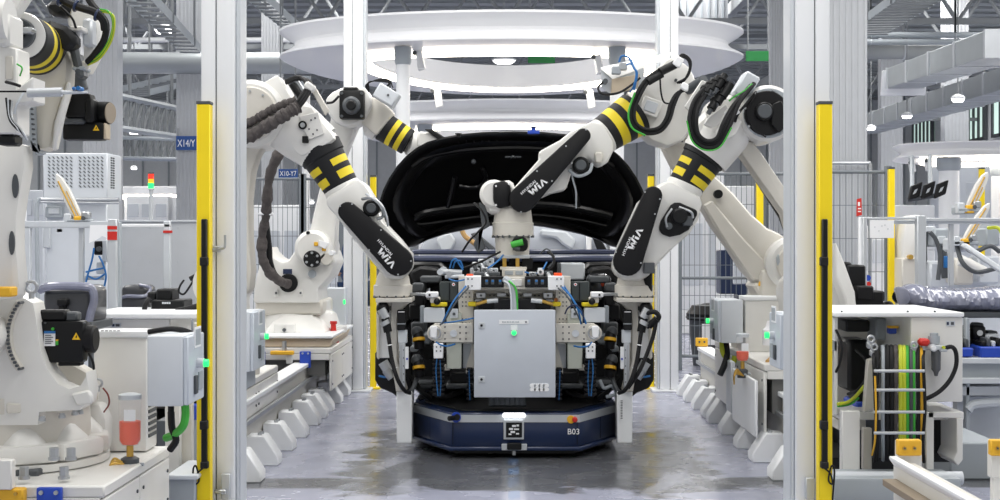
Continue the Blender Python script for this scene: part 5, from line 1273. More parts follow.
part(nx, 'roof', lambda b: b.hull([W(450, 226, 15.4), W(576, 226, 15.4), W(566, 208, 15.9), W(460, 208, 15.9)], [p+Vector((0, 1.6, 0)) for p in (W(450, 226, 15.4), W(576, 226, 15.4), W(566, 208, 15.9), W(460, 208, 15.9))], SIL, .05, 2))
part(nx, 'wheel', lambda b: [b.cyl((AX+s*.85-.1, y, .33), (AX+s*.85+.1, y, .33), .33, RUB, n=24) for s in (-1, 1) for y in (14.8, 16.4)])
# ================================================================ rails, carriages, cabinets
def rail(label, X0, X1, Y0, Y1, z, feet, side, fm=None):
    t = thing('floor_rail', label, 'rail', ((X0+X1)/2, Y0, 0))
    xi = X0 if side < 0 else X1    # face towards the aisle
    def f(b):
        CR = M('rail_cream', '#cfcdc6', .5)
        for u0, u1 in ((X0, X0+.13), (X1-.13, X1)): b.bb(u0, u1, Y0, Y1, z-.03, z, COLW, .004); b.bb(u0+.03, u1-.03, Y0, Y1, .03, z-.03, CR, .004)
        b.bb(X0+.1, X1-.1, Y0+.05, Y1-.05, .02, .16, M('trough_black', '#2a2b2c', .6), .004)
        s = -side if False else side
        xa = xi if side < 0 else xi
        b.bb(xi-.012, xi+.012, Y0, Y1, z-.15, z-.12, STEEL, .003)
    part(t, 'beam', f)
    part(t, 'guide', lambda b: b.bb((X0+X1)/2-.06, (X0+X1)/2+.06, Y0+.05, Y1-.05, .16, z-.03, DGREY, .004))
    for y in feet:
        b = MB(); h = .185; w = .17; o = xi
        d = -1 if side < 0 else 1     # direction towards the aisle
        A = [(o-d*.02, 0), (o+d*.18, 0), (o+d*.18, .055), (o+d*.095, h), (o-d*.02, h)]
        b.hull([Vector((x, y, zz)) for x, zz in A], [Vector((x, y+w, zz)) for x, zz in A], COLW, .006, 1)
        b.build('foot', t)
    part(t, 'anchor_bolt', lambda b: [b.cyl((xi+(-1 if side < 0 else 1)*.06, y+w_, .185), (xi+(-1 if side < 0 else 1)*.06, y+w_, .2), .014, STEEL, n=8) for y in feet for w_ in (.05, .12)])
    return t
# left rail: aisle side faces +x; right rail: aisle side faces -x
rl = rail('long cream floor rail on the left of the aisle with wedge-shaped white feet', -2.25, -1.60, 7.9, 13.6, .41, [8.1, 8.71, 9.33, 9.95, 10.6, 11.05, 11.45, 12.06, 12.66], 1)
rr = rail('long cream floor rail on the right of the aisle with wedge-shaped white feet', 1.735, 2.45, 7.95, 12.7, .44, [8.17, 8.83, 9.42, 10.1, 10.74, 11.05, 11.6, 12.15, 12.62], -1)
part(rr, 'rail_end_plate', lambda b: (b.pbox(699, 338, 708, 362, 12.72, .04, COLW, .004), b.pbox(696, 338, 708, 346.5, 12.68, .05, AMB, .005), b.disc(699.5, 342, 12.67, 12.7, 1, DGREY, 8), b.disc(704.5, 342, 12.67, 12.7, 1, DGREY, 8)), 'yellow topped end plate')
rf = thing('floor_rail', 'short cream floor rail end in the right foreground bottom corner', 'rail', (1.75, 5.0, 0))
def f(b):
    b.hull([W(889, 456, 6.0), W(897, 456, 6.0), W(897, 470, 6.0), W(889, 459, 6.0)], [Vector((W(889, 456, 6.0).x+dx, 3.2, W(889, 456, 6.0).z+dz)) for dx, dz in ((0, 0), (.035, 0), (.035, -.06), (0, -.012))], COLW, .003)
    b.bb(1.66, 1.75, 3.2, 6.0, .10, .45, M('rail_cream', '#cfcdc6', .5), .003); b.bb(1.6, 1.66, 3.2, 5.95, .36, .39, M('worn_brown_steel', '#8d7f6c', .5, .3), .003); b.bb(1.64, 2.3, 3.2, 6.0, 0, .1, COLW, .004)
part(rf, 'beam', f)
for x0, x1 in ((898, 922), (991, 1016)):
    def f(b):
        b.pbox(x0, 441, x1, 478, 6.02, .05, WHITE, .004); b.pbox(x0, 440, x1, 456, 6.0, .04, AMB, .005)
        for xx in (x0+7, x1-7): b.disc(xx, 448.5, 5.99, 6.01, 2, GOLD, 12); b.disc(xx, 448.5, 5.985, 6.0, 1, DGREY, 10)
        b.pbox(x0+2, 470, x1-2, 560, 6.03, .04, WHITE, .004)
    part(rf, 'end_stop', f, 'yellow topped end stop')
def carriage(name, label, X0, X1, Y0, Y1, zb, zt, side, extra=None):
    t = thing(name, label, 'carriage', ((X0+X1)/2, (Y0+Y1)/2, zb))
    part(t, 'deck', lambda b: b.bb(X0, X1, Y0, Y1, zt-.05, zt, WHITE, .008))
    xi = X1 if side > 0 else X0; s = -.02*side
    def f(b):
        n = 2; L = (Y1-Y0)/n
        for i in range(n): b.bb(xi+s, xi, Y0+L*i+.008, Y0+L*(i+1)-.008, zb-.12, zt-.055, WHITE, .004)
        for i in range(n):
            for yy in (Y0+L*i+.05, Y0+L*(i+1)-.05):
                for zz in (zb-.07, zt-.11): b.cyl((xi-.002*side, yy, zz), (xi+.006*side, yy, zz), .008, DGREY, n=8)
    part(t, 'side_panel', f)
    part(t, 'frame', lambda b: (b.bb(X0+.06, X1-.06, Y0+.04, Y1-.04, zb, zt-.05, M('shadow_gap_grey', '#6a6a68', .6), 0), b.bb(X0+.02, X1-.02, Y0, Y0+.03, zt-.1, zt-.05, WHITE, .004)))
    if extra: extra(t)
    return t
def extraE(t):
    part(t, 'lifting_lug', lambda b: (b.pbox(36, 488, 61, 512, 5.535, .03, BLUE, .006, 2), b.disc(40.5, 493, 5.525, 5.54, 2.2, STEEL, 14), b.disc(55.5, 493, 5.525, 5.54, 2.2, STEEL, 14)), 'blue bolted lug')
    part(t, 'stop_bar', lambda b: (b.pbox(-10, 489, 23, 503, 5.52, .05, AMB, .006), b.disc(15, 494, 5.51, 5.53, 1.8, GOLD, 12)), 'amber bar')
    part(t, 'lug_post', lambda b: b.pbox(-10, 460, 11.5, 490, 5.5, .05, WHITE, .005))
    part(t, 'rubber_pad', lambda b: b.pbox(12, 470, 38, 482, 5.8, .1, DGREY, .006))
carriage('robot_carriage', 'white carriage deck under the large robot in the left foreground', -2.9, -1.6, 5.58, 6.66, .25, .425, 1, extraE)
def extraB(t):
    for x in (259, 304.5):
        part(t, 'lifting_lug', lambda b: (b.pbox(x-5, 351.5, x+6, 368, 11.34, .03, BLUE, .006, 2), b.disc(x-2, 353.5, 11.33, 11.35, 1, STEEL, 10), b.disc(x+3.5, 353.5, 11.33, 11.35, 1, STEEL, 10)), 'blue bolted lug')
    part(t, 'stop_bar', lambda b: b.pbox(270, 351, 293.5, 355, 11.32, .05, AMB, .006), 'amber bar')
    part(t, 'grease_nipple', lambda b: (b.cyl(W(284.5, 352, 11.36), W(284.5, 341, 11.36), .018, STEEL, n=12), b.pbox(286, 355, 292, 364, 11.36, .04, COLW)))
    part(t, 'mud_tray', lambda b: b.hull([W(258, 347, 11.42), W(330, 347, 11.42), W(334, 338, 11.46), W(258, 338, 11.46)], [p+Vector((0, 1.2, 0)) for p in (W(258, 347, 11.42), W(330, 347, 11.42), W(334, 338, 11.46), W(258, 338, 11.46))], BEIGE, .01))
    part(t, 'top_plate', lambda b: b.hull([W(258, 335.5, 11.4), W(333, 335.5, 11.4), W(333, 338.5, 11.4), W(258, 338.5, 11.4)], [p+Vector((0, 1.5, 0)) for p in (W(258, 335.5, 11.4), W(333, 335.5, 11.4), W(333, 338.5, 11.4), W(258, 338.5, 11.4))], COLW, .006))
carriage('robot_carriage', 'white carriage with blue lugs under the far left robot', -2.4, -1.42, 11.4, 12.95, .30, .53, 1, extraB)
carriage('robot_carriage', 'white carriage hidden behind the left gantry post under the second left robot', -2.2, -1.62, 8.28, 9.95, .405, .52, 1)
def extraD(t):
    def f(b):
        for k in range(5): b.tube([Vector((1.68+.1*k, 9.0+.05*k, .625)), Vector((1.78+.1*k, 9.15, .66)), Vector((1.95+.06*k, 9.2+.03*k, .635)), Vector((2.1, 9.35, .63))], .014, (TAN, BEIGE, AMB, MGREY, TAN)[k])
    part(t, 'loose_hoses', f)
    part(t, 'guard_panel', lambda b: (b.bb(1.57, 1.59, 8.83, 9.72, .16, .52, COLW, .006), b.bb(1.565, 1.595, 9.74, 9.95, .20, .56, COLG, .006)))
    part(t, 'end_plate', lambda b: b.bb(1.72, 2.0, 8.6, 8.66, .10, .53, COLW, .01))
carriage('robot_carriage', 'white carriage with tall guard panel under the right robot that crosses the hood', 1.64, 2.7, 8.9, 11.0, .30, .62, -1, extraD)

# control boxes with green lamp
def control_box(label, xf, y0, X1f, Y0, Y1, side, lamp, stripes=True):
    """front face (towards us) spans world X from xf to X1f at depth Y0; door faces the aisle"""
    z0, z1 = y0
    t = thing('control_box', label, 'control box', ((xf+X1f)/2, (Y0+Y1)/2, z0))
    part(t, 'body', lambda b: b.bb(xf, X1f, Y0, Y1, z0, z1, LGREY, .008, 2))
    xd = X1f if side > 0 else xf
    if Y0 in (8.3,): part(t, 'stand', lambda b: b.bb(xf+.03, X1f-.03, Y0+.05, Y1-.05, .515, z0, MGREY, .004))
    part(t, 'door', lambda b: b.bb(xd, xd+side*.022, Y0+.004, Y1-.004, z0+.004, z1-.004, M('door_blue_grey', '#c6cdd6', .45), .005))
    xs = xd+side*.022
    part(t, 'green_lamp', lambda b: (b.cyl((xs, Y0+.55*(Y1-Y0), lamp), (xs+side*.03, Y0+.55*(Y1-Y0), lamp), .022, COLG, n=18), b.cyl((xs+side*.03, Y0+.55*(Y1-Y0), lamp), (xs+side*.05, Y0+.55*(Y1-Y0), lamp), .017, GRN_L, n=16)))
    def f(b):
        yc = Y0+.55*(Y1-Y0); L = (Y1-Y0)
        b.bb(xs, xs+side*.004, yc-.06*1, yc+.06, lamp+.07, lamp+.16, PAPER, 0); b.bb(xs, xs+side*.005, yc-.05, yc+.05, lamp+.08, lamp+.15, MGREY, 0)
        b.bb(xs, xs+side*.012, yc-.07, yc-.03, lamp-.13, lamp-.05, DGREY, .002); b.bb(xs, xs+side*.005, yc+.02, yc+.1, z0+.05, z0+.13, MGREY, 0)
    part(t, 'door_fittings', f)
    return t
a = W(147, 336, 6.0); c = W(183, 406.5, 6.0)
cb = control_box('grey control box with green lamp between the white cabinet and the left yellow post', a.x, (c.z, a.z), c.x, 6.0, 6.32, 1, W(0, 364.5, 6.1).z)
part(cb, 'green_cable', lambda b: b.ptube([(185, 405, 6.15), (185.5, 415, 6.15), (183, 426, 6.15), (175, 434, 6.2), (166, 438, 6.25)], .018, GREEN, 10))
part(cb, 'cable_gland', lambda b: (b.cyl(W(171, 406, 6.2), W(171, 413, 6.2), .014, BLACK, n=10), b.ptube([(171, 412, 6.2), (172, 428, 6.2), (176, 440, 6.2), (170, 450, 6.22)], .016, RUB)))
part(cb, 'roof_cable', lambda b: b.ptube([(148, 332, 6.2), (160, 330, 6.2), (172, 329, 6.2), (186, 331, 6.25), (196, 336, 6.3)], .012, RUB))
control_box('grey control box with green lamp half hidden behind the left gantry post', -1.62, (W(0, 372, 8.3).z, W(0, 312, 8.3).z), W(250, 0, 8.3).x, 8.3, 8.70, 1, W(0, 336.5, 8.5).z)
a = W(721, 300, 9.8); c = W(743, 343, 9.8)
cb = control_box('grey control box with green lamp in front of the mesh fence at right', a.x, (c.z, a.z), c.x, 9.8, 10.2, -1, W(0, 321, 10).z)
part(cb, 'earth_cable', lambda b: (b.ptube([(722, 342, 10), (723, 352, 9.95), (728, 360, 9.95), (733, 362, 9.95), (735, 356, 9.95)], .02, YGREEN), b.ptube([(726, 343, 9.98), (727, 355, 9.93), (724, 366, 9.9), (720, 375, 9.88)], .022, RUB)))
cb = control_box('grey control box with green lamp leaning out from the right gantry post', W(784.5, 0, 7.5).x, (W(0, 369, 7.6).z, W(0, 313, 7.6).z), 1.62, 7.5, 7.82, -1, W(0, 335.5, 7.65).z)
part(cb, 'wall_bracket', lambda b: b.bb(1.6, 1.80, 7.6, 7.66, .8, .86, MGREY, .004))
# big white electric cabinets on the carriages
def cabinet(label, X0, X1, Y0, Y1, z0, z1, side, vents=True):
    t = thing('white_cabinet', label, 'cabinet', ((X0+X1)/2, (Y0+Y1)/2, z0))
    part(t, 'body', lambda b: b.bb(X0, X1, Y0, Y1, z0, z1-.03, WHITE, .008, 2))
    part(t, 'lid', lambda b: b.bb(X0-.012, X1+.012, Y0-.012, Y1+.012, z1-.03, z1, COLW, .006, 2))
    xs = X1 if side > 0 else X0
    if vents:
        def f(b):
            for k in range(11): b.bb(xs-.004, xs+side*.006, Y0+.03, Y1-.02, z0+.06+.028*k, z0+.075+.028*k, DGREY, 0)
        part(t, 'vent_grille', f)
    return t
ca = cabinet('white electric cabinet with vent grille behind the large left robot and the orange grease jar', W(94, 0, 6.45).x, W(146.5, 0, 6.45).x, 6.45, 6.64, .43, W(0, 331, 6.45).z, 1)
part(ca, 'sticker', lambda b: [b.pbox(101+4*k, 330.4, 104+4*k, 331.3, 6.43, .004, DGREY, 0) for k in range(5)])
cabinet('white cabinet behind the grey control box at right, below the beige robot arm', W(744, 0, 9.9).x, W(790, 0, 9.9).x, 9.85, 10.6-.55, .62, W(0, 296, 9.9).z, -1, False)
# grease jars
def jar(px, yt, yf, yb, Y, label, w=11.0):
    t = thing('grease_jar', label, 'jar', W(px, yb+20*w/11, Y)); r = S(w, Y)
    zt, zf, zb = (W(px, v, Y).z for v in (yt, yf, yb)); x = W(px, 0, Y).x
    b = MB(); b.lathe((x, Y, zb), (0, 0, 1), [(0, r*.75), (.02, r*.97), (zt-zb, r)], CLEAR, 28); b.build('glass', t)
    b = MB(); b.lathe((x, Y, zb+.004), (0, 0, 1), [(0, r*.7), (.02, r*.92), (zf-zb, r*.94)], ORANGE, 28); b.build('orange_grease', t, 'orange grease filling')
    b = MB(); b.lathe((x, Y, zt), (0, 0, 1), [(0, r*1.03), (.02, r*1.03), (.026, r*.6)], COLG, 28); b.bb(x-r*.3, x+r*.75, Y-r*.99, Y-r*.96, zf+.01, zf+.06, PAPER, 0); b.build('lid', t)
    b = MB(); b.cyl((x, Y, zb), (x, Y, zb-.05), r*.32, GOLD, n=16); b.lathe((x, Y, zb-.11), (0, 0, 1), [(0, r*.8), (.05, r*.85), (.06, r*.5)], DGREY, 12)
    for k in range(5):
        a = k*1.25; b.cyl((x+r*.7*math.cos(a), Y+r*.7*math.sin(a), zb-.085), (x+r*1.25*math.cos(a), Y+r*1.25*math.sin(a), zb-.085), r*.16, MGREY, n=8)
    b.build('pump', t)
    b = MB()
    for k in range(4): b.tube([Vector((x-r*.5+.008*k, Y-r*.8, zb-.07-.008*k)), Vector((x-r*1.1, Y-r*1.2, zb-.05-.01*k)), Vector((x-r*1.5, Y-r*1.1-.01*k, zb-.09)), Vector((x-r*1.45, Y-r*1.0, zb-.15+.01*k))], .005, GOLD, 6)
    b.build('grease_line', t)
    return t
jar(130, 399, 422, 445, 6.15, 'clear jar of orange grease on the deck beside the large left robot')
jar(742.5, 337, 352, 361, 9.2, 'small clear jar with orange grease below the grey control box at right', 6.5)
b = MB(); b.lathe(W(333.5, 348, 12.0), (0, 0, 1), [(0, .03), (.02, .045), (.14, .045), (.15, .025), (.20, .022), (.21, .03), (.23, .03)], RED, 20); tag(b.build('red_bottle'), 'small red bottle on the carriage beside the far left robot', 'bottle')
b = MB(); b.lathe(W(773, 345, 9.35), (0, 0, 1), [(0, .07), (.10, .07), (.12, .05), (.16, .04)], PAPER, 24); tag(b.build('white_canister'), 'white canister beside the small grease jar at right', 'canister')

# ================================================================ right foreground: cable carrier end
rc = thing('cable_carrier_station', 'white box with hanging cable carrier of black, green and yellow cables at right foreground', 'cable station', (2.0, 7.6, 0))
yS = 7.5
part(rc, 'box', lambda b: b.pbox(911, 317, 963, 402, yS, .7, WHITE, .008, 2))
part(rc, 'lid', lambda b: (b.pbox(835, 312.5, 964.5, 317, yS-.02, .9, COLW, .006, 2), [b.disc(x, 311.5, yS, yS+.01, 1, DGREY, 8) for x in (842, 908, 935)]))
def f(b):
    b.pbox(946, 321, 955, 326, yS-.004, .006, LGREY, 0); b.pbox(946.8, 322, 949, 325, yS-.006, .004, NAVY, 0); b.pbox(951, 322, 954, 325, yS-.006, .004, DGREY, 0)
part(rc, 'sticker', f)
def f(b):
    b.pbox(834, 317, 838, 415, yS+.1, .2, WHITE); b.pbox(840, 412, 964, 420, yS+.15, .5, WHITE); b.pbox(836, 316, 911, 412, yS+.85, .03, CREAM, .003)
    b.pbox(842, 411, 860, 474, yS-.02, .06, WHITE, .004); b.poly([(868, 360), (874, 358), (876, 408), (864, 412)], yS+.05, .05, CREAM, .004)
    b.pbox(928, 412, 963, 418, yS, .3, WHITE, .004); b.pbox(926, 412, 934, 476, yS, .04, WHITE, .004); b.poly([(957, 418), (963, 418), (963, 460), (958, 466), (953, 460), (957, 452)], yS, .3, WHITE, .004); b.pbox(934, 417, 957, 462, yS+.28, .02, GASK, 0)
    b.pbox(838, 420, 866, 430, yS+.2, .3, CREAM); b.pbox(863, 428, 872, 470, yS+.05, .04, CREAM, .004)
part(rc, 'frame', f)
def f(b):
    b.pbox(848, 340, 872, 392, yS+.5, .3, BLACK, .02); b.disc(866, 400, yS+.4, yS+.6, 9, BLACK, 24); b.pbox(856, 402, 874, 411, yS+.38, .3, BLUE, .01); b.pbox(846, 320, 870, 332, yS+.4, .3, BLACK, .01); b.pbox(895, 322, 911, 360, yS+.4, .2, BLACK, .01); b.pbox(876, 318, 892, 340, yS+.5, .2, MGREY, .01); b.pbox(889, 328, 897, 334, yS+.2, .05, BLUE, .006); b.pbox(889, 326, 899, 328.5, yS+.2, .05, AMB, .004)
part(rc, 'drive_unit', f)
cols = [(878, 'a', RUB, 2.2), (884, 'a', MGREY, 1.9), (888, 'a', RUB, 2.4), (892, 'a', RUB, 2.4), (896, 'a', FAB, 2.2), (900.5, 'a', YGREEN, 2.2), (904, 'a', YGREEN, 2.0), (907, 'a', GREEN, 1.7), (910.5, 'a', DGREY, 1.9), (913, 'a', GREEN, 1.6), (917, 'a', RUB, 2.2), (920, 'a', AMB, 1.8)]
for i, (x, _, m, r_) in enumerate(cols):
    s = (x-900)*.06
    pts = [(x-2, 352, yS+.2), (x+s-.5, 346.5, yS+.02), (x+s, 352, yS-.10), (x+s, 375, yS-.16), (x+s*1.3, 400, yS-.16), (x+s*1.2, 430, yS-.12), (x+s, 448, yS-.05), (x+s, 460, yS+.05)]
    hose(rc, pts, r_*.95, m, 'cable')
part(rc, 'carrier_bar', lambda b: [b.cyl(W(874, y, yS-.2), W(924.5, y, yS-.2), S(1.5, yS), ALU, n=12) for y in (371, 390, 412, 433)])
def f(b):
    for x, sg in ((873.5, -1), (923, 1)):
        b.ptube([(x+1, 350, yS), (x, 358, yS-.14), (x+1, 380, yS-.19), (x+2, 410, yS-.19), (x+3 if sg < 0 else x, 440, yS-.14), (x+1, 462, yS)], S(1.6, yS), COVER, 10)
    b.ptube([(875, 376, yS-.2), (876, 410, yS-.21), (875, 440, yS-.16), (872, 455, yS-.06)], S(1.0, yS), AMB, 8)
part(rc, 'carrier_side', f)
part(rc, 'eye_clamp', lambda b: [(b.torus(W(x, y, yS-.1), (0, 1, 0), .016, .007, STEEL, 16), b.pbox(x-3, y+2, x+4, y+10, yS-.1, .05, STEEL, .01)) for x, y in ((871, 339), (914, 345), (874, 347))])
part(rc, 'bolt_row', lambda b: [b.cyl(W(x, 351, yS-.02), W(x, 345.5, yS-.02), .01, STEEL, n=8) for x in (881, 886, 897, 903, 909)])
def f(b):
    b.pbox(928, 345, 943, 350, yS-.1, .07, COLG, .006); b.cyl(W(934, 344, yS-.06), W(934, 336, yS-.06), .03, MGREY, n=18); b.cyl(W(934, 336, yS-.06), W(934, 333, yS-.06), .022, MGREY, n=18); b.lathe(W(936, 376, yS-.06), (0, 0, 1), [(0, .008), (.02, .014), (.035, .024), (.14, .026)], M('smoked_bowl', '#5a5c5e', .2), 20)
    b.pbox(940, 346, 948, 352, yS-.1, .05, COLG, .006); b.disc(944, 347.5, yS-.11, yS-.09, 1.6, YGREEN, 12)
    b.cyl(W(925, 346, yS-.06), W(928, 347, yS-.06), .02, STEEL, n=12); b.disc(934, 348, yS-.13, yS-.1, 3.6, COLG, 20); b.disc(934, 348, yS-.14, yS-.12, 2.4, PAPER, 16)
fi = part(rc, 'air_regulator', f)
b = MB(); b.box(W(923.5, 342, yS-.08), (.055, .06, .04), RED, None, .012); b.cyl(W(923.5, 344, yS-.06), W(923.5, 350, yS-.06), .018, ALU, n=12); b.build('red_valve_knob', fi, 'red valve knob')
hose(rc, [(945, 348, yS-.09), (952, 347, yS-.1), (956, 353, yS-.1), (956, 366, yS-.1), (950, 380, yS-.1), (940, 391, yS-.1), (930, 397, yS-.1), (922, 400, yS-.08)], 2.2, RUB)
hose(rc, [(838, 404, yS+.05), (848, 402, yS+.1), (856, 396, yS+.2), (866, 384, yS+.3)], 1.8, YGREEN, 'cable'); hose(rc, [(838, 406, yS+.06), (850, 404, yS+.12), (858, 398, yS+.22)], 1.4, GREEN, 'cable'); hose(rc, [(836, 330, yS+.1), (842, 345, yS+.05), (840, 362, yS+.05), (836, 372, yS+.1)], 1.3, RUB, 'cable')
hose(rc, [(856, 350, yS+.4), (866, 360, yS+.3), (868, 375, yS+.3), (858, 390, yS+.3), (848, 394, yS+.4)], 1.6, RUB, 'cable')
# servo motors of the right-hand machine above the white lid
sm = rC
def f(b):
    yy = 9.05
    b.pbox(847, 291, 884, 312, yy, .3, BLACK, .01); b.pbox(847, 265, 866, 292, yy+.08, .25, BLACK, .012); b.pbox(857, 286, 874, 300, yy-.04, .2, COVER, .01); b.pbox(872, 291, 885, 302, yy+.05, .22, BLACK, .01); b.pbox(841, 262, 852, 274, yy+.1, .2, BLACK, .012)
    b.pbox(846, 309, 886, 316, yy-.02, .34, DGREY, .004)
part(sm, 'servo_motor', f)
part(sm, 'cable', lambda b: b.ptube([(884, 304, 9.0), (890, 303, 8.95), (893, 308, 8.9), (889, 312, 8.9), (884, 309, 8.95)], .012, RUB))
part(sm, 'motor_tail', lambda b: b.bb(W(848, 0, 9.1).x, W(884, 0, 9.1).x, 9.1, 9.35, .62, .98, BLACK, .01))
t = thing('grey_trough', 'grey rounded cable trough on the floor below the hanging cables at right', 'trough', (2.0, 7.4, 0))
part(t, 'shell', lambda b: (b.pbox(834, 478, 962, 512, 7.2, .3, MGREY, .02, 2), b.cyl(W(834, 478, 7.3), W(962, 478, 7.3), .035, LGREY, n=16), b.bb(W(834, 0, 7.2).x, W(962, 0, 7.2).x, 7.22, 7.48, 0, W(0, 510, 7.2).z, MGREY)))
# ================================================================ left foreground behind the cabinet: things under the boxes
b = MB(); b.pbox(165, 405, 180, 478, 7.2, .05, WHITE, .004); b.pbox(181, 398, 192, 478, 7.25, .05, CREAM, .004); tag(b.build('cream_post_bracket'), 'cream steel bracket standing below the grey control box at left', 'bracket')
bx = thing('grey_tub', 'grey plastic tub on the floor behind the left yellow post', 'tub', W(182, 520, 6.9))
part(bx, 'shell', lambda b: b.hull([W(168, 478, 6.8), W(196, 478, 6.8), W(196, 478, 7.2), W(168, 478, 7.2)], [W(170, 540, 6.8), W(195, 540, 6.8), W(195, 540, 7.2), W(170, 540, 7.2)], MGREY, .01))
part(bx, 'rim', lambda b: b.pbox(166, 475, 198, 480, 6.78, .46, LGREY, .006))
b = MB(); b.pbox(188, 404, 198, 420, 7.4, .2, BLUE, .01); b.bb(W(190, 0, 7.4).x, W(196, 0, 7.4).x, 7.45, 7.55, 0, W(0, 419, 7.4).z, MGREY); b.pbox(190, 392, 200, 404, 7.42, .15, BLACK, .01); tag(b.build('blue_box'), 'small blue box on a stand glimpsed behind the left yellow post', 'box')
# ================================================================ mesh fences and background
def fence(label, A, B_, z0, z1, dx=.055, dz=.30, posts=True, mid=None):
    A = Vector((A[0], A[1], 0)); B_ = Vector((B_[0], B_[1], 0)); d = B_-A; L = d.length
    t = thing('mesh_fence', label, 'fence', (A+B_)/2)
    b = MB(); k = int(L/dx); u = Vector((0, 0, 1)); e = d.normalized()
    nrm = Vector((-e.y, e.x, 0))
    def bar(p, q, r):
        w = (q-p).normalized(); s = w.cross(nrm).normalized()*r
        b.hull([p-s-nrm*r, p+s-nrm*r, p+s+nrm*r, p-s+nrm*r], [q-s-nrm*r, q+s-nrm*r, q+s+nrm*r, q-s+nrm*r], WIRE, 0)
    for i in range(k+1): p = A+d*i/k; bar(p+u*z0, p+u*z1, .0028)
    n = int((z1-z0)/dz)
    for j in range(n+1): z = z0+(z1-z0)*j/n; bar(A+u*z, B_+u*z, .0032)
    b.build('wire_mesh', t)
    b = MB()
    for z in (z0, z1)+((mid,) if mid else ()): b.cyl(A+u*z, B_+u*z, .016, WIRE, n=8)
    b.build('frame_tube', t)
    if posts:
        for p in (A, B_): b = MB(); b.bb(p.x-.03, p.x+.03, p.y-.03, p.y+.03, 0, z1+.06, WIRE, .004); b.build('fence_post', t)
    return t
fence('grey wire mesh fence behind the far left robot, under the blue X10-Y7 sign', (W(244, 0, 16).x, 16), (W(302, 0, 16).x, 16), .15, W(0, 179, 16).z)
fence('grey wire mesh fence panel right of the fence post behind the striped sleeve at left', (W(303.5, 0, 16).x, 16.0), (W(341, 0, 16).x, 16.0), .15, W(0, 179, 16).z)
fence('grey wire mesh fence behind the right rear gantry post and bin', (W(679, 0, 15.2).x, 15.2), (W(757, 0, 15.2).x, 15.2), .15, W(0, 174, 15.2).z, mid=W(0, 278, 15.2).z)
fence('grey wire mesh fence between yellow fence post and right gantry post', (W(763, 0, 15.2).x, 15.2), (W(800, 0, 15.2).x, 15.2), .15, W(0, 174, 15.2).z)
fence('grey wire mesh fence behind the right yellow light curtain post', (W(828, 0, 13.4).x, 13.4), (W(888, 0, 13.4).x, 13.4), .15, W(0, 172, 13.4).z)
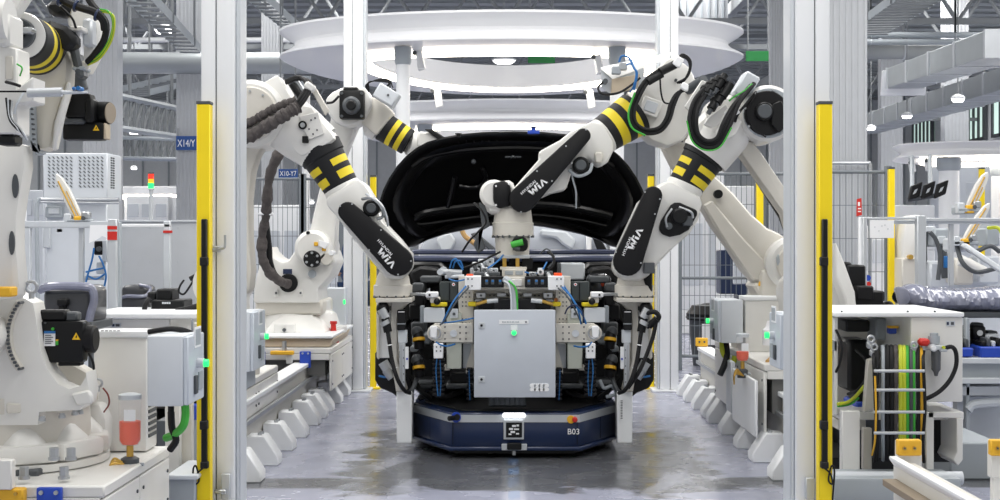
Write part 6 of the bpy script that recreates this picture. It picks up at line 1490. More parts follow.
# person behind the fence, side-on, only an arm shows
def person(x, y, label):
    t = thing('person', label, 'person', (x, y, 0))
    def skin(name, pts, edges, rad, m, sub=2, parent=t):
        me = bpy.data.meshes.new(name); me.from_pydata([Vector(p) for p in pts], edges, []); o = bpy.data.objects.new(name, me); COL.objects.link(o)
        md = o.modifiers.new('s', 'SKIN'); md.use_smooth_shade = True
        for i, r in enumerate(rad):
            v = me.skin_vertices[0].data[i]; v.radius = (r, r) if not isinstance(r, tuple) else r; v.use_root = (i == 0)
        sb = o.modifiers.new('u', 'SUBSURF'); sb.levels = sub; sb.render_levels = sub
        dg = bpy.context.evaluated_depsgraph_get(); m2 = bpy.data.meshes.new_from_object(o.evaluated_get(dg)); bpy.data.objects.remove(o)
        m2.materials.clear(); m2.materials.append(m); 
        for p in m2.polygons: p.use_smooth = True; p.material_index = 0
        o2 = bpy.data.objects.new(name, m2); COL.objects.link(o2); o2.parent = parent; return o2
    # facing -x; arm stretched forward
    P = [(0, 0, .95), (0, 0, 1.15), (.01, 0, 1.36), (0, 0, 1.47), (-.02, 0, 1.56), (-.03, 0, 1.68), (0, -.18, 1.38), (-.05, -.22, 1.12), (-.26, -.2, 1.08), (0, .18, 1.38), (-.03, .22, 1.12), (-.22, .2, 1.05), (0, -.09, .9), (-.02, -.1, .5), (.02, -.1, .08), (-.12, -.1, .04), (0, .09, .9), (.02, .1, .5), (.06, .1, .08), (-.08, .1, .04)]
    E = [(0, 1), (1, 2), (2, 3), (3, 4), (4, 5), (2, 6), (6, 7), (7, 8), (2, 9), (9, 10), (10, 11), (0, 12), (12, 13), (13, 14), (14, 15), (0, 16), (16, 17), (17, 18), (18, 19)]
    R = [.15, .15, .16, .065, .085, .095, .07, .05, .035, .07, .05, .035, .09, .065, .045, .04, .09, .065, .045, .04]
    skin('body', P, E, R, SKIN)
    # jacket with sleeves, trousers
    skin('jacket', [(0, 0, .92), (0, 0, 1.15), (.01, 0, 1.37), (0, -.18, 1.39), (-.05, -.23, 1.13), (-.17, -.21, 1.10), (0, .18, 1.39), (-.03, .23, 1.13), (-.15, .21, 1.08)], [(0, 1), (1, 2), (2, 3), (3, 4), (4, 5), (2, 6), (6, 7), (7, 8)], [.175, .175, .18, .09, .07, .058, .09, .07, .058], DENIM)
    skin('trousers', [(0, 0, .95), (0, -.09, .88), (-.02, -.1, .5), (.02, -.1, .12), (0, .09, .88), (.02, .1, .5), (.06, .1, .12)], [(0, 1), (1, 2), (2, 3), (0, 4), (4, 5), (5, 6)], [.16, .11, .085, .07, .11, .085, .07], DENIM)
    h = (-.26, -.2, 1.08)
    for s, hh in ((-1, (-.28, -.2, 1.075)), (1, (-.24, .2, 1.045))):
        for k in range(4):
            yy = hh[1]+(k-1.5)*.021; L_ = (.085, .10, .095, .075)[k]
            skin('finger', [(hh[0]-.05, yy, hh[2]), (hh[0]-.05-L_*.5, yy, hh[2]-.005), (hh[0]-.05-L_*.8, yy, hh[2]-.025), (hh[0]-.05-L_, yy, hh[2]-.05)], [(0, 1), (1, 2), (2, 3)], [.011, .0095, .009, .007], SKIN, 1)
        skin('palm', [(hh[0], hh[1], hh[2]), (hh[0]-.06, hh[1], hh[2])], [(0, 1)], [(.03, .02), (.042, .018)], SKIN, 2)
        skin('thumb', [(hh[0]-.02, hh[1]-s*-.03, hh[2]), (hh[0]-.05, hh[1]+s*.055, hh[2]-.01), (hh[0]-.085, hh[1]+s*.055, hh[2]-.02)], [(0, 1), (1, 2)], [.013, .011, .009], SKIN, 1)
    b = MB(); b.ball(Vector((x-.01, y, 1.695)), .112, HAIR, (1.02, .9, .95)); b.build('hair', t)
    b = MB()
    b.hull([Vector((x-.125, y-.016, 1.60)), Vector((x-.145, y, 1.60)), Vector((x-.125, y+.016, 1.60))], [Vector((x-.115, y-.008, 1.655)), Vector((x-.12, y, 1.655)), Vector((x-.115, y+.008, 1.655))], SKIN, .004)
    for s in (-1, 1): b.ball((x-.02, y+s*.088, 1.62), .03, SKIN, (.8, .35, 1.1))
    b.build('face_features', t)
    b = MB(); 
    for s in (-1, 1): b.ball((x-.112, y+s*.034, 1.645), .012, BLACK, (.6, 1, .7))
    b.bb(x-.118, x-.105, y-.025, y+.025, 1.562, 1.570, RED, .003); b.build('eyes_and_mouth', t)
    for s in (-1, 1):
        b = MB(); b.hull([Vector((x-.17+.02*s, y+s*.1-.05, 0)), Vector((x+.09+.02*s, y+s*.1-.045, 0)), Vector((x+.09+.02*s, y+s*.1+.045, 0)), Vector((x-.17+.02*s, y+s*.1+.05, 0))], [Vector((x-.12+.02*s, y+s*.1-.035, .08)), Vector((x+.08+.02*s, y+s*.1-.035, .11)), Vector((x+.08+.02*s, y+s*.1+.035, .11)), Vector((x-.12+.02*s, y+s*.1+.035, .08))], BLACK, .02, 2); b.build('shoe', t)
    return t
person(W(355, 0, 14.6).x, 14.6, 'person in blue work jacket reaching forward, mostly hidden behind the left rear gantry post')
# low wall of grey boxes beside the far left robot
t = thing('grey_cabinet', 'narrow grey cabinet with a green indicator between far left robot and rear gantry post', 'cabinet', W(336, 400, 12.8))
part(t, 'body', lambda b: b.pbox(326, 288, 345, 325, 12.75, .2, LGREY, .008)); part(t, 'stand', lambda b: b.pbox(334, 325, 341, 394, 12.8, .1, LGREY, .006)); part(t, 'indicator', lambda b: b.pbox(343.3, 300, 345.2, 304, 12.74, .02, GRN_L, .002))
b = MB(); b.poly([(720, 250), (733, 250), (733, 284), (752, 284), (752, 294), (746, 294), (746, 302), (738, 302), (738, 294), (720, 294)], 16.0, .3, NAVY, .01); b.pbox(738, 300, 746, 395, 16.05, .2, NAVY, .01); tag(b.build('blue_lift_support'), 'dark blue steel bracket frame behind the mesh fence at right', 'frame')
# rubbish bin
bn = thing('rubbish_bin', 'dark rubbish bin with black bag behind the mesh fence at right', 'bin', W(711, 366, 15.8))
part(bn, 'bucket', lambda b: b.lathe(W(711, 366, 15.8), (0, 0, 1), [(0, .20), (.30, .235), (.56, .25), (.57, .27), (.59, .27)], DGREY, 28)); part(bn, 'bag', lambda b: (b.lathe(W(711, 316, 15.8), (0, 0, 1), [(-.04, .275), (.03, .28), (.08, .24), (.12, .22), (.13, .12)], BLACK, 20), b.ball(W(709, 309, 15.8), .14, BLACK, (1, 1, .5)))); part(bn, 'paper_notice', lambda b: b.pbox(702, 324, 722, 345, 15.5, .01, PAPER, 0))
part(bn, 'bag_rim', lambda b: b.lathe(W(711, 318, 15.8), (0, 0, 1), [(0, .285), (.02, .285)], DGREY, 28))
# ---------------------------------------------------------------- left background
pc = thing('ventilated_cabinet', 'large light grey cabinet with perforated upper doors at left behind the robot', 'cabinet', W(82, 366, 13.2))
part(pc, 'body', lambda b: (b.pbox(43, 153, 107.5, 200, 12.5, .45, LGREY, .01), b.pbox(46, 201, 107, 396, 12.55, .4, LGREY, .01)))
for x0 in (46, 77):
    b = MB()
    for i in range(6):
        for j in range(9): b.poly([(x0+1.5+i*4.4, 156.5+j*3.6), (x0+2.7+i*4.4, 156.5+j*3.6), (x0+4.6+i*4.4, 158.6+j*3.6), (x0+3.4+i*4.4, 158.6+j*3.6)], 12.494, .008, DGREY, 0)
    b.build('perforation', pc)
b = MB(); xs_ = W(107.5, 0, 12.5).x
for j in range(13):
    for k in range(2): b.bb(xs_-.002, xs_+.006, 12.6+.07*k, 12.64+.07*k, W(0, 157.9+j*2.5, 12.5).z, W(0, 156.5+j*2.5, 12.5).z, DGREY, 0)
b.build('perforation', pc)
part(pc, 'cable_tube', lambda b: (b.cyl(W(40, 199.5, 12.45), W(119, 199.5, 12.45), .016, STEEL, n=10), b.cyl(W(40, 202, 12.45), W(119, 203, 12.45), .012, STEEL, n=10), b.ptube([(41, 198, 12.45), (37, 206, 12.45), (37, 240, 12.45), (38, 300, 12.45)], .02, MGREY)))
part(pc, 'lower_door', lambda b: (b.pbox(50, 224, 74, 300, 12.56, .04, COLW, .006), b.pbox(50, 230, 76, 231, 12.555, .01, MGREY, 0), b.pbox(57, 229, 62, 232, 12.55, .01, LGREY, 0), b.pbox(43, 226, 50, 248, 12.52, .1, COLG, .006)))
part(pc, 'gauge_box', lambda b: (b.pbox(45, 206, 62, 218, 12.5, .1, MGREY, .01), b.pbox(48, 208, 59, 214, 12.49, .02, COLG, .004)))
wf = thing('workstation', 'grey aluminium work frame with red tape marks in front of the perforated cabinet', 'frame', W(110, 400, 11.0))
part(wf, 'crossbar', lambda b: (b.pbox(24, 221, 116, 227, 11.0, .05, COLG, .004), b.pbox(24, 226.5, 108, 228, 11.0, .06, ALU, .003), b.pbox(116, 224, 170, 227, 11.5, .05, COLW, .004)))
part(wf, 'upright', lambda b: (b.pbox(107.5, 219, 116.5, 318, 10.95, .08, ALU, .006), b.pbox(116.5, 222, 120, 318, 11.0, .06, MGREY, .004)))
part(wf, 'upright', lambda b: b.pbox(163.5, 221, 170, 318, 11.5, .05, COLG, .006)); part(wf, 'upright', lambda b: b.pbox(78.5, 227, 83, 300, 11.05, .05, ALU, .004)); part(wf, 'upright', lambda b: (b.pbox(107.5, 318, 116.5, 412, 10.95, .08, ALU, .006), b.pbox(163.5, 318, 170, 405, 11.5, .05, COLG, .006), b.pbox(24, 226, 30, 412, 11.0, .05, COLG)))
part(wf, 'red_tape', lambda b: (b.pbox(107.3, 226, 116.8, 229.5, 10.945, .01, RED, 0), b.pbox(107.3, 231.5, 116.8, 240, 10.945, .01, RED, 0), b.pbox(163, 230.5, 172, 233, 11.49, .02, RED, 0)))
part(wf, 'hanging_paper', lambda b: b.poly([(90, 225), (107, 225), (107, 238), (102, 236), (96, 240), (89, 243)], 10.93, .005, PAPER, 0))
def f(b):
    b.pbox(94, 241, 103, 255, 11.2, .08, BLACK, .008); b.disc(98.5, 249, 11.17, 11.22, 2.6, DGREY, 16); b.pbox(102, 240, 107, 262, 11.2, .08, COLG, .006)
    for pts in ([(94, 248, 11.18), (92, 260, 11.16), (88, 274, 11.16), (86, 282, 11.16)], [(99, 256, 11.18), (103, 264, 11.16), (106, 276, 11.16), (104, 288, 11.16)], [(88, 276, 11.16), (96, 279, 11.15), (105, 274, 11.16)], [(86, 272, 11.17), (94, 270, 11.15), (104, 268, 11.16)]): b.ptube(pts, .008, CBLUE)
    b.pbox(84, 276, 104, 280, 11.2, .06, MGREY, .004); b.pbox(96, 262, 104, 274, 11.22, .06, COLG, .006)
part(wf, 'air_unit', f)
b = MB(); b.pbox(117, 220, 199, 322, 13.5, .08, HGREY, .006); b.pbox(117, 220, 199, 222, 13.48, .1, ALU, .003)
for x in (124, 150, 178, 194):
    for y in (228, 262, 300): b.disc(x, y, 13.49, 13.51, .6, MGREY, 8)
b.pbox(118, 322, 122, 372, 13.5, .08, ALU); b.pbox(194, 322, 198, 372, 13.5, .08, ALU)
tag(b.build('partition_panel'), 'plain grey partition panel behind the red-taped uprights at left', 'panel')
# signal tower
st = thing('signal_tower', 'signal tower light with red, amber and green lenses above the left partition', 'signal light', W(151, 218, 13.55))
part(st, 'pole', lambda b: b.cyl(W(151, 220, 13.55), W(151, 189, 13.55), .02, ALU, n=10))
for y0, y1, m in ((174, 179, RED_L), (179, 183, AMB_L), (183, 188.5, GRN_L)): part(st, 'lens', lambda b: b.cyl(W(151, y1, 13.55), W(151, y0, 13.55), .028, m, n=18), {RED_L: 'red lens', AMB_L: 'amber lens', GRN_L: 'lit green lens'}[m])
part(st, 'cap', lambda b: (b.cyl(W(151, 174, 13.55), W(151, 172.5, 13.55), .03, DGREY, n=18), b.cyl(W(151, 190, 13.55), W(151, 188.3, 13.55), .03, ALU, n=18)))
# far production stuff behind the partition
def white_machine(px0, py0, px1, py1, Y, label, m=COLW, name='white_machine', cat='machine'):
    t = thing(name, label, cat, W((px0+px1)/2, 241, Y)); t.location.z = 0
    part(t, 'housing', lambda b: (b.pbox(px0, py0, px1, py1, Y, .8, m, .03, 2), b.bb(W(px0, 0, Y).x, W(px1, 0, Y).x, Y, Y+.8, 0, W(0, py1, Y).z, m, .02)))
    part(t, 'service_hatch', lambda b: [b.pbox(px0+(px1-px0)*(i+.12)/3, py0+(py1-py0)*.3, px0+(px1-px0)*(i+.88)/3, py0+(py1-py0)*.8, Y-.02, .03, (LGREY, COLG, LGREY)[i % 3], .006) for i in range(3)])
    return t
white_machine(126, 196, 168, 222, 22, 'white machine housing behind the signal tower at left')
white_machine(26, 190, 44, 222, 20, 'white machine far left behind the robot, beside the perforated cabinet', LGREY)
b = MB(); b.pbox(120, 186, 178, 195, 26, .3, PAPER, .03); b.pbox(120, 195, 178, 199, 26.02, .2, RING_L, .02); b.pbox(124, 199, 126, 287, 26.1, .05, COLW); b.pbox(174, 199, 176, 287, 26.1, .05, COLW); b.bb(W(124,0,26).x, W(126,0,26).x, 26.1, 26.15, 0, .8, COLW); b.bb(W(174,0,26).x, W(176,0,26).x, 26.1, 26.15, 0, .8, COLW); tag(b.build('lit_canopy'), 'white lit canopy far back behind the signal tower', 'canopy')
# wrapped seats / bumpers on a trolley
ws = thing('wrapped_upholstery', 'large dark car seat back wrapped in clear film beside the left robot motor', 'seat', W(67, 330, 9.5))
part(ws, 'cushion', lambda b: (b.hull([W(42, 288, 9.5), W(92, 287, 9.5), W(92, 325, 9.5), W(42, 325, 9.5)], [p+Vector((0, .35, 0)) for p in (W(42, 286, 9.5), W(94, 285, 9.5), W(94, 325, 9.5), W(42, 325, 9.5))], SEATM, .05, 3)))
part(ws, 'film_edge', lambda b: b.ptube([(40, 290, 9.5), (50, 286.5, 9.46), (68, 286, 9.45), (84, 286.5, 9.45), (92, 289, 9.46), (94, 300, 9.47), (91, 312, 9.48), (88, 326, 9.5)], .028, WRAP, 10), 'glossy film edge')
part(ws, 'headrest_post', lambda b: (b.pbox(56, 299, 66, 306, 9.42, .1, BLACK, .01), b.pbox(58, 304, 64, 322, 9.44, .08, BLACK, .01)))
part(ws, 'trolley', lambda b: (b.pbox(40, 322, 92, 330, 9.45, .5, DGREY), [b.pbox(x, 330, x+4, 440, 9.5+i*.4, .05, DGREY) for i, x in enumerate((44, 88))]))
ws2 = thing('wrapped_upholstery', 'smaller dark seat wrapped in film behind the white table at left', 'seat', W(134, 314, 11.3))
part(ws2, 'cushion', lambda b: (b.pbox(120, 285, 148, 311, 11.3, .3, SEATM, .05, 3), b.pbox(119, 297, 150, 313, 11.22, .3, SEATM, .03, 2))); part(ws2, 'film_edge', lambda b: b.ptube([(121, 298, 11.22), (128, 296, 11.2), (140, 296.5, 11.2), (147, 295, 11.22), (150, 288, 11.25), (140, 285, 11.3)], .014, WRAP))

dv = thing('label_printer', 'black boxy device on the white table behind the left yellow post', 'device', W(168, 313, 10.8))
part(dv, 'body', lambda b: (b.pbox(151, 300, 184, 312.5, 10.7, .3, BLACK, .01), b.pbox(156, 289, 172, 301, 10.75, .25, BLACK, .012), b.pbox(147, 292, 156, 303, 10.8, .2, BLACK, .012))); part(dv, 'button_panel', lambda b: [b.pbox(162+2.2*k, 302, 163.6+2.2*k, 304, 10.69, .02, LGREY, 0) for k in range(4)])
part(dv, 'cable', lambda b: (b.ptube([(184, 280, 10.7), (180, 286, 10.7), (179, 292, 10.7), (184, 294, 10.7), (190, 286, 10.7), (196, 276, 10.75)], .008, RUB), b.cyl(W(190, 279, 10.7), W(196, 276, 10.7), .02, BLACK, n=10), b.ptube([(150, 299, 10.65), (146, 304, 10.62), (144, 311, 10.62)], .02, RUB), b.ptube([(176, 311, 10.6), (186, 309, 10.6), (198, 306, 10.6)], .022, RUB)))
tb = thing('white_table', 'white table top with cabinet below, standing behind the grey control box at left', 'table', W(140, 430, 10.3))
part(tb, 'table_top', lambda b: b.pbox(83, 313, 200, 319, 10.1, .9, COLW, .01)); part(tb, 'cabinet', lambda b: b.pbox(93, 319, 170, 420, 10.2, .7, WHITE, .008)); part(tb, 'sticker', lambda b: (b.pbox(111, 323, 121, 327.5, 10.195, .006, LGREY, 0), b.pbox(112, 324, 114.5, 326.5, 10.19, .004, NAVY, 0), b.pbox(115.5, 324, 119.5, 326.5, 10.19, .004, DGREY, 0)))
part(tb, 'leg', lambda b: b.bb(W(190, 0, 10.2).x, W(196, 0, 10.2).x, 10.3, 10.36, 0, W(0, 319, 10.2).z, WHITE)); part(tb, 'plinth', lambda b: b.bb(W(93, 0, 10.2).x, W(170, 0, 10.2).x, 10.25, 10.8, 0, W(0, 419, 10.2).z, MGREY))
def paddle(x0, y0, x1, y1, w, Y, label, base=True, tip=None):
    t = thing('white_paddle', label, 'probe', W(x0, y0, Y))
    A = W(x0, y0, Y); B_ = W(x1, y1, Y); d = (B_-A); n = Vector((-d.z, 0, d.x)).normalized(); ww = S(w, Y)
    out_ = [(0, .35), (.2, .5), (.6, .55), (.88, .35), (1, .06)]
    P = [A+d*u-n*ww*v for u, v in out_]+[A+d*u+n*ww*v for u, v in out_[::-1]]
    b = MB(); b.prism(P, (0, .05, 0), WHITE, .008); b.build('blade', t)
    b = MB(); b.tube([A+d*u+n*ww*.12+Vector((0, -.006, 0)) for u in (0, .3, .6, .85)], ww*.1, GOLD, 6); b.tube([A+d*u-n*ww*.22+Vector((0, -.006, 0)) for u in (0.05, .35, .6)], ww*.06, GOLD, 6); b.build('gold_conductor', t, 'gold strip along the blade')
    b = MB(); b.pbox(x0-12, y0, x0+13, y0+4, Y-.02, .1, MGREY, .008); b.build('mounting_block', t)
    b = MB(); b.box(A+Vector((0, .02, -.01)), (ww*.9, .08, ww*.9), AMB, None, .008); b.box(A+Vector((.06, .02, .03)), (ww*.9, .08, ww*.8), STEEL, None, .01); b.box(A+Vector((-.08, .02, .0)), (ww*.8, .08, ww*1.2), COLG, None, .008); b.disc(x0+5, y0-1, Y-.03, Y+.01, 2, DGREY, 12); b.build('clamp', t)
    return t
paddle(78, 219, 56, 174, 9, 11.02, 'white leaf-shaped paddle with gold strip on the left work frame')
# ---------------------------------------------------------------- right background
gf = thing('workstation', 'grey aluminium work frame crossing in front of the paddles at far right', 'frame', W(924, 420, 11.0))
part(gf, 'crossbar', lambda b: (b.pbox(894, 220, 1040, 224, 11.02, .05, COLG, .004), b.pbox(924, 218, 1040, 221.5, 11.0, .06, ALU, .004))); part(gf, 'upright', lambda b: b.pbox(917.5, 215.5, 926.5, 311, 10.95, .08, ALU, .006)); part(gf, 'upright', lambda b: b.pbox(949.5, 222, 954, 286, 11.05, .05, ALU, .004)); part(gf, 'upright', lambda b: b.bb(W(917.5, 0, 10.95).x, W(926.5, 0, 10.95).x, 10.96, 11.03, 0, W(0, 311, 10.95).z, ALU)); part(gf, 'upright', lambda b: b.bb(W(862, 0, 11).x, W(866, 0, 11).x, 10.97, 11.02, 0, W(0, 217, 11).z, ALU)); part(gf, 'upright', lambda b: b.bb(W(1024, 0, 11).x, W(1030, 0, 11).x, 10.97, 11.02, 0, W(0, 218, 11).z, ALU)); part(gf, 'crossbar', lambda b: b.pbox(862, 217, 920, 219.5, 10.98, .03, ALU, .003))
part(gf, 'hanging_paper', lambda b: (b.pbox(870, 220, 894, 238, 10.95, .005, PAPER, 0), [b.disc(x, y, 10.944, 10.95, .5, MGREY, 6) for x, y in ((875, 227), (882, 226), (888, 229), (879, 231), (885, 225))]))
b = MB(); b.pbox(859.3, 217, 863, 322, 12.6, .06, COLW, .004); b.bb(W(859.3, 0, 12.6).x, W(863, 0, 12.6).x, 12.61, 12.65, 0, W(0, 321, 12.6).z, COLW)
tag(b.build('thin_white_post'), 'thin white post left of the hanging paper at right', 'post')
rs = thing('red_sign', 'small red safety sign with white symbol hanging at right of the grey hall column', 'sign', W(859, 216, 13.38))
part(rs, 'board', lambda b: b.poly([(857, 199), (861.5, 198), (862, 215), (856.5, 216.5)], 13.38, .012, RED, 0)); part(rs, 'symbol', lambda b: (b.pbox(858, 202, 860, 206, 13.376, .006, PAPER, 0), b.pbox(858, 208, 861, 209.2, 13.376, .006, PAPER, 0), b.pbox(858, 211, 861, 212, 13.376, .006, PAPER, 0)))
for k, (y, m) in enumerate(((277, BLUE), (281, RED), (256, RED))): pass
sp = thing('fire_bucket' if False else 'red_and_blue_reel', 'small red and blue reel hanging on the mesh fence at right', 'reel', W(869, 285, 13.36))
part(sp, 'reel', lambda b: (b.disc(868, 278, 13.31, 13.42, 3, BLUE, 18), b.disc(869, 284, 13.3, 13.41, 2.2, RED, 16), b.disc(866.5, 272, 13.31, 13.41, 1.6, PAPER, 14)))
# monitors hanging from the ring
mn = thing('monitor_rack', 'row of three dark tilted screens hanging under the right-hand light ring', 'monitor rack', W(930, 203, 18.2))
for i in range(3):
    x = 912+13*i; b = MB(); b.poly([(x, 186-i), (x+11, 181.5-i*.8), (x+8, 196-i), (x-3, 200-i*.6)], 18.2-.1*i, .08, COVER, .01); b.poly([(x+3, 190-i), (x+6, 188.5-i), (x+4, 193-i), (x+1, 194.5-i)], 18.18-.1*i, .02, ALU, .004); b.build('screen', mn)
part(mn, 'hanger_pole', lambda b: (b.cyl(W(912, 198, 18.3), W(912, 157, 19.3), .03, MGREY, n=8), b.cyl(W(930, 196, 18.3), W(930, 156, 19.4), .03, MGREY, n=8), b.cyl(W(908, 200, 18.28), W(938, 195, 18.2), .03, DGREY, n=8)))
paddle(970, 208, 988, 172, 9, 12.2, 'upper white leaf-shaped paddle with gold strip at far right'); paddle(966, 241, 990, 203, 8, 11.9, 'lower white leaf-shaped paddle with gold strip at far right')
# small white machine / robot cells far right
sr = thing('assembly_machine', 'cream and grey assembly machine behind the right work frame, below the paddles', 'machine', W(965, 330, 13)); sr.location.z = 0
def f(b):
    b.poly([(904, 290), (903, 240), (905, 226), (912, 216), (922, 214), (928, 222), (926, 262), (928, 296)], 13.0, .4, WHITE, .04, 2); b.poly([(920, 214), (927, 219), (928, 260), (924, 270)], 12.98, .3, BLACK, .02); b.pbox(902, 258, 918, 290, 12.95, .3, CREAM, .01); b.disc(911, 257, 12.9, 12.96, 2.5, GOLD, 14); b.bb(W(903, 0, 13).x, W(928, 0, 13).x, 13, 13.4, 0, W(0, 288, 13).z, WHITE, .02)
part(sr, 'cream_column', f)
def f(b):
    b.pbox(934, 228, 950, 247, 12.8, .3, MGREY, .02); b.pbox(938, 236, 946, 244, 12.78, .05, COLG, .006); b.pbox(926, 226, 936, 232, 12.85, .2, COLG, .01); b.pbox(950, 238, 1010, 246, 12.9, .2, LGREY, .01); b.pbox(962, 206, 976, 214, 12.25, .3, MGREY, .01); b.pbox(953, 238, 976, 252, 12.0, .3, COLG, .02); b.pbox(976, 222, 1010, 232, 12.9, .2, ALU, .01); b.pbox(986, 228, 1000, 246, 12.6, .3, MGREY, .015); b.pbox(956, 258, 974, 285, 12.6, .3, CREAM, .02); b.pbox(978, 256, 1000, 284, 12.8, .3, LGREY, .02); b.pbox(930, 262, 950, 288, 12.9, .3, LGREY, .02); b.cyl(W(942, 246, 12.8), W(946, 278, 12.8), .04, DGREY, n=12); b.cyl(W(984, 272, 12.5), W(960, 260, 12.5), .05, WHITE, n=14); b.pbox(944, 256, 948, 268, 12.75, .1, CBLUE, .006); b.bb(W(930, 0, 13).x, W(1012, 0, 13).x, 13.1, 13.9, 0, W(0, 262, 13).z, LGREY, .02)
    for pts in ([(956, 242, 12.0), (962, 262, 11.9), (976, 272, 11.9), (998, 268, 11.9)], [(930, 232, 12.7), (936, 240, 12.7), (940, 256, 12.7), (938, 280, 12.7)], [(964, 246, 11.95), (974, 252, 11.9), (990, 246, 11.9), (1000, 252, 11.9)]): b.ptube(pts, .02, DGREY)
    b.ptube([(988, 228, 12.5), (998, 228, 12.4), (1003, 236, 12.4)], .016, YGREEN)
part(sr, 'drive_units', f)
# beam across the machine
b = MB(); b.hull([W(963, 246, 11.7), W(966, 243, 11.7), W(1010, 272, 11.5), W(1008, 277, 11.5)], [p+Vector((0, .08, 0)) for p in (W(963, 246, 11.7), W(966, 243, 11.7), W(1010, 272, 11.5), W(1008, 277, 11.5))], COLG, .006); tag(b.build('slanted_bar'), 'slanting pale bar at far right in front of the assembly machine', 'bar')
# film-wrapped bumper on a table
wb = thing('wrapped_bumper', 'long grey car part wrapped in crinkled clear film on the bench at far right', 'wrapped part', W(960, 312, 9.6))
def f(b):
    n = 70; rows = []; rnd = random.Random(5)
    for j in range(22):
        a = 2*PI*j/22; r = []
        for i in range(n):
            u = i/(n-1); x = 896+118*u; e = min(1, .45+u*5)*min(1, .5+(1-u)*6); h = 13*e*(1+.06*math.sin(9*u)+.035*rnd.uniform(-1, 1)); cy = 299+1.5*math.sin(3*u)-(2 if u < .2 else 0)
            p = W(x, cy-h*math.sin(a)*(1 if math.sin(a) > 0 else .95), 9.6); p.y += .22*math.cos(a)*e+rnd.uniform(-.012, .012); r.append(p)
        rows.append(r)
    rows.append(rows[0]); b.sheet(rows, WRAP); bmesh.ops.remove_doubles(b.bm, verts=b.bm.verts[:], dist=1e-5); bmesh.ops.recalc_face_normals(b.bm, faces=b.bm.faces[:])
part(wb, 'film', f)
part(wb, 'film_end', lambda b: b.hull([W(895, 286, 9.5), W(908, 288, 9.42), W(912, 300, 9.4), W(902, 312, 9.45), (W(897, 300, 9.5))], [p+Vector((.04, .2, 0)) for p in (W(895, 288, 9.5), W(906, 289, 9.42), W(908, 300, 9.4), W(902, 310, 9.45), (W(898, 300, 9.5)))], WRAP, .02, 2), 'pale bunched film end')
bc = thing('work_bench', 'grey metal work bench with drawers under the wrapped part at far right', 'bench', W(985, 440, 9.6)); bc.location.z = 0
def f(b):
    b.pbox(890, 312, 1020, 318, 9.4, .6, DGREY, .008); b.pbox(955, 358, 1020, 364, 9.2, .8, COLG, .006); b.pbox(958, 363, 1020, 378, 9.25, .7, MGREY, .006); b.pbox(955, 378, 1020, 384, 9.2, .75, COLG, .006); b.pbox(957, 386, 1020, 396, 9.3, .6, ALU, .006)
part(bc, 'top_and_shelf', f)
part(bc, 'leg', lambda b: [b.pbox(x, 318, x+4, 462, 9.3+.5*j, .06, MGREY, .004) for x in (966, 1008) for j in (0, 1)])
part(bc, 'lower_panel', lambda b: (b.pbox(957, 396, 1020, 452, 9.5, .1, LGREY, .006), b.ptube([(968, 410, 9.3), (976, 404, 9.3), (1010, 402, 9.3)], .03, COLG)))
part(bc, 'kerb', lambda b: (b.prism([Vector((2.6, 8.2, 0)), Vector((2.9, 8.2, 0)), Vector((2.9, 8.2, .22)), Vector((2.6, 8.2, .22))], (0, 1.2, 0), MGREY, .01)))
for i, (x0, x1, y0, y1) in enumerate(((958, 974, 348, 357), (980, 1006, 347, 358))):
    t = thing('blue_tray', ('small blue tray on the bench beside the cable station at right', 'larger blue tray on the bench at the right edge of the picture')[i], 'tray', W((x0+x1)/2, y1, 9.25))
    part(t, 'shell', lambda b: b.hull([W(x0, y0, 9.22), W(x1, y0, 9.22), W(x1-1, y1, 9.22), W(x0+1, y1, 9.22)], [p+Vector((0, .3, 0)) for p in (W(x0, y0, 9.22), W(x1, y0, 9.22), W(x1-1, y1, 9.22), W(x0+1, y1, 9.22))], BLUE, .008)); part(t, 'contents', lambda b: [b.pbox(x0+2+k*5, y0-6-(k % 2)*3, x0+6+k*5, y0+1, 9.27, .15, (BLACK, DGREY, COLG)[k % 3], .008) for k in range(int((x1-x0-2)/5))])
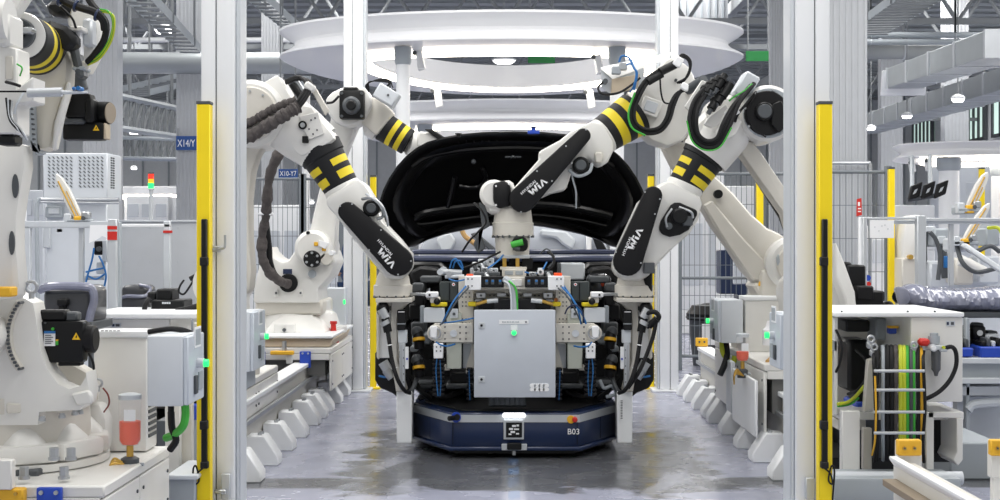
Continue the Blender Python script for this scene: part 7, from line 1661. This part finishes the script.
for i, (x, y, w, h, m) in enumerate(((962, 330, 10, 18, BLACK), (974, 326, 12, 14, GASK), (986, 334, 14, 13, COLG))):
    t = tag((lambda b: (b.pbox(x, y, x+w, y+h, 9.45, .25, m, .012), b.pbox(x+2, y-3, x+w-2, y+1, 9.5, .12, DGREY, .008), b.cyl(W(x+w/2, y+h*.5, 9.44), W(x+w/2, y+h*.5, 9.4), .02, STEEL, n=10), b.pbox(x+1, y+h-1, x+w-1, 347.5 if x > 970 else 348.5, 9.46, .2, m, .004)))(b := MB()) and b.build('machine_part'), ('black machine part at left on the bench under the wrapped part', 'dark machine part in the middle of the bench under the wrapped part', 'pale grey machine part at right on the bench above the blue tray')[i], 'machine part')
# far background row of pale machines and racks on both sides
for i, (x0, y0, x1, y1, Y, lb, m) in enumerate(((680, 186, 757, 310, 21, 'pale machine row far behind the mesh fence at right', COLW), (246, 205, 300, 290, 21.5, 'pale machine row far behind the mesh fence at left', COLW), (832, 226, 890, 272, 22, 'pale machine behind the mesh fence right of the right gantry post', COLW), (896, 205, 935, 250, 30, 'white rack far behind the hanging screens', COLW), (940, 160, 1010, 235, 34, 'large pale machine hall unit far right behind the paddles', LGREY), (-10, 205, 46, 300, 24, 'pale machine at far left edge behind the robot', COLW), (302, 224, 342, 300, 21, 'pale machine behind the fence post and the person at left', LGREY))):
    white_machine(x0, y0, x1, y1, Y, lb, m, 'pale_machine')
# ================================================================ phrases shared by repeats
GROUPS = {'industrial_robot': 'white robots along the aisle', 'gantry_post': 'white gantry posts along the aisle', 'light_curtain_post': 'yellow light curtain posts', 'yellow_post': 'slim yellow fence posts',
    'control_box': 'grey control boxes with green lamps', 'hall_lamp': 'round lamps under the hall roof', 'hall_column': 'steel columns of the hall', 'light_ring': 'round light rings', 'camera_head': 'camera heads under the light rings',
    'mesh_fence': 'wire mesh fence panels', 'floor_rail': 'floor rails the robots ride on', 'robot_carriage': 'robot carriages on the rails', 'tool_pedestal': 'tool pedestals on the cart', 'white_paddle': 'white leaf-shaped paddles',
    'grease_jar': 'jars of orange grease', 'air_duct': 'air ducts under the roof', 'blue_tray': 'blue trays on the bench', 'machine_part': 'machine parts on the bench', 'pale_machine': 'pale machines in the far background', 'cable_tray': 'cable trays under the roof',
    'overhead_walkway': 'overhead walkways', 'conduit_pipe': 'thin conduit pipes under the roof', 'green_board': 'green boards under the roof', 'location_sign': 'blue location signs', 'wrapped_upholstery': 'film-wrapped seats', 'white_cabinet': 'white electric cabinets', 'workstation': 'aluminium work frames'}
for o in bpy.data.objects:
    k = o.name.split('.')[0]
    if o.parent is None and k in GROUPS and 'category' in o: o['group'] = GROUPS[k]
